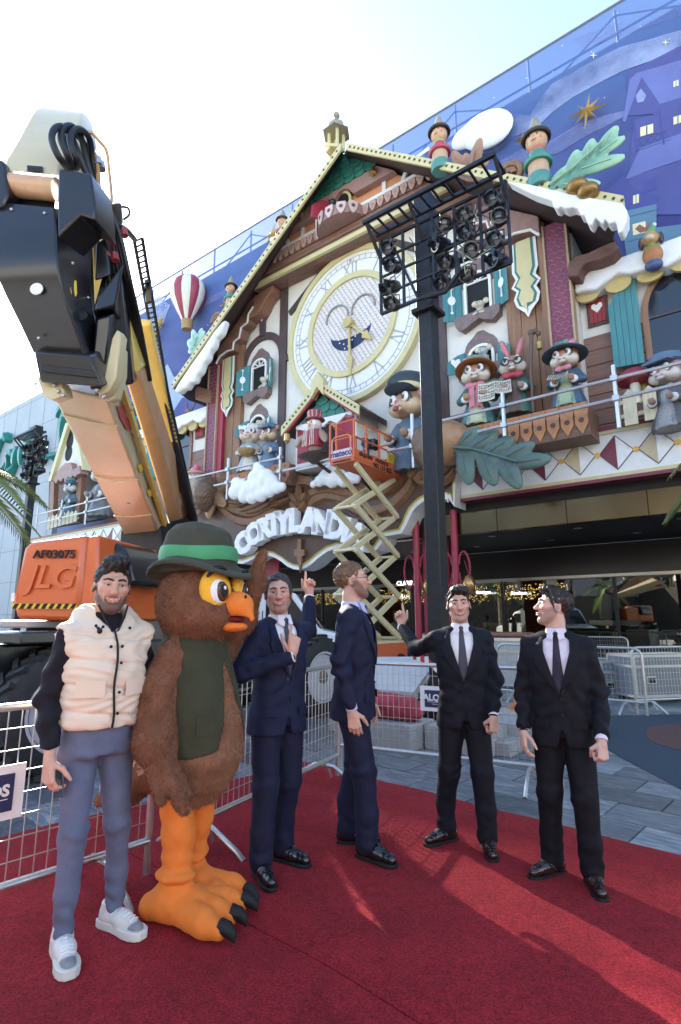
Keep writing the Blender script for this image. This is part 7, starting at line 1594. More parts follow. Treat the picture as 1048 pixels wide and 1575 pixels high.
for k in range(ns):
 zt_ = zd - .15 - k * hs; zb_ = zt_ - hs
 for x in (x0 + .07, x1 - .07):
  q = MB(); q.bar((x, A_, zt_), (x, Z_, zb_), .1, .16); sl_.p('scissor_arm', q, CRM, bev=.012)
  xi = x + (.09 if x < xc else -.09); q = MB(); q.bar((xi, Z_, zt_), (xi, A_, zb_), .1, .16); o = sl_.p('scissor_arm', q, CRM, bev=.012)
  if x > xc and k in (1, 2): ltxt('mateco', (x + .04, (A_ + Z_) / 2 + .35, (zt_ + zb_) / 2 - .16), .12, 90, BLACK, o)
 for y in (A_, Z_):
  q = MB(); q.tube([(x0 + .03, y, zb_), (x1 - .03, y, zb_)], .045, 10); sl_.p('pivot_tube', q, CRM)
 q = MB(); q.tube([(xc, (A_ + Z_) / 2 - .2, zt_ - .3), (xc, (A_ + Z_) / 2 + .5, zt_ - .55)], .06, 8); sl_.p('ram', q, DARKST)
q = MB(); q.box((xc, (yn + yf) / 2, .62), (x1 - x0 + .1, yf - yn + .1, .5)); sl_.p('base', q, ORL, bev=.03)
q = MB(); q.box((xc, (yn + yf) / 2, .9), (x1 - x0, yf - yn, .08)); sl_.p('base_deck', q, CRM, smooth=0)
for x in (x0 - .03, x1 + .03):
 for y in (yn + .4, yf - .4): q = MB(); q.tube([(x - .08, y, .28), (x + .08, y, .28)], .28, 20); sl_.p('wheel', q, RUBB_)
# worker on the platform, dark clothes
# ================================================================== black lamp towers with their racks of stage lights
TD = 8.71
def tower(label, loc, sc_, left=True):
 t = Th('lamp_tower', label, 'lamp tower', (0, 0, 0), 'W', 'black lamp towers on the plaza'); bs = FP(673, 900, TD)[0]; zc = FP(668, 478, TD)[2]; ztop = FP(660, 297, TD)[2]
 P = lambda x, y, dd=0: tuple(np.array(FP(x, y, TD + .3 + dd)) - np.array([bs, -TD, 0]))
 q = MB(); q.box((0, 0, zc / 2), (.235, .235, zc)); t.p('pole', q, DARKST, bev=.012)
 q = MB(); q.box((0, 0, zc), (.4, .4, .07)); t.p('collar', q, DARKST, bev=.01)
 q = MB(); q.box((0, 0, (zc + ztop) / 2), (.27, .27, ztop - zc)); t.p('upper_pole', q, DARKST, bev=.012)
 a, b = P(587, 483), P(787, 408); xl, xr, zl = a[0], b[0], a[2]; zt = P(587, 372)[2]; y0 = a[1]
 if not left: xl = -.1
 BAR = lambda n, p, q_, w=.05: t.p(n, MB().bar(p, q_, w, w), DARKST, smooth=0)
 zs = [zl + (zt - zl) * k / 4 for k in range(5)]
 for z in zs: BAR('rack_bar', (xl, y0, z), (xr, y0, z), .042 if z in (zs[0], zs[-1]) else .032)
 xs = sorted(set([xl, xl + (xr - xl) * .2, .28, xl + (xr - xl) * .62, xl + (xr - xl) * .81, xr]))
 for x in xs: BAR('rack_bar', (x, y0, zl), (x, y0, zt), .038)
 for dy in (-.42, -.05): BAR('top_truss_bar', (xl - .05, y0 + dy, zt + .12), (xr + .02, y0 + dy, zt + .12), .055)
 for k in range(12): x = xl + (xr - xl) * k / 11; BAR('truss_rung', (x, y0 - .42, zt + .12), (x, y0 - .05, zt + .12), .03)
 for x in (xl, .1, xr): BAR('truss_strut', (x, y0 - .4, zt + .1), (x, y0, zt - .3), .045)
 for z in zs[:4]: BAR('rack_arm', (.1, 0, z + .15), (.75, y0, z + .05), .05)
 BAR('rack_brace', (.0, y0, zl), (-.5 if left else .5, y0, zt), .035); q = MB(); q.tube([(.1, y0 - .02, zl - .02), (.5, y0 - .1, zl - .12), (.72, y0 - .1, zl + .1), (.7, y0 - .05, zl + .35)], .035, 8); t.p('bent_tube', q, DARKST)
 rr = random.Random(6)
 for k in range(9):
  x = rr.uniform(xl, xr); z = rr.uniform(zl + .2, zt); x2 = x + rr.uniform(-.5, .6); q = MB(); q.tube([(x, y0 - .06, z), ((x + x2) / 2, y0 - .12, z - rr.uniform(.15, .45)), (x2, y0 - .06, z + rr.uniform(-.3, .1))], .009, 5); t.p('cable', q, (HOSE, mat('pale_cable', (.3, .36, .26), .6))[k % 3 == 0])
 base_z = 0
 root = t.o; root.location = loc; root.rotation_euler = (0, 0, FA); root.scale = (sc_,) * 3
 # lights hang from the rack: things of their own
 global SPOT
 for i in range(len(xs) - 1):
  for j in range(4):
   if abs((xs[i] + xs[i + 1]) / 2) < .1: continue
   p = Vector(((xs[i] + xs[i + 1]) / 2 + rr.uniform(-.05, .05), y0 + .03, zs[j + 1] - .05)); w = Vector(loc) + Matrix.Rotation(FA, 3, 'Z') @ (p * sc_)
   if SPOT is None:
    SPOT = Th('stage_light', 'x', 'stage light', (0, 0, 0)); s_ = SPOT
    q = MB(); q.tube([(-.13, 0, -.2), (-.13, 0, -.04), (0, 0, 0), (.13, 0, -.04), (.13, 0, -.2)], .012, 6); s_.p('yoke', q, BLK)
    q = MB(); q.lathe([(.05, .16), (.1, .14), (.125, .06), (.13, -.1), (.14, -.14), (.115, -.14), (.11, -.1)], (0, 0, 0), 16, None, 1, False); M = Matrix.Translation((0, 0, -.2)) @ Matrix.Rotation(R(-70), 4, 'X'); s_.p('housing', q.xf(M), BLK)
    q = MB(); q.lathe([(.11, -.1), (.06, -.12), (.001, -.125)], (0, 0, 0), 16); s_.p('lens', q.xf(M), glass('lens_glass', (.03, .03, .035), .05))
    for sx in (-1, 1): q = MB(); q.box((sx * .09, -.2 + .03, -.2), (.004, .14, .16)); s_.p('barn_door', q, BLK, smooth=0)
    o = SPOT.o
   else: o = dup(SPOT.o)
   o.location = w; o.rotation_euler = (rr.uniform(-.25, .15), rr.uniform(-.1, .1), FA + rr.uniform(-.6, .6)); o.scale = (sc_ * .86,) * 3
   o['label'] = 'black stage light in the %s row, %s column, of the %s lamp tower' % (('bottom', 'third', 'second', 'top')[j], ('first', 'second', 'third', 'fourth', 'fifth')[i], 'near' if left else 'far left'); o['group'] = 'stage lights on the ' + ('near' if left else 'far left') + ' lamp tower'
 return t
SPOT = None
b0 = FP(673, 900, TD); tw = f2w((b0[0], b0[1], 0)); tower('tall black lamp tower with a wide rack of stage lights in the middle', (tw.x, tw.y, 0), 1.0)
q = glyphs('TSA', .2, .004); stand(q, (tw.x + .12, tw.y - .02, 3.3), 90, math.degrees(FA) + 90); q.v = q.v; one('tower_marking', 'small white lettering on the side of the near black lamp tower', 'lettering', q, WHITEP, (tw.x, tw.y, 3.3), smooth=0)
lt2 = AT(27, 940, 19); tower('slim black lamp tower with a rack at the far left before the grey store', (lt2[0], 19, 0), 1.0, False)
# ================================================================== crowd barriers
BARR = mat('barrier_steel', (.55, .55, .53), .32, .8, var=.12, scale=12, bump=.04)
def barrier_make(L_=2.3):
 t = Th('crowd_barrier', 'x', 'barrier', (0, 0, 0), 'W', 'steel mesh crowd barriers'); H_ = 1.06; r = .12; z0 = .2
 pts = [(0, 0, .0), (0, 0, H_ - r)] + [(r - r * math.cos(R(a)), 0, H_ - r + r * math.sin(R(a))) for a in (20, 45, 70, 90)] + [(L_ - r + r * math.sin(R(a)), 0, H_ - r + r * math.cos(R(a))) for a in (0, 20, 45, 70)] + [(L_, 0, H_ - r), (L_, 0, .0)]
 t.p('frame_tube', MB().tube(pts, .021, 10), BARR); t.p('bottom_tube', MB().tube([(0, 0, z0), (L_, 0, z0)], .021, 10), BARR)
 q = MB()
 for k in range(1, 36): x = L_ * k / 36; q.bar((x, .003, z0), (x, .003, H_), .0048, .0048)
 for k in range(1, 8): z = z0 + (H_ - z0) * k / 8; q.bar((.01, -.003, z), (L_ - .01, -.003, z), .0048, .0048)
 t.p('mesh_panel', q, BARR, smooth=0, kind='stuff')
 for x in (.28, L_ - .28): t.p('foot', MB().tube([(x, -.36, .015), (x, -.3, .06), (x, -.1, z0 - .03), (x, .1, z0 - .03), (x, .3, .06), (x, .36, .015)], .018, 8), BARR); t.p('foot_plate', MB().bar((x, -.02, z0), (x + .12, -.02, .04), .006, .03), BARR, smooth=0)
 return t
BAR0 = barrier_make(); used0 = [False]
def barrier(a, b, label):
 a, b = Vector((a[0], a[1], 0)), Vector((b[0], b[1], 0)); o = dup(BAR0.o) if used0[0] else BAR0.o; used0[0] = True
 o.location = a; o.rotation_euler = (0, 0, math.atan2(b.y - a.y, b.x - a.x)); o.scale = ((b - a).length / 2.3, 1, 1); o['label'] = label
barrier((-2.72, 1.9), (-1.16, 3.66), 'near steel crowd barrier at the left edge behind the man in the cream gilet')
barrier((-1.06, 3.76), (-.03, 5.82), 'steel crowd barrier running back between owl costume and pointing man')
barrier((.0, 6.3), (1.98, 5.32), 'steel crowd barrier across the middle behind the smiling man')
barrier((3.1, 11.2), (4.95, 9.38), 'tilted steel crowd barrier right of the man looking up')
barrier((4.95, 9.7), (7.2, 10.3), 'steel crowd barrier in front of the flight case at the right edge')
p = GP(914, 1005, 0); barrier((9.6, 20.8), (11.8, 19.2), 'far crowd barrier standing by the olive shop panel'); barrier((10.3, 18.6), (12.4, 17.2), 'far crowd barrier at the right edge by the shop glass')
barrier((4.2, 17.6), (6.0, 16.2), 'far crowd barrier between the two men on the right, nearer the counter'); barrier((6.1, 17.2), (8.0, 15.8), 'far crowd barrier behind the dark haired man on the right')
barrier((-14.2, 15.2), (-12.1, 14.2), 'far crowd barrier at the left edge below the palm')
def bsign(label, a, b, z0, z1, tl, tsz):
 a, b = Vector((*a, 0)), Vector((*b, 0)); d_ = (b - a).normalized(); n = Vector((d_.y, -d_.x, 0));
 if n.y > 0: n = -n
 th = Th('barrier_sign', label, 'sign', (a + n * .02), 'W', None); w = (b - a).length; c = (a + b) / 2 + Vector((0, 0, (z0 + z1) / 2)) + n * .03; M = Matrix((d_, -n, Vector((0, 0, 1)))).transposed()
 th.p('board', MB().box(c, (w, .008, z1 - z0), M), WHITEP, smooth=0); th.p('navy_field', MB().box(c + n * .007, (w * .8, .006, (z1 - z0) * .68), M), NAVY, smooth=0)
 q = glyphs(tl, tsz, .002, .003); stand(q, c + n * .0115 + Vector((0, 0, .01)), 90, math.degrees(math.atan2(d_.y, d_.x))); th.p('lettering', q, WHITEP, smooth=0)
 for k in range(2): th.p('line', MB().box(c + n * .0115 + Vector((0, 0, -.03 - k * .02)), (w * (.7 - .2 * k), .002, .004), M), WHITEP, smooth=0)
e = Vector((1.98 - 0, 5.32 - 6.3, 0)).normalized()
bsign('white sign with navy panel on the middle barrier beside the smiling man', (.82, 5.87), (1.26, 5.65), .62, .86, 'ALQUIDOS', .085)
bsign('white sign with navy panel on the near barrier at the left edge', (-2.0, 2.71), (-1.66, 3.1), .52, .78, 'ALQUIDOS', .075)
# ================================================================== things on the plaza behind the barriers
CONB = mat('concrete_block', (.36, .35, .33), .85, var=.15, scale=3, bump=.3, bscale=30, dirt=.35, dirtcol=(.16, .15, .14))
def block(label, c, sz, rz, m=CONB): b = MB(); b.box((0, 0, sz[2] / 2), sz); o = one('concrete_block', label, 'concrete block', b, m, (0, 0, 0), bev=.015, group='concrete ballast blocks at the lamp tower foot'); o.location = c; o.rotation_euler = (0, 0, rz)
block('concrete ballast block under the red cloth bag', (.62, 7.35, 0), (.95, .6, .3), FA); block('concrete ballast block at the tower foot behind the barrier sign', (1.5, 7.0, 0), (.8, .6, .28), FA)
block('concrete ballast block right of the tower foot', (2.35, 7.2, 0), (.9, .7, .3), FA); block('concrete ballast block lying flat farther right by the cone', (2.9, 8.3, 0), (1.3, .9, .22), FA); block('concrete slab ballast under the black tower pole', (1.35, 8.0, 0), (2.6, 1.6, .16), FA)
q = MB(); q.prism([(.1, 8.6, .5), (1.0, 7.9, .52), (1.5, 8.6, .95), (.6, 9.3, .9)], (0, 0, .03)); one('pale_panel', 'tilted pale panel leaning on the tower ballast', 'panel', q, mat('pale_sheet', (.42, .44, .45), .5, var=.1), (.8, 8.6, .5), smooth=0)
q = MB(); q.prism([(1.0, 7.9, .02), (1.06, 7.85, .54), (1.55, 8.55, .97), (1.5, 8.6, .02)], (.03, -.03, 0)); one('dark_panel', 'dark triangular panel at the tower foot below the pale panel', 'panel', q, DARKST, (1.2, 8, 0), smooth=0)
B = Blob((-.5, -.35, -.05), (.5, .35, .45), .018); B.cap((-.3, 0, .16), (.3, 0, .15), .16, .15, .03).ell((-.1, -.05, .2), (.3, .2, .1), .05).cap((.36, .0, .14), (.4, 0, .12), .1, .1, .04)
o = mkb('red_bag', skin(B, lambda x, y, z, n: .012 * hashn(x * 12, y * 12, z * 16)), mat('red_cloth', (.33, .03, .045), .75, var=.2)); o.location = (.6, 7.3, .3); o.rotation_euler = (0, 0, FA); tags(o, 'crumpled red cloth bag lying on a concrete block', 'bag')
q = MB(); q.grid([[(1.0 + .045 * k, 7.9 - .06 * k + .02 * math.sin(k), .98 - .012 * k * k * .35 + j * .09) for k in range(9)] for j in range(2)]); one('barrier_tape', 'red and white striped tape drooping from the tilted pale panel', 'tape', q, WHITEP, (1, 7.9, .9), smooth=60)
q = MB(); [q.grid([[(1.0 + .045 * (k + u), 7.895 - .06 * (k + u) + .02 * math.sin(k + u), .98 - .012 * (k + u) ** 2 * .35 + j * .09) for u in (0, .5, 1)] for j in range(2)]) for k in (0, 2, 4, 6)]
tpo = mk('red_stripe', q, mat('tape_red', (.5, .03, .03), .5), bpy.data.objects['barrier_tape'], (1, 7.9, .9), 60)
ALU = mat('aluminium_edge', (.6, .6, .58), .35, .8)
def case(label, c, sz, rz, col, wheels=True):
 t = Th('flight_case', label, 'flight case', (0, 0, 0), 'W', 'flight cases on the plaza'); w, d_, h = sz; z0 = .14 if wheels else 0; m = mat('case_' + str(col[0]), col, .5, var=.15, scale=4, dirt=.15)
 t.p('body', MB().box((0, 0, z0 + h / 2), (w, d_, h)), m, smooth=0)
 for x in (-1, 1):
  for y in (-1, 1): t.p('corner_edge', MB().box((x * w / 2, y * d_ / 2, z0 + h / 2), (.045, .045, h + .01)), ALU, smooth=0)
 for z in (z0, z0 + h * .74, z0 + h):
  for y in (-1, 1): t.p('trim', MB().box((0, y * (d_ / 2 + .002), z), (w, .03, .045)), ALU, smooth=0)
  for x in (-1, 1): t.p('trim', MB().box((x * (w / 2 + .002), 0, z), (.03, d_, .045)), ALU, smooth=0)
 for x in (-.27, .27):
  o = t.p('recessed_handle', MB().box((x * w, -d_ / 2 - .004, z0 + h * .4), (.2, .012, .14)), ALU, smooth=0); t.p('handle_grip', MB().box((x * w, -d_ / 2 - .014, z0 + h * .39), (.15, .012, .09)), BLACK, o, smooth=0)
  if wheels:
   for y in (-.35, .35): t.p('castor', MB().tube([(x * 1.5 * w - .02, y * d_, .065), (x * 1.5 * w + .02, y * d_, .065)], .065, 12), RUBB_)
 t.o.location = c; t.o.rotation_euler = (0, 0, rz)
case('grey flight case on castors behind the barrier at the right edge', (6.1, 11.1, 0), (1.5, .7, .72), R(12), (.2, .21, .22)); case('tall pale flight case standing behind the smiling man', (3.75, 12.9, 0), (1.0, .8, .95), R(-20), (.42, .42, .4))
case('pale wooden flight case left of the black tower pole', (1.55, 12.2, 0), (.95, .7, .62), R(-30), (.36, .33, .28), False); case('blue grey case beside the barrier at the right', (5.3, 11.6, 0), (.7, .9, .72), R(12), (.15, .2, .25), False)
def cone(label, c):
 t = Th('traffic_cone', label, 'traffic cone', (0, 0, 0), 'W'); OC = mat('cone_orange', (.65, .17, .04), .5); f = lambda z: .17 - .135 * z / .8
 t.p('base', MB().box((0, 0, .02), (.42, .42, .04)), OC, bev=.01)
 for k, (a, b) in enumerate(((.04, .25), (.25, .5), (.5, .66), (.66, .8))): t.p('band', MB().lathe([(f(a), a), (f(b), b)], (0, 0, 0), 20), (OC, WHITEP)[k % 2], smooth=60)
 t.o.location = c
cone('orange and white traffic cone between the two men on the right', (2.72, 8.6, .2))
# white van parked behind the machine
v = Th('white_van', 'white delivery van parked behind the pointing man and the big wheel', 'van', (-1.4, 13.5, 0), 'W'); WV = mat('van_white', (.72, .73, .74), .3, var=.03, bump=0, coat=.6); VG = glass('van_glass', (.02, .025, .03), .05)
def vb(y0, y1, pts): q = MB(); q.prism([(x, y0, z) for x, z in pts], (0, y1 - y0, 0)); return q
v.p('body', vb(12.4, 14.4, [(-3.8, .45), (.35, .45), (.45, .9), (.3, 1.15), (-.45, 1.32), (-1.0, 2.1), (-1.4, 2.25), (-3.7, 2.3), (-3.85, 2.1)]), WV, bev=.07)
v.p('side_window', vb(12.385, 12.41, [(-1.65, 1.4), (-.62, 1.4), (-1.08, 2.0), (-1.65, 2.05)]), VG, smooth=0); v.p('windscreen', MB().prism([(-.43, 12.55, 1.36), (-.43, 14.25, 1.36), (-.96, 14.15, 2.08), (-.96, 12.65, 2.08)], (.03, 0, .02)), VG, smooth=0)
for x in (-1.72, -.55): v.p('door_seam', MB().box((x, 12.393, 1.1), (.02, .012, 1.25)), DARKST, smooth=0)
v.p('side_moulding', MB().box((-1.7, 12.385, .72), (4.0, .03, .12)), DARKST, bev=.01); v.p('door_handle', MB().box((-1.5, 12.38, 1.2), (.18, .03, .04)), DARKST, bev=.008); v.p('wing_mirror', MB().box((-.75, 12.25, 1.5), (.14, .2, .28)), BLK, bev=.03)
v.p('headlight', MB().sph((.32, 12.55, 1.0), (.14, .16, .14)), glass('headlight_glass', (.4, .42, .45), .05))
for x in (-.35, -3.0):
 for y in (12.5, 14.3): o = v.p('wheel', MB().tube([(x, y - .1, .33), (x, y + .1, .33)], .33, 24), RUBB_); v.p('wheel_rim', MB().tube([(x, y - .11, .33), (x, y - .09, .33)], .2, 16), RIM, o)
# palms: one trunk outside the left edge, one tip at the right edge
def palm(label, base, h, rad, n, seed, lean=0):
 rr = random.Random(seed); t = Th('palm_tree', label, 'palm tree', base, 'W'); b = Vector(base); top = b + Vector((lean, 0, h))
 t.p('trunk', MB().tube([b.lerp(top, k / 12) for k in range(13)], [.2 + .03 * (k % 2) for k in range(13)], 12), mat('palm_bark', (.13, .1, .075), .9, var=.4, scale=9, bump=.5, bscale=18))
 PF = mat('palm_leaf', (.11, .15, .035), .5, var=.35, scale=4)
 for k in range(n):
  a = 2.4 * k + rr.uniform(-.2, .2); el = rr.uniform(-.25, 1.2); L_ = rad * rr.uniform(.85, 1.1); pts = []
  for j in range(14):
   u = j / 13; pts.append(top + Vector((math.cos(a), math.sin(a), 0)) * L_ * (u * math.cos(el) + .12 * u * u) + Vector((0, 0, L_ * (u * math.sin(el) - .75 * u * u))))
  q = MB(); q.tube(pts, [.03 * (1 - .8 * j / 13) for j in range(14)], 5)
  for j in range(1, 13):
   dr = (pts[j + 1] - pts[j - 1]).normalized(); sd = dr.cross(Vector((0, 0, 1))).normalized(); up = sd.cross(dr)
   for m_ in range(3):
    c = pts[j].lerp(pts[j + 1], m_ / 3)
    for sg in (-1, 1):
     l = .62 * math.sin(math.pi * (.15 + .8 * j / 13)) * rr.uniform(.8, 1.1); tip = c + (sd * sg * .75 + dr * .65 + up * .1).normalized() * l + Vector((0, 0, -.22 * l)); w = dr * .02
     mid = c.lerp(tip, .5) + up * .03; q.add([c - w, c + w, mid + w * 1.3, tip, mid - w * 1.3], [(0, 1, 2, 3, 4)])
  t.p('frond', q, PF, smooth=0, recalc=False)
palm('palm tree with drooping fronds at the left edge before the grey store', (-9.1, 12.2, 0), 4.9, 2.2, 16, 3); palm('palm frond tip at the right edge below the fascia', (6.75, 7.9, 0), 4.6, 1.7, 13, 9)
for i, (x, y) in enumerate(((-9.5, -9), (3, -13), (12, -11), (18, -5), (26, -3))): palm(('palm tree behind the camera beyond the left side', 'palm tree straight behind the camera', 'palm tree behind the camera on the right', 'palm tree far right of the camera, nearer', 'palm tree far right of the camera, farther')[i], (x, y, 0), 5.5, 2.6, 14, 20 + i)

ob = Th('building', 'long white block added unseen behind the camera to bounce sunlight', 'building', (0, -34, 0)); q = MB(); q.box((0, -40, 8.5), (170, 12, 17)); ob.p('wall', q, mat('bounce_wall', (.66, .62, .55), .8, var=.06, scale=.3), smooth=0)  # unseen block added behind the camera; its white wall bounces sun as fill
ob.p('reflected_band', MB().box((0, -33.9, 3.6), (170, .3, 7.2)), mat('dark_reflected_band', (.035, .03, .025), .6, var=.5, scale=.4), smooth=0)  # dark band added so the shop glass mirrors something dark
for k in range(28):
 for z in (9.2, 13): ob.p('window', MB().box((-81 + k * 6, -33.97, z), (5.2 if z < 6 else 2.2, .1, 3.0 if z < 6 else 1.8)), BLACK if z < 6 else glass('street_glass') if 'street_glass' not in MATS else MATS['street_glass'], smooth=0)
vv = Vector(AT(812, 972, 40)); nn = Vector((math.sin(FA), -math.cos(FA), 0)); vv = vv - nn * 2 * ((vv - FO).dot(nn) + 5.1); vv.z = 0; dup(v.o, None, vv, R(150), 'white delivery van parked beyond the left edge, mirrored in the shop glass')
lb_ = Th('building', 'grey block added unseen beyond the left side to darken shop reflections', 'building', (-46, -8, 0)); lb_.p('wall', MB().box((-50, -8, 6), (8, 70, 12)), MATS['parapet_stone'], smooth=0); lb_.p('reflected_band', MB().box((-45.9, -8, 2.6), (.3, 70, 5.2)), MATS['dark_reflected_band'], smooth=0)  # unseen block added at the left; keeps bright horizon out of the shop glass
for k in range(11): lb_.p('window', MB().box((-45.97, -40 + k * 6.3, 8.3), (.1, 2.2, 1.8)), MATS['street_glass'], smooth=0)
for i, (x, y) in enumerate(((-20, 6), (-17, -3))): palm(('palm tree beyond the left edge of the plaza, farther', 'palm tree beyond the left edge of the plaza, nearer')[i], (x, y, 0), 4.2, 2.4, 13, 40 + i)
# ================================================================== people
SKIN = mat('skin', (.5, .3, .22), .5, var=.06, scale=30, bump=.06, bscale=300, attr=True, spec=.35)
SKIN.node_tree.nodes['Principled BSDF'].inputs['Subsurface Weight'].default_value = .12
SKIN.node_tree.nodes['Principled BSDF'].inputs['Subsurface Radius'].default_value = (.012, .004, .002)
HAIRS = {}
def hairmat(c):
 return mat('hair_%d' % int(c[0] * 1e4), c, .42, var=.5, scale=60, stretch=(1, .25, 1), bump=.5, bscale=220)
def cloth(name, c, rough=.8, fuzz=.0, bump=.25, bs=420, var=.08): return mat(name, c, rough, var=var, scale=9, bump=bump, bscale=bs, fuzz=fuzz, spec=.25)
def frontY(st, x, z, grow=0, p=2.4):
 st = np.array(st); st = st[np.argsort(st[:, 0])]; cy, rx, ry = (np.interp(z, st[:, 0], st[:, i]) for i in (2, 3, 4))
 return float(cy - (ry + grow) * max(0, 1 - min(1, abs(x) / (rx + grow)) ** p) ** (1 / p))
def head_mb(skin_c, beard, bs, brow, smile, heavy=0, gaze=0.0):
 B = Blob((-.11, -.14, -.25), (.11, .14, .16), .0034, skin_c); sk = np.array(skin_c); red = tuple(sk * (1.03, .9, .87))
 B.ell((0, .018, .038), (.074, .095, .084), .02).ell((0, -.022, -.03), (.061 + heavy, .066, .086), .03).ell((0, -.06, -.1), (.026 + heavy * .5, .022, .02), .03)
 for s in (-1, 1):
  B.cap((s * (.052 + heavy), .005, -.055), (s * .02, -.064, -.098), .017, .017, .03).ell((s * .042, -.062, -.014), (.025, .022, .018), .025, red).cap((s * .01, -.082, .032), (s * .05, -.064, .03), .011, .009, .015)
  B.ell((s * .031, -.098, .008), (.019, .018, .012), .012, None, 'sub')
  B.cap((s * .016, -.0845, .0175), (s * .047, -.0755, .0145), .006, .0055, .005, tuple(sk * .82)).cap((s * .017, -.084, -.0025), (s * .046, -.0755, -.0015), .0055, .005, .006, tuple(sk * .88))
  B.ell((s * .077, .012, -.004), (.011, .02, .032), .008, red, 'add', Matrix.Rotation(R(s * -14), 4, 'Y')).ell((s * .086, .008, -.002), (.006, .011, .018), .006, tuple(sk * .7), 'sub')
  B.ell((s * .0125, -.098, -.029), (.009, .011, .008), .007, red).cap((s * .03, -.085, -.02), (s * .036, -.072, -.062), .004, .003, .012)
 B.cap((0, -.082, .022), (0, -.106, -.02), .0085, .0115, .014).ell((0, -.11, -.027), (.0125, .012, .011), .01, red)
 if beard is not None:
  b = tuple(np.array(beard) * bs + sk * (1 - bs))
  for s in (-1, 1): B.cap((s * .07, -.01, -.03), (s * .05, -.045, -.085), .03, .035, .02, b, 'paint')
  B.ell((0, -.075, -.1), (.05, .05, .036), .018, b, 'paint').cap((-.028, -.094, -.052), (.028, -.094, -.052), .0115, .0115, .008, b, 'paint');
  for s in (-1, 1): B.cap((s * .034, -.088, -.055), (s * .03, -.085, -.09), .012, .014, .01, b, 'paint')
 lip = tuple(sk * (.9, .68, .65)); w = .025 + .006 * smile
 for s in (-1, 1):
  B.chain([(0, -.0975, -.0565), (s * w * .6, -.094, -.0565 + .001 * smile), (s * w, -.086, -.0575 + .006 * smile)], [.0062, .0052, .003], .005, lip)
  B.chain([(0, -.0955, -.068 - .002 * smile), (s * w * .6, -.0915, -.066), (s * w * .95, -.0855, -.058 + .006 * smile)], [.0068, .006, .003], .005, lip)
 if smile > .6:
  B.chain([(-w * .8, -.094, -.0585 + .004 * smile), (0, -.101, -.0625), (w * .8, -.094, -.0585 + .004 * smile)], .0028, .002, (.75, .72, .66), 'add')
 else: B.chain([(-w * .9, -.093, -.0605), (0, -.103, -.0625), (w * .9, -.093, -.0605)], .0022, .003, tuple(sk * .35), 'sub')
 for s in (-1, 1): B.cap((s * .013, -.0925, .03), (s * .034, -.0905, .0355), .0042, .004, .003, brow).cap((s * .034, -.0905, .0355), (s * .052, -.073, .03), .004, .0022, .003, brow)
 B.cap((0, .025, -.09), (0, .035, -.23), .056, .062, .03)
 return skin(B, None, 1)
def hand_mb(side, dirv, back, pose, sk, S=1.0):
 """fingers point along dirv, the back of the hand looks along back"""
 B = Blob((-.06, -.09, -.11), (.21, .09, .06), .0034, sk); t = side
 curls = {'relax': ((25, 30, 20),) * 4, 'fist': ((70, 85, 55),) * 4, 'point': ((3, 4, 3), (72, 95, 60), (75, 95, 60), (78, 95, 60)), 'hold': ((35, 45, 30),) * 4}[pose]
 ks = [(.086, .030 * t), (.091, .010 * t), (.087, -.011 * t), (.078, -.030 * t)]; ln = (.076, .084, .078, .062)
 B.cap((-.05, 0, 0), (.01, 0, 0), .0265, .026, .015)
 for i, (kx, ky) in enumerate(ks):
  B.cap((.005, ky * .55, 0), (kx, ky, .002), .0165, .0115, .012)
  p = np.array((kx, ky, 0)); a = 0
  for j, (fr, r0, r1) in enumerate(((.45, .0105, .0095), (.31, .0095, .0085), (.24, .0085, .007))):
   a += curls[i][j] + (i * 2 if pose == 'relax' else 0); q = p + np.array((math.cos(R(a)), .06 * ky * 10 * (pose == 'relax') * .3, -math.sin(R(a)))) * ln[i] * fr; B.cap(p, q, r0, r1, .003 if j else .006, tuple(np.array(sk) * (1.04, .92, .9)) if j == 2 else None); p = q
 th = {'relax': ((.55, .62, -.35), (.8, .3, -.4)), 'fist': ((.5, .45, -.6), (.55, -.45, -.6)), 'point': ((.62, .7, -.25), (.85, .3, -.4)), 'hold': ((.5, .7, -.45), (.85, .35, -.45))}[pose]
 p = np.array((.015, .024 * t, -.008))
 for k, (d, l, r0, r1) in enumerate(((th[0], .045, .016, .0125), (th[1], .034, .0125, .0105), (th[1], .028, .0105, .008))): d = np.array((d[0], d[1] * t, d[2])); d = d / np.linalg.norm(d); q = p + d * l; B.cap(p, q, r0, r1, .006); p = q
 X = Vector(dirv).normalized(); Z = Vector(back); Z = (Z - X * Z.dot(X)).normalized(); Y = Z.cross(X); M = Matrix((X, Y, Z)).transposed().to_4x4()
 return skin(B, None, 1), M
JST = [(.79, 0, .012, .198, .142), (.9, 0, .01, .19, .138), (1.05, 0, 0, .17, .122), (1.2, 0, -.004, .185, .126), (1.34, 0, 0, .198, .122), (1.42, 0, .008, .175, .1), (1.465, 0, .016, .125, .082), (1.5, 0, .022, .075, .066)]
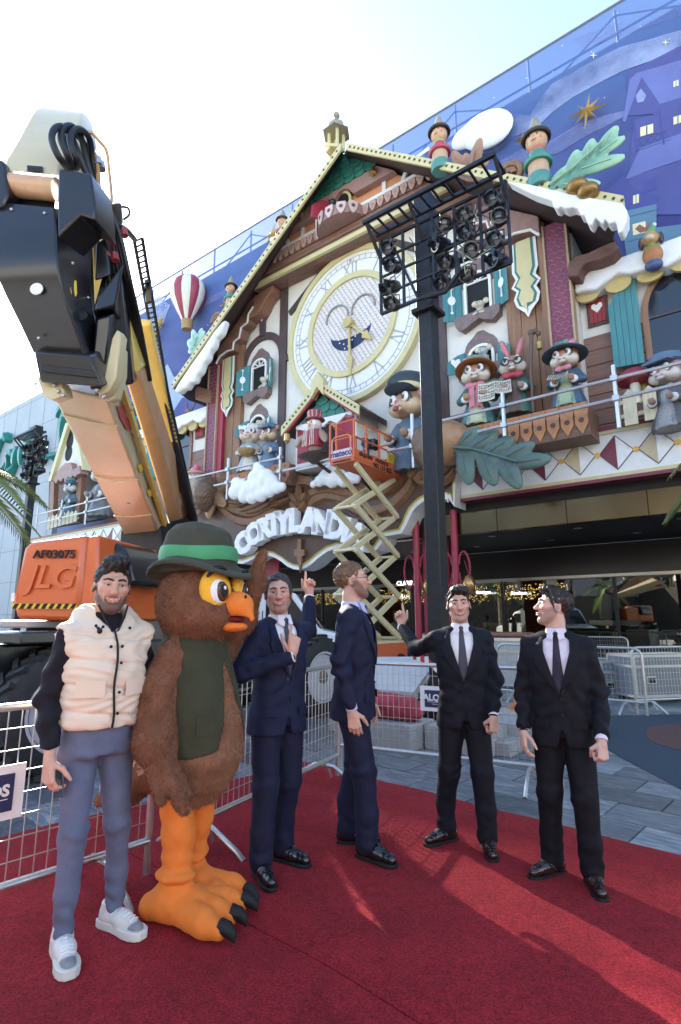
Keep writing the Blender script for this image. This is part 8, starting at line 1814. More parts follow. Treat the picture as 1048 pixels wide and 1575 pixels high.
def person(label, loc, rz, S, P):
 t = Th('person', label, 'person', (0, 0, 0)); o_ = t.o; sk = P['skin']; hd = P['head']; suit = P.get('suit')
 add = lambda n, mb, m, par=None: mkb(n, mb, m, par or o_)
 # --- body: one surface of skin under the clothes
 T = Matrix.Translation((0, .02, 1.525)) @ Matrix.Rotation(R(hd[0]), 4, 'Z') @ Matrix.Rotation(R(hd[1]), 4, 'X') @ Matrix.Rotation(R(hd[2]), 4, 'Y') @ Matrix.Translation((0, -.028, .142)) @ Matrix.Scale(P.get('hsc', 1.05), 4)
 A3 = lambda mb, M: (setattr(mb, 'v', np.asarray(mb.v) @ np.array([list(r_)[:3] for r_ in list(M)[:3]]).T + np.array(M.translation)), mb)[1]
 parts = [A3(head_mb(sk, P.get('beard'), P.get('bs', .6), P['brow'], P.get('smile', 0), P.get('heavy', 0)), T)]
 core = Blob((-.6, -.6, .05), (.6, .6, 1.56), .016, sk); core.loft([(z, a, b, c - .045, d - .045) for z, a, b, c, d in JST if z > .85], .03); core.cap((0, .03, 1.4), (0, .02, 1.5), .055, .05, .03)
 F = P['feet']
 for s, (fx, fy, fr) in zip((-1, 1), F): core.chain([(s * .085, .01, .88), (s * .095 * .55 + fx * .45, fy * .5 - .02, .5), (fx, fy, .1)], [.06, .036, .02], .03)
 hands = []
 for s, a in zip((-1, 1), P['arms']):
  el, wr, dv, bk, pose = a; core.chain([(s * .15, .01, 1.4), el, wr], [.046, .034, .026], .02); hm, HM = hand_mb(-s, dv, bk, pose, sk); HM = Matrix.Translation(wr) @ HM @ Matrix.Translation((.028, 0, 0)); parts.append(A3(hm, HM)); hands.append(HM)
 cm = skin(core, None, 1); parts.append(cm); body = mkb('body', cat_mb(*parts), SKIN, o_)
 # --- eyes, hair, glasses
 for s in (-1, 1):
  m = MB(); c = Vector((s * .031, -.0722, .0075)); m.sph(c, .0125, 14, 10); n1 = len(m.v); g_ = P.get('gaze', (0, 0)); dv = Vector((g_[0], -1, g_[1])).normalized(); m.sph(c + dv * .0062, .0076, 10, 8); n2 = len(m.v); cc = np.ones((len(m.v), 3)) * .34; cc[n1:] = P.get('iris', (.03, .018, .012)); m.c = cc
  m.v = [tuple(T @ Vector(v)) for v in m.v]; mk('eye', m, mat('eyeball', (.6, .6, .6), .12, var=.02, bump=0, attr=True), o_)
 B = Blob((-.12, -.15, -.12), (.12, .15, .2), .0036); hs = P['hair']; g = hs.get('grow', .009)
 B.ell((0, .019, .04), (.074 + g, .096 + g, .085 + g), .02)
 for e in hs.get('add', ()): B.ell(*e)
 xs, zs = hs.get('line', ([-.11, -.08, -.055, -.03, -.012, .004, .03, .06, .11], [.088, .078, .055, .012, -.012, .012, .005, -.05, -.07]))
 B.fn((-.12, -.15, -.12), (.12, .15, .2), lambda x, y, z: (z - np.interp(y, xs, zs) - hs.get('temple', 0) * np.clip((np.abs(x) - .02) * 14, 0, 1) * (y < -.03) * .02), .006, None, 'sub')
 fr_ = hs.get('freq', 120)
 hm_ = skin(B, lambda x, y, z, n: .0035 * np.sin(fr_ * x + 25 * np.sin(18 * y + 9 * z) * .35) + .003 * hashn(x * 80, y * 45, z * 60), 1); n_ = np.array(T)
 hm_.v = np.asarray(hm_.v) @ n_[:3, :3].T + n_[:3, 3]; ho = add('hair', hm_, hairmat(hs['col'])); bk_ = n_[:3, :3] @ np.array((0, 1, .25)); lt_ = n_[:3, 3]
 fibres('hair_strands', hm_, 5200, .012 + .5 * g, .001, hairmat(hs['col']), ho, lambda p, n: (bk_ - n * (n @ bk_)[:, None]) * .8 + np.array((0, 0, -.9)) * (np.clip(.02 - (p - lt_)[:, 2:3], 0, .1) * 12), lambda p, n: ((p - lt_) @ n_[:3, :3] / max(1e-6, P.get('hsc', 1.0) ** 2) * n)[:, 0] > -9, 3, .17, .14)
 if P.get('glasses'):
  m = MB()
  for s in (-1, 1): m.tube([(s * .032 + .021 * math.cos(R(a)), -.102 + .01 * abs(math.cos(R(a))), .003 + .015 * math.sin(R(a))) for a in range(0, 360, 24)], .0016, 5, closed=True); m.tube([(s * .053, -.094, .008), (s * .078, -.03, .01), (s * .081, .02, .008)], .0016, 5)
  m.tube([(-.011, -.107, .007), (.011, -.107, .007)], .0015, 5); m.v = [tuple(T @ Vector(v)) for v in m.v]; mk('glasses', m, BLK, o_)
 # --- trousers
 TC = P['trousers']; B = Blob((-.5, -.5, .03), (.5, .5, 1.06), .009); slim = P.get('slim', 0); B.loft([(.84, 0, .012, .168, .125), (.93, 0, .01, .172, .13), (1.03, 0, .0, .155, .112)], .04)
 for s, (fx, fy, fr) in zip((-1, 1), F): B.chain([(s * .088, .008, .86), (s * .095 * .55 + fx * .45, fy * .5 - .02, .49), (fx, fy + .012, .25), (fx, fy + .012, .09)], [.1 - .008 * slim, .077 - .016 * slim, .068 - .018 * slim, .07 - .026 * slim], .03)
 sh = P.get('seed', 1)
 add('trousers', skin(B, lambda x, y, z, n: .007 * (.3 - np.abs(hashn(x * 10 + 2 * z, y * 10, z * 8, sh))) + (.005 + .002 * slim) * np.sin(62 * z + 14 * x + 10 * y + sh + 3.5 * hashn(x * 10, y * 10, z * 6, sh)) * (.5 + .9 * hashn(x * 12, y * 12, z * 9, sh + 2)) * (np.exp(-((z - .5) / .08) ** 2) + np.exp(-((z - .15) / .07) ** 2) * 1.2 + .8 * np.exp(-((z - .84) / .06) ** 2)), 1), TC)
 # --- shoes
 for s, (fx, fy, fr) in zip((-1, 1), F):
  M = Matrix.Translation((fx, fy, 0)) @ Matrix.Rotation(R(fr), 4, 'Z'); sn = P.get('sneaker')
  B = Blob((-.08, -.24, -.02), (.08, .12, .16), .0045, P['shoe']); B.cap((0, .045, .05), (0, -.06, .052), .042, .04, .02).cap((0, -.06, .05), (0, -.165, .036), .042, .03, .03).cap((.0, .035, .06), (0, .03, .11), .042, .045, .03)
  if sn: B.ell((0, -.175, .04), (.06, .045, .03), .006, (.22, .23, .24), 'paint').ell((0, .08, .05), (.05, .03, .05), .01, (.3, .3, .31), 'paint')
  B.fn((-.08, -.24, -.02), (.08, .12, .16), lambda x, y, z: np.maximum(z - (.03 if sn else .018), 0 * x - 1) , .001, None, 'sub'); B.fn((-.08, -.24, -.02), (.08, .12, .16), lambda x, y, z: .118 - z, .004, None, 'sub')
  sho = add('shoe', skin(B, lambda x, y, z, n: .0012 * hashn(x * 90, y * 70, z * 90), 1, M), mat('shoe_leather' if not sn else 'sneaker_white', P['shoe'], .28 if not sn else .55, var=.1, scale=20, bump=.08, bscale=200, coat=.3 if not sn else 0, attr=True) if sn else mat('shoe_%d' % int(P['shoe'][0] * 1e4), P['shoe'], .25, var=.2, scale=20, bump=.08, bscale=200, coat=.5))
  q = MB(); out = [(.034, .085), (.041, .06), (.042, .03), (.038, -.02), (.041, -.065), (.048, -.11), (.046, -.15), (.036, -.182), (.018, -.2)]; pl = [(x, y) for x, y in out] + [(-x, y) for x, y in out[::-1]]; tk = .038 if sn else .02
  if sn: pl = [(x * 1.12, y * 1.06) for x, y in pl]
  q.prism([(x, y, 0) for x, y in pl], (0, 0, tk)); q.v = [tuple(M @ Vector(v)) for v in q.v]; mk('sole', q, mat('sole_white', (.68, .66, .6), .6) if sn else BLACK, sho, bev=.004)
  q = MB()
  for k in range(5): y = -.055 - k * .02; z = .099 - k * .0052; q.tube([(-.026, y, z - .011), (0, y - .006, z), (.026, y, z - .011)], .0042 if sn else .0022, 5)
  q.v = [tuple(M @ Vector(v)) for v in q.v]; mk('lace', q, WHITEP if sn else BLACK, sho)
 arms = P['arms']
 def sleeve(B, r, cut, s, a):
  el, wr = Vector(a[0]), Vector(a[1]); d = (wr - el).normalized(); B.chain([(s * .168, .012, 1.405), el, wr - d * cut], r, .028)
 fold = lambda x, y, z, n: .002 * hashn(x * 16, y * 16, z * 20, sh) + .009 * (.3 - np.abs(hashn(x * 10 + 3 * z, y * 10, z * 13, sh + 3))) + .0055 * np.sin(48 * z + 26 * np.abs(x) + 15 * y + sh + 3 * hashn(x * 9, y * 9, z * 7, sh)) * (np.exp(-((z - 1.06) / .1) ** 2) + np.exp(-((np.abs(x) - .25) / .06) ** 2))
 if suit:
  B = Blob((-.75, -.75, .74), (.75, .75, 1.95), .0085); B.loft(JST, .03)
  for s, a in zip((-1, 1), arms): B.cap((s * .09, .015, 1.455), (s * .165, .014, 1.415), .05, .064, .04); sleeve(B, [.068, .057, .044], .02, s, a)
  vw = lambda z: np.clip((z - P.get('vz', 1.12)) * .3, 0, .085)
  B.fn((-.1, -.16, 1.1), (.1, .0, 1.53), lambda x, y, z: np.maximum(np.abs(x) - vw(z), np.maximum(y + .045 - .1 * (z > 9), P.get('vz', 1.12) - z)), .004, None, 'sub')
  B.fn((-.06, -.2, .7), (.06, -.05, .95), lambda x, y, z: np.maximum(np.abs(x) - np.clip((.9 - z) * .3, 0, .1), y + .06), .004, None, 'sub')
  add('jacket', skin(B, fold, 1), suit)
  B = Blob((-.13, -.16, 1.0), (.13, .12, 1.56), .0065); B.loft([(z, a, b, c - .012, d - .014) for z, a, b, c, d in JST if z > 1.0], .01); B.loft([(1.45, 0, .02, .085, .08), (1.5, 0, .018, .07, .07), (1.528, 0, .022, .064, .066)], .015); add('shirt', skin(B, None, 1), P['shirt'])
  for s in (-1, 1):
   q = MB(); q.prism([(0, -.062, 1.522), (s * .05, -.038, 1.53), (s * .056, -.062, 1.47), (s * .022, -.083, 1.452)], (0, -.006, -.002)); mk('shirt_collar', q, P['shirt'], o_)
   rows = []                                     # lapel
   for k in range(9):
    z = P.get('vz', 1.12) + (1.475 - P.get('vz', 1.12)) * k / 8; xi = s * (float(vw(z)) - .004); w = .075 * min(1, k / 4) if k < 6 else (.05 if k == 6 else .045); xo = xi + s * w
    yi, yo = min(frontY(JST, xi, z), -.05) - .011, frontY(JST, xo, z, .004) - .013; yo = min(yo, yi + .05); rows.append([(xi, yi, z), ((xi + xo) / 2, (yi + yo) / 2 - .006, z), (xo, yo, z), (xo, yo + .012, z)])
   q = MB(); q.grid(rows); mk('lapel', q, suit, o_, smooth=60)
   q = MB(); zf = .955; xx = [s * u for u in (.07, .1, .13, .155)]; q.grid([[(x, frontY(JST, x, z_, .004) - .011, z_ + .02 * abs(x)) for x in xx] for z_ in (zf, zf - .05)]); mk('pocket_flap', q, suit, o_)
  if P.get('tie'):
   rows = []
   for k in range(10):
    z = 1.495 - k * .042; w = .017 if k == 0 else .013 + .0032 * k; y = min(frontY(JST, 0, z, -.014), -.064) - .012; rows.append([(-w, y + .006, z), (0, y - .004, z), (w, y + .006, z)])
   q = MB(); q.grid(rows); q.sph((0, -.074, 1.49), (.017, .012, .018), 10, 6); mk('tie', q, P['tie'], o_, smooth=60)
  for z in (P.get('vz', 1.12) - .015, P.get('vz', 1.12) - .11): q = MB(); y = frontY(JST, 0, z, .002); q.tube([(.012, y - .008, z), (.012, y, z)], .009, 10); mk('button', q, BLACK, o_)
  q = MB(); q.grid([[(x, frontY(JST, x, z_, .003) - .009, z_ + .1 * (x - .07)) for x in (.07, .09, .12)] for z_ in (1.3, 1.285)]); mk('breast_pocket', q, suit, o_)
  for s, a in zip((-1, 1), arms):
   el, wr = Vector(a[0]), Vector(a[1]); d = (wr - el).normalized(); q = MB(); q.tube([wr - d * .04, wr + d * .014], [.039, .036], 16); mk('shirt_cuff', q, P['shirt'], o_)
 else:
  B = Blob((-.75, -.75, .9), (.75, .75, 1.6), .009); B.loft([(z, a, b, c - .016, d - .014) for z, a, b, c, d in JST if z > .9], .03); B.loft([(1.46, 0, .02, .09, .085), (1.53, 0, .024, .07, .07)], .02)
  for s, a in zip((-1, 1), arms): sleeve(B, [.07, .056, .042], -.005, s, a)
  add('sweater', skin(B, fold, 1), P['sweater'])
  GST = [(.97, 0, .0, .192, .148), (1.0, 0, 0, .198, .155), (1.1, 0, -.004, .2, .156), (1.25, 0, -.006, .208, .158), (1.38, 0, .004, .205, .14), (1.44, 0, .012, .175, .115), (1.49, 0, .02, .12, .1), (1.56, 0, .03, .105, .095)]
  B = Blob((-.3, -.25, .92), (.3, .3, 1.62), .008); B.loft(GST, .02, None, 'add', 2.2)
  for s in (-1, 1): B.cap((s * .1, .02, 1.45), (s * .19, .012, 1.4), .06, .084, .04)
  B.chain([(-.11, .06, 1.5), (-.07, .12, 1.5), (0, .14, 1.5), (.07, .12, 1.5), (.11, .06, 1.5)], .06, .04)
  for s, a in zip((-1, 1), arms): B.ell((s * .285, .01, 1.34), (.085, .11, .14), .01, None, 'sub')
  B.fn((-.1, -.3, 1.38), (.1, .03, 1.62), lambda x, y, z: np.maximum(np.abs(x) - np.clip((z - 1.42) * .75, 0, .075), y - .0), .01, None, 'sub'); B.loft([(1.5, 0, .02, .075, .075), (1.62, 0, .02, .085, .085)], .01, None, 'sub')
  quilt = lambda x, y, z, n: -.013 * np.exp(-((((z + .12 * x - .97) % .125) - .0625) / .011) ** 2) * (z < 1.45) + .006 * hashn(x * 14, y * 14, z * 22, 3) + .003 * np.sin(55 * x + 40 * y + 9 * np.sin(20 * z))
  add('gilet', skin(B, quilt, 2), P['gilet'])
  q = MB(); q.tube([(.0 + .006 * math.sin(z * 20), frontY(GST, 0, z, .002, 2.2) - .003, z) for z in np.linspace(.975, 1.44, 16)], .006, 6); mk('zip', q, BLACK, o_)
  for s in (-1, 1):
   q = MB(); q.tube([(s * .012, frontY(GST, 0, 1.43, 0, 2.2) + .004, 1.43), (s * .05, -.085, 1.5), (s * .075, -.055, 1.565)], .005, 6); mk('collar_piping', q, BLACK, o_)
   for x, z in ((s * .08, 1.45), (s * .028, 1.36)): q = MB(); q.sph((x, frontY(GST, x, z, .004, 2.2) - .002, z), .008, 8, 6); mk('snap', q, BLACK, o_)
   q = MB(); q.grid([[(x, frontY(GST, x, z_, .004, 2.2) - .011, z_ + .15 * x * s * 0 + .02 * abs(x)) for x in [s * u for u in (.05, .085, .12, .15, .172)]] for z_ in (1.2, 1.16, 1.12)]); mk('pocket_flap', q, P['gilet'], o_, smooth=60)
  for z in (1.28, 1.14, 1.04): q = MB(); q.sph((.022, frontY(GST, .022, z, .003, 2.2) - .003, z), .0075, 8, 6); mk('snap', q, BLACK, o_)
  q = MB(); q.tube([(-.1, -.115, 1.46), (-.085, -.13, 1.44), (-.07, -.125, 1.455)], .004, 6); q.sph((-.086, -.135, 1.436), .014, 8, 6); q.sph((-.1, -.118, 1.462), .008, 8, 6); q.sph((-.068, -.125, 1.457), .008, 8, 6); mk('drawcord', q, BLACK, o_)
  HM = hands[0]; q = MB(); q.box((.095, .005, -.045), (.13, .07, .009)); q.v = [tuple(HM @ Vector(v)) for v in q.v]
  ph_ = mk('phone', q, mat('phone_blue', (.015, .04, .07), .2), None, (0, 0, 0), bev=.003); ph_.location = Vector(loc); ph_.rotation_euler = (0, 0, R(rz)); ph_.scale = (S,) * 3; tags(ph_, 'dark blue phone held in the hand of the man in the cream gilet', 'phone')
 if P.get('hem'):
  pass
 o_.location = loc; o_.rotation_euler = (0, 0, R(rz)); o_.scale = (S,) * 3
 return t
NVY = cloth('navy_wool', (.011, .013, .036), .75, .15); NVY2 = cloth('blue_wool', (.011, .0145, .042), .75, .15); DNV = cloth('dark_navy_wool', (.007, .0075, .014), .75, .1); BKW = cloth('black_navy_wool', (.006, .006, .01), .75, .1)
SHW = cloth('white_shirt', (.74, .74, .77), .7, 0, .1); SHP = cloth('pale_pink_shirt', (.68, .62, .7), .7, 0, .1); SHB = cloth('pale_blue_shirt', (.5, .52, .72), .7, 0, .1)
TG = cloth('grey_tie', (.06, .065, .08), .6); TN = cloth('navy_tie', (.02, .02, .05), .6); TP = cloth('dark_patterned_tie', (.03, .022, .045), .6, 0, .3, 60, .5)
JEAN = cloth('blue_jeans', (.12, .14, .21), .8, .1, .3, 500, .2); CREAM_N = cloth('cream_nylon', (.74, .6, .46), .55, .1, .08, 90, .04); BKN = cloth('black_knit', (.012, .011, .016), .85, .2, .4, 500)
DKH = (.012, .009, .008)
hang = lambda s, y=0.0, out=.232: ((s * out, .03 + y * .5, 1.13), (s * (out + .01), -.05 + y, .885), (s * .02, -.15, -1), (s, -.1, .0), 'relax')
person('bearded man in cream padded gilet, blue jeans and white trainers at the left', (-1.22, 2.96, .016), 42, 1.0, dict(skin=(.58, .34, .25), head=(-12, 4, 3), brow=DKH, beard=(.03, .02, .017), bs=.8, smile=.9, gaze=(.15, .0), heavy=.004, hsc=1.1,
 hair=dict(col=(.014, .011, .01), grow=.007, freq=170, add=[((0, -.045, .118), (.058, .055, .032), .03), ((-.02, -.07, .1), (.05, .03, .03), .02)]), arms=(((-.245, .05, 1.12), (-.24, -.06, .87), (-.0, -.2, -1), (-1, -.3, 0), 'hold'), hang(1)),
 feet=((-.11, -.065, -8), (.15, .015, 18)), trousers=JEAN, slim=1, shoe=(.66, .65, .62), sneaker=True, gilet=CREAM_N, sweater=BKN, seed=2))
person('dark grey haired man in navy suit pointing up with both index fingers', (-.4, 3.74, .016), 38, 1.0, dict(skin=(.58, .34, .26), head=(-30, 2, -3), brow=(.05, .035, .028), beard=(.1, .07, .06), bs=.45, smile=.75, heavy=.006, gaze=(.0, .0),
 hair=dict(col=(.05, .041, .037), grow=.006, temple=1.2, line=([-.11, -.08, -.055, -.03, -.012, .004, .03, .06, .11], [.108, .1, .07, .012, -.02, .012, .0, -.06, -.085]), add=[((-.07, .03, .0), (.018, .05, .05), .02), ((.07, .03, .0), (.018, .05, .05), .02)]),
 arms=(((-.3, -.02, 1.17), (-.06, -.24, 1.27), (.12, -.05, 1), (-.3, -.9, .1), 'point'), ((.38, .22, 1.42), (.42, .27, 1.66), (.02, .06, 1), (.2, .9, 0), 'point')),
 feet=((-.13, -.06, -12), (.1, .06, 22)), trousers=NVY, shoe=(.01, .01, .012), suit=NVY2, shirt=SHW, tie=TG, seed=4))
person('tall bearded man in glasses and navy suit seen from the side', (.1, 4.0, .016), 78, 1.06, dict(skin=(.62, .37, .28), head=(14, -8, 0), brow=(.1, .06, .04), beard=(.13, .07, .045), bs=.85, smile=.1, heavy=.004, glasses=True, gaze=(0, .15), iris=(.1, .14, .2),
 hair=dict(col=(.17, .095, .05), grow=.004, freq=200, temple=.6, line=([-.11, -.08, -.055, -.03, -.012, .004, .03, .06, .11], [.1, .092, .064, .012, -.012, .012, .0, -.05, -.07])), arms=(((-.23, .05, 1.14), (-.225, -.02, .88), (.02, -.18, -1), (-1, -.1, 0), 'relax'), hang(1)),
 feet=((-.1, -.1, -28), (.12, .06, 8)), trousers=NVY, shoe=(.009, .009, .011), suit=NVY, shirt=SHB, tie=TN, seed=6))
person('smiling dark haired man in open navy suit pointing back with one arm raised', (.87, 4.1, .012), -8, .965, dict(skin=(.6, .37, .28), head=(0, 2, -3), brow=DKH, beard=(.06, .045, .04), bs=.35, smile=1.0, gaze=(.0, .0),
 hair=dict(col=(.016, .012, .01), grow=.003, freq=150, add=[((0, -.05, .104), (.055, .05, .03), .03), ((.03, -.06, .1), (.04, .035, .03), .02)]), arms=(((-.33, .2, 1.33), (-.45, .4, 1.49), (-.1, .12, 1), (.25, .95, 0), 'point'), ((.235, .02, 1.13), (.2, -.1, .9), (-.05, -.2, -1), (.6, -.8, 0), 'fist')),
 feet=((-.15, .06, -52), (.12, -.08, 4)), trousers=DNV, shoe=(.022, .01, .009), suit=DNV, shirt=SHW, tie=TG, vz=1.1, seed=8))
person('dark haired man in black suit looking up and away to the left', (1.37, 3.6, .012), -24, .945, dict(skin=(.62, .39, .3), head=(-76, -10, 0), brow=DKH, beard=(.1, .06, .045), bs=.5, smile=.15, gaze=(0, .2),
 hair=dict(col=(.018, .011, .008), grow=.004, freq=150, add=[((0, -.045, .106), (.058, .055, .03), .03)]), arms=(((-.235, .03, 1.13), (-.235, -.08, .89), (-.02, -.25, -1), (-.9, -.5, 0), 'relax'), ((.235, .03, 1.12), (.225, -.13, .87), (.0, -.3, -1), (.75, -.7, 0), 'fist')),
 feet=((-.12, .03, -42), (.11, -.06, 16)), trousers=BKW, shoe=(.03, .012, .01), suit=BKW, shirt=SHP, tie=TP, vz=1.1, seed=10))
# small far figures
def passer(label, loc, rz, c1, c2, S=1.0):
 t = Th('person', label, 'person', (0, 0, 0)); B = Blob((-.4, -.4, 0), (.4, .4, 1.85), .022, c1)
 B.ell((0, 0, 1.64), (.08, .1, .12), .02, (.45, .28, .2)).ell((0, .02, 1.69), (.085, .1, .09), .01, DKH).cap((0, .01, 1.5), (0, .01, 1.58), .05, .05, .02, (.45, .28, .2)).loft([(.9, 0, 0, .17, .13), (1.2, 0, 0, .19, .13), (1.42, 0, 0, .17, .1), (1.5, 0, 0, .08, .07)], .03, c1)
 for s in (-1, 1): B.chain([(s * .19, 0, 1.4), (s * .26, .03, 1.12), (s * .22, -.1, .92)], [.07, .055, .04], .03, c1).ell((s * .22, -.12, .86), (.04, .05, .06), .01, (.45, .28, .2)).chain([(s * .09, 0, .92), (s * .1, -.02, .5), (s * .1, 0, .09)], [.1, .075, .06], .03, c2).cap((s * .1, .03, .05), (s * .1, -.13, .04), .05, .04, .02, DKH)
 mkb('body', skin(B), FIG, t.o); t.o.location = loc; t.o.rotation_euler = (0, 0, R(rz)); t.o.scale = (S,) * 3
passer('dark clothed passer by near the shop window, nearer the red post', (2.15, 18.6, 0), 30, (.02, .02, .025), (.04, .05, .09)); passer('dark clothed passer by near the shop window, farther from the camera', (2.0, 19.9, 0), -150, (.03, .03, .03), (.03, .03, .035))
w_ = f2w(((x0 + x1) / 2 + .1 if False else xc + .1, -2.5, zd)); passer('worker in dark clothes standing in the orange lift basket', tuple(w_), 40, (.03, .035, .045), (.02, .022, .03), .62)
# ------------------------------------------------------------------ the owl costume
FUR = mat('brown_plush', (.2, .09, .05), .95, var=.3, scale=9, bump=.5, bscale=170, fuzz=.5, attr=True, spec=.1); FELT = cloth('olive_felt', (.045, .047, .026), .9, .25, .3, 300, .15); OFEL = mat('orange_felt', (.78, .2, .025), .8, var=.06, bump=.15, bscale=200, fuzz=.2)
ow = Th('person', 'person in a brown owl costume with green hat and olive vest, one wing raised', 'person', (0, 0, 0)); BR = (.2, .09, .052); BR2 = (.26, .13, .075)
OST = [(.52, 0, .0, .15, .14), (.62, 0, -.03, .185, .2), (.76, 0, -.05, .22, .25), (.95, 0, -.04, .222, .245), (1.15, 0, 0, .215, .225), (1.32, 0, .02, .185, .19), (1.42, 0, .02, .15, .15)]
B = Blob((-.62, -.55, .45), (.78, .75, 2.05), .0105, BR)
B.ell((0, 0, 1.6), (.24, .238, .22), .04).ell((0, -.04, 1.52), (.235, .22, .15), .06).loft(OST, .04, BR2, 'add', 2.0)
B.chain([(-.18, .02, 1.3), (-.255, .04, 1.12), (-.3, -.0, .88), (-.29, -.1, .68)], [.075, .09, .1, .05], .04, BR).chain([(-.27, -.1, .74), (-.23, -.17, .63)], [.045, .03], .015, BR).chain([(-.3, -.12, .7), (-.28, -.2, .58)], [.042, .028], .012, BR).chain([(-.33, -.04, .76), (-.34, -.1, .62)], [.045, .028], .012, BR)
B.chain([(.16, .02, 1.28), (.24, -.0, 1.3), (.31, -.1, 1.5), (.33, -.17, 1.72), (.33, -.22, 1.9)], [.07, .075, .08, .06, .03], .05, BR).chain([(.33, -.04, 1.55), (.4, -.05, 1.66)], [.06, .022], .02, BR)
B.chain([(0, .22, .68), (-.03, .42, .56), (-.05, .56, .47)], [.1, .095, .05], .05, BR2)
OWM = skin(B, lambda x, y, z, n: .007 * hashn(x * 16, y * 16, z * 16) + .003 * hashn(x * 45, y * 45, z * 45), 1); OWB = mkb('costume_body', OWM, FUR, ow.o)
fibres('plush_pile', OWM, 90000, .015, .0011, mat('plush_fibre', (.2, .1, .06), .9, var=.4, scale=7, bump=0, attr=True, spec=.1), OWB, lambda p, n: np.array((0, 0, -.5)), None, 5, .75)
B = Blob((-.36, -.36, .55), (.36, .36, 1.46), .0105); B.loft([r for r in OST if r[0] > .6], .02, None, 'add', 2.0, .014); B.fn((-.36, -.4, .5), (.36, .1, 1.5), lambda x, y, z: np.maximum(np.abs(x) - .05 - .06 * np.clip(1 - np.abs(z - .85) * 2.2, 0, 1) + .12 * (z - .85) * (z > .85), y + .02), .01, None, 'sub')
B.fn((-.36, -.4, .5), (.36, .4, .9), lambda x, y, z: z - .74 + .35 * np.abs(x) - .12, .01, None, 'sub')
for s in (-1, 1): B.ell((s * .26, .0, 1.28), (.09, .085, .14), .01, None, 'sub')
vs_ = mkb('vest', skin(B, lambda x, y, z, n: .004 * hashn(x * 18, y * 18, z * 14, 2), 1), FELT, ow.o)
q = MB(); q.grid([[(-.13 - .04 * j - .0, -.255 + .03 * j, z) for j in range(3)] for z in (1.0, .9)]); mk('vest_pocket', q, FELT, vs_)
for s in (-1, 1):
 nm = ('near', 'far')[s > 0]
 q = MB(); q.v = []; E_ = lambda c, r, n=16: q.sph(c, r, n, 10)
 M = Matrix.Translation((s * .1, -.19, 1.655)) @ Matrix.Rotation(R(s * 26), 4, 'Z') @ Matrix.Rotation(R(s * 10), 4, 'Y')
 def ep(name, c, r, m, par=None):
  q = MB(); q.sph(c, r, 20, 12); q.v = [tuple(M @ Vector(v)) for v in q.v]; return mk(name, q, m, par or ow.o)
 e_ = ep('eye_patch', (0, 0, -.005), (.096, .05, .125), mat('yellow_felt', (.8, .42, .03), .8, bump=.1)); ep('eye_white', (0, -.034, -.008), (.054, .026, .07), mat('eye_white_gloss', (.8, .8, .8), .2, var=.02, bump=0), e_); ep('iris', (-s * .014, -.05, -.012), (.04, .016, .056), mat('iris_brown', (.09, .035, .018), .2, bump=0), e_); ep('pupil', (-s * .018, -.06, -.01), (.024, .01, .036), BLACK, e_); ep('glint', (-s * .026, -.0685, .006), (.008, .004, .011), MATS['eye_white_gloss'], e_)
 q = MB(); q.tube([M @ Vector((-.06 * s * -1 * a, -.04 - .012 * (1 - a * a), .088 + .03 * (1 - a * a) - .01 * a)) for a in (-1, -.6, -.2, .2, .6, 1)], [.006, .014, .018, .018, .014, .006], 8); mk('eyebrow', q, BLACK, ow.o)
B = Blob((-.12, -.48, 1.36), (.12, -.15, 1.7), .0065); B.ell((0, -.26, 1.575), (.075, .1, .075), .02).cap((0, -.31, 1.57), (0, -.365, 1.5), .055, .02, .03).ell((0, -.25, 1.455), (.065, .085, .03), .01); B.ell((0, -.28, 1.495), (.055, .09, .022), .004, None, 'sub'); mkb('beak', skin(B), OFEL, ow.o)
q = MB(); q.sph((0, -.24, 1.494), (.056, .08, .018), 14, 8); mk('mouth', q, mat('mouth_dark_red', (.16, .012, .018), .6), ow.o)
for s in (-1, 1): q = MB(); q.sph((s * .03, -.345, 1.615), (.009, .006, .014), 8, 6); mk('nostril', q, BLACK, ow.o)
B = Blob((-.42, -.42, 1.68), (.42, .42, 2.16), .0095); B.loft([(1.76, 0, .01, .222, .222), (1.9, 0, .015, .21, .21), (2.0, 0, .02, .182, .182), (2.05, 0, .02, .13, .13)], .04, None, 'add', 2.1)
B.fn((-.36, -.36, 1.7), (.36, .36, 1.85), lambda x, y, z: np.maximum(np.sqrt(x * x + (y * .95) ** 2) - .292, np.abs(z - 1.8 + .38 * np.clip(np.sqrt(x * x + y * y) - .2, 0, 1) - .035 * np.cos(2 * np.arctan2(y, x + 1e-6))) - .014), .03)
B.ell((.02, -.08, 2.09), (.05, .16, .05), .06, None, 'sub')
ht = mkb('hat', skin(B, lambda x, y, z, n: .004 * hashn(x * 14, y * 14, z * 22, 5), 2), cloth('grey_green_felt', (.058, .056, .038), .85, .2, .3, 300, .12), ow.o)
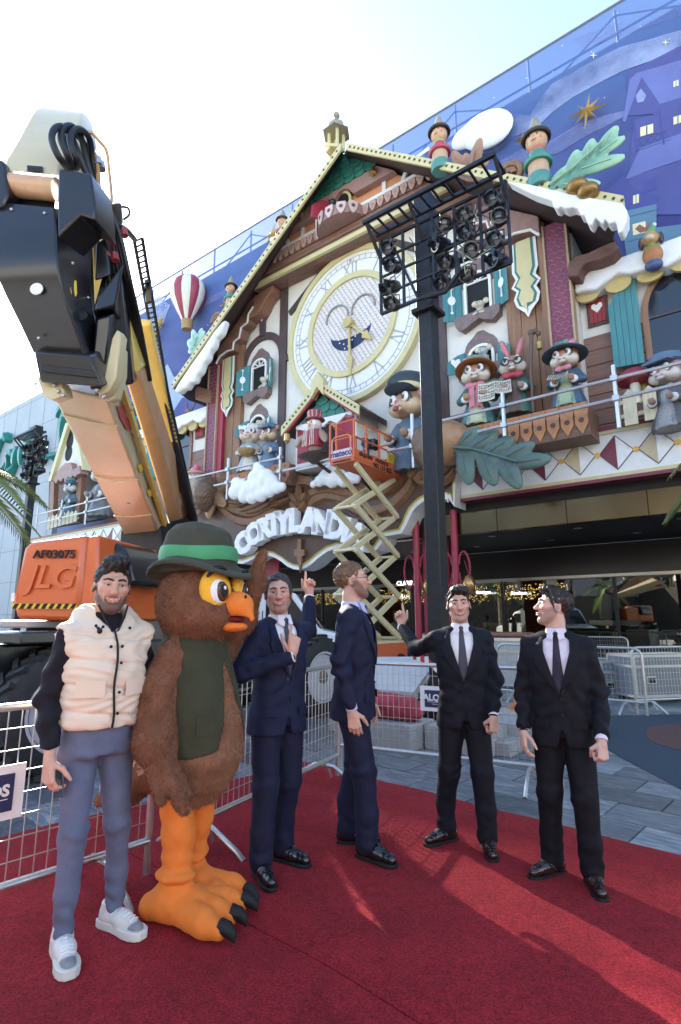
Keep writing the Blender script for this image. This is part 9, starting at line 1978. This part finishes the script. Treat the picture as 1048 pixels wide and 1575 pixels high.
q = MB(); rows = [[(r * math.cos(R(a)), .012 + r * math.sin(R(a)), z + .006 * math.sin(R(a * 3))) for a in range(0, 361, 10)] for r, z in ((.226, 1.825), (.232, 1.85), (.228, 1.885), (.222, 1.905))]; q.grid(rows); mk('hat_band', q, cloth('green_ribbon', (.07, .3, .13), .5, .1, .1), ht, smooth=60)
for s, (fx, fy, fr) in ((-1, (-.12, -.04, 12)), (1, (.12, .06, -14))):
 B = Blob((-.3, -.3, .1), (.3, .3, .68), .009); B.chain([(s * .1, 0, .62), ((s * .1 + fx) / 2, fy * .5 - .01, .4), (fx, fy, .2)], [.095, .082, .072], .03); B.ell((fx, fy, .215), (.1, .1, .04), .02)
 mkb('leg', skin(B, lambda x, y, z, n: .005 * hashn(x * 18, y * 18, z * 22, s) + .005 * np.sin(75 * z + 12 * x) * np.exp(-((z - .24) / .07) ** 2), 1), OFEL, ow.o)
 M = Matrix.Translation((fx, fy, 0)) @ Matrix.Rotation(R(fr), 4, 'Z') @ Matrix.Scale(.9, 4); B = Blob((-.28, -.48, -.03), (.28, .24, .24), .009); B.chain([(0, .14, .06), (0, .02, .1), (0, -.1, .085)], [.075, .1, .1], .05).cap((0, 0, .1), (0, 0, .2), .095, .085, .04)
 for k in (-1, 0, 1): B.chain([(k * .05, -.08, .08), (k * .125, -.24, .068), (k * .15, -.33, .055)], [.08, .072, .05], .018)
 B.fn((-.28, -.48, -.03), (.28, .24, .24), lambda x, y, z: z + 0 * x, .004, None, 'sub'); ft = mkb('foot', skin(B, lambda x, y, z, n: .003 * hashn(x * 20, y * 20, z * 20), 1, M), OFEL, ow.o)
 for k in (-1, 0, 1): q = MB(); q.tube([M @ Vector(p) for p in ((k * .15, -.34, .075), (k * .157, -.385, .068), (k * .162, -.42, .04), (k * .163, -.43, .012))], [.036, .034, .022, .004], 10); mk('claw', q, BLACK, ft)
ow.o.location = (-.83, 3.27, .016); ow.o.rotation_euler = (0, 0, R(66)); ow.o.scale = (1.0,) * 3
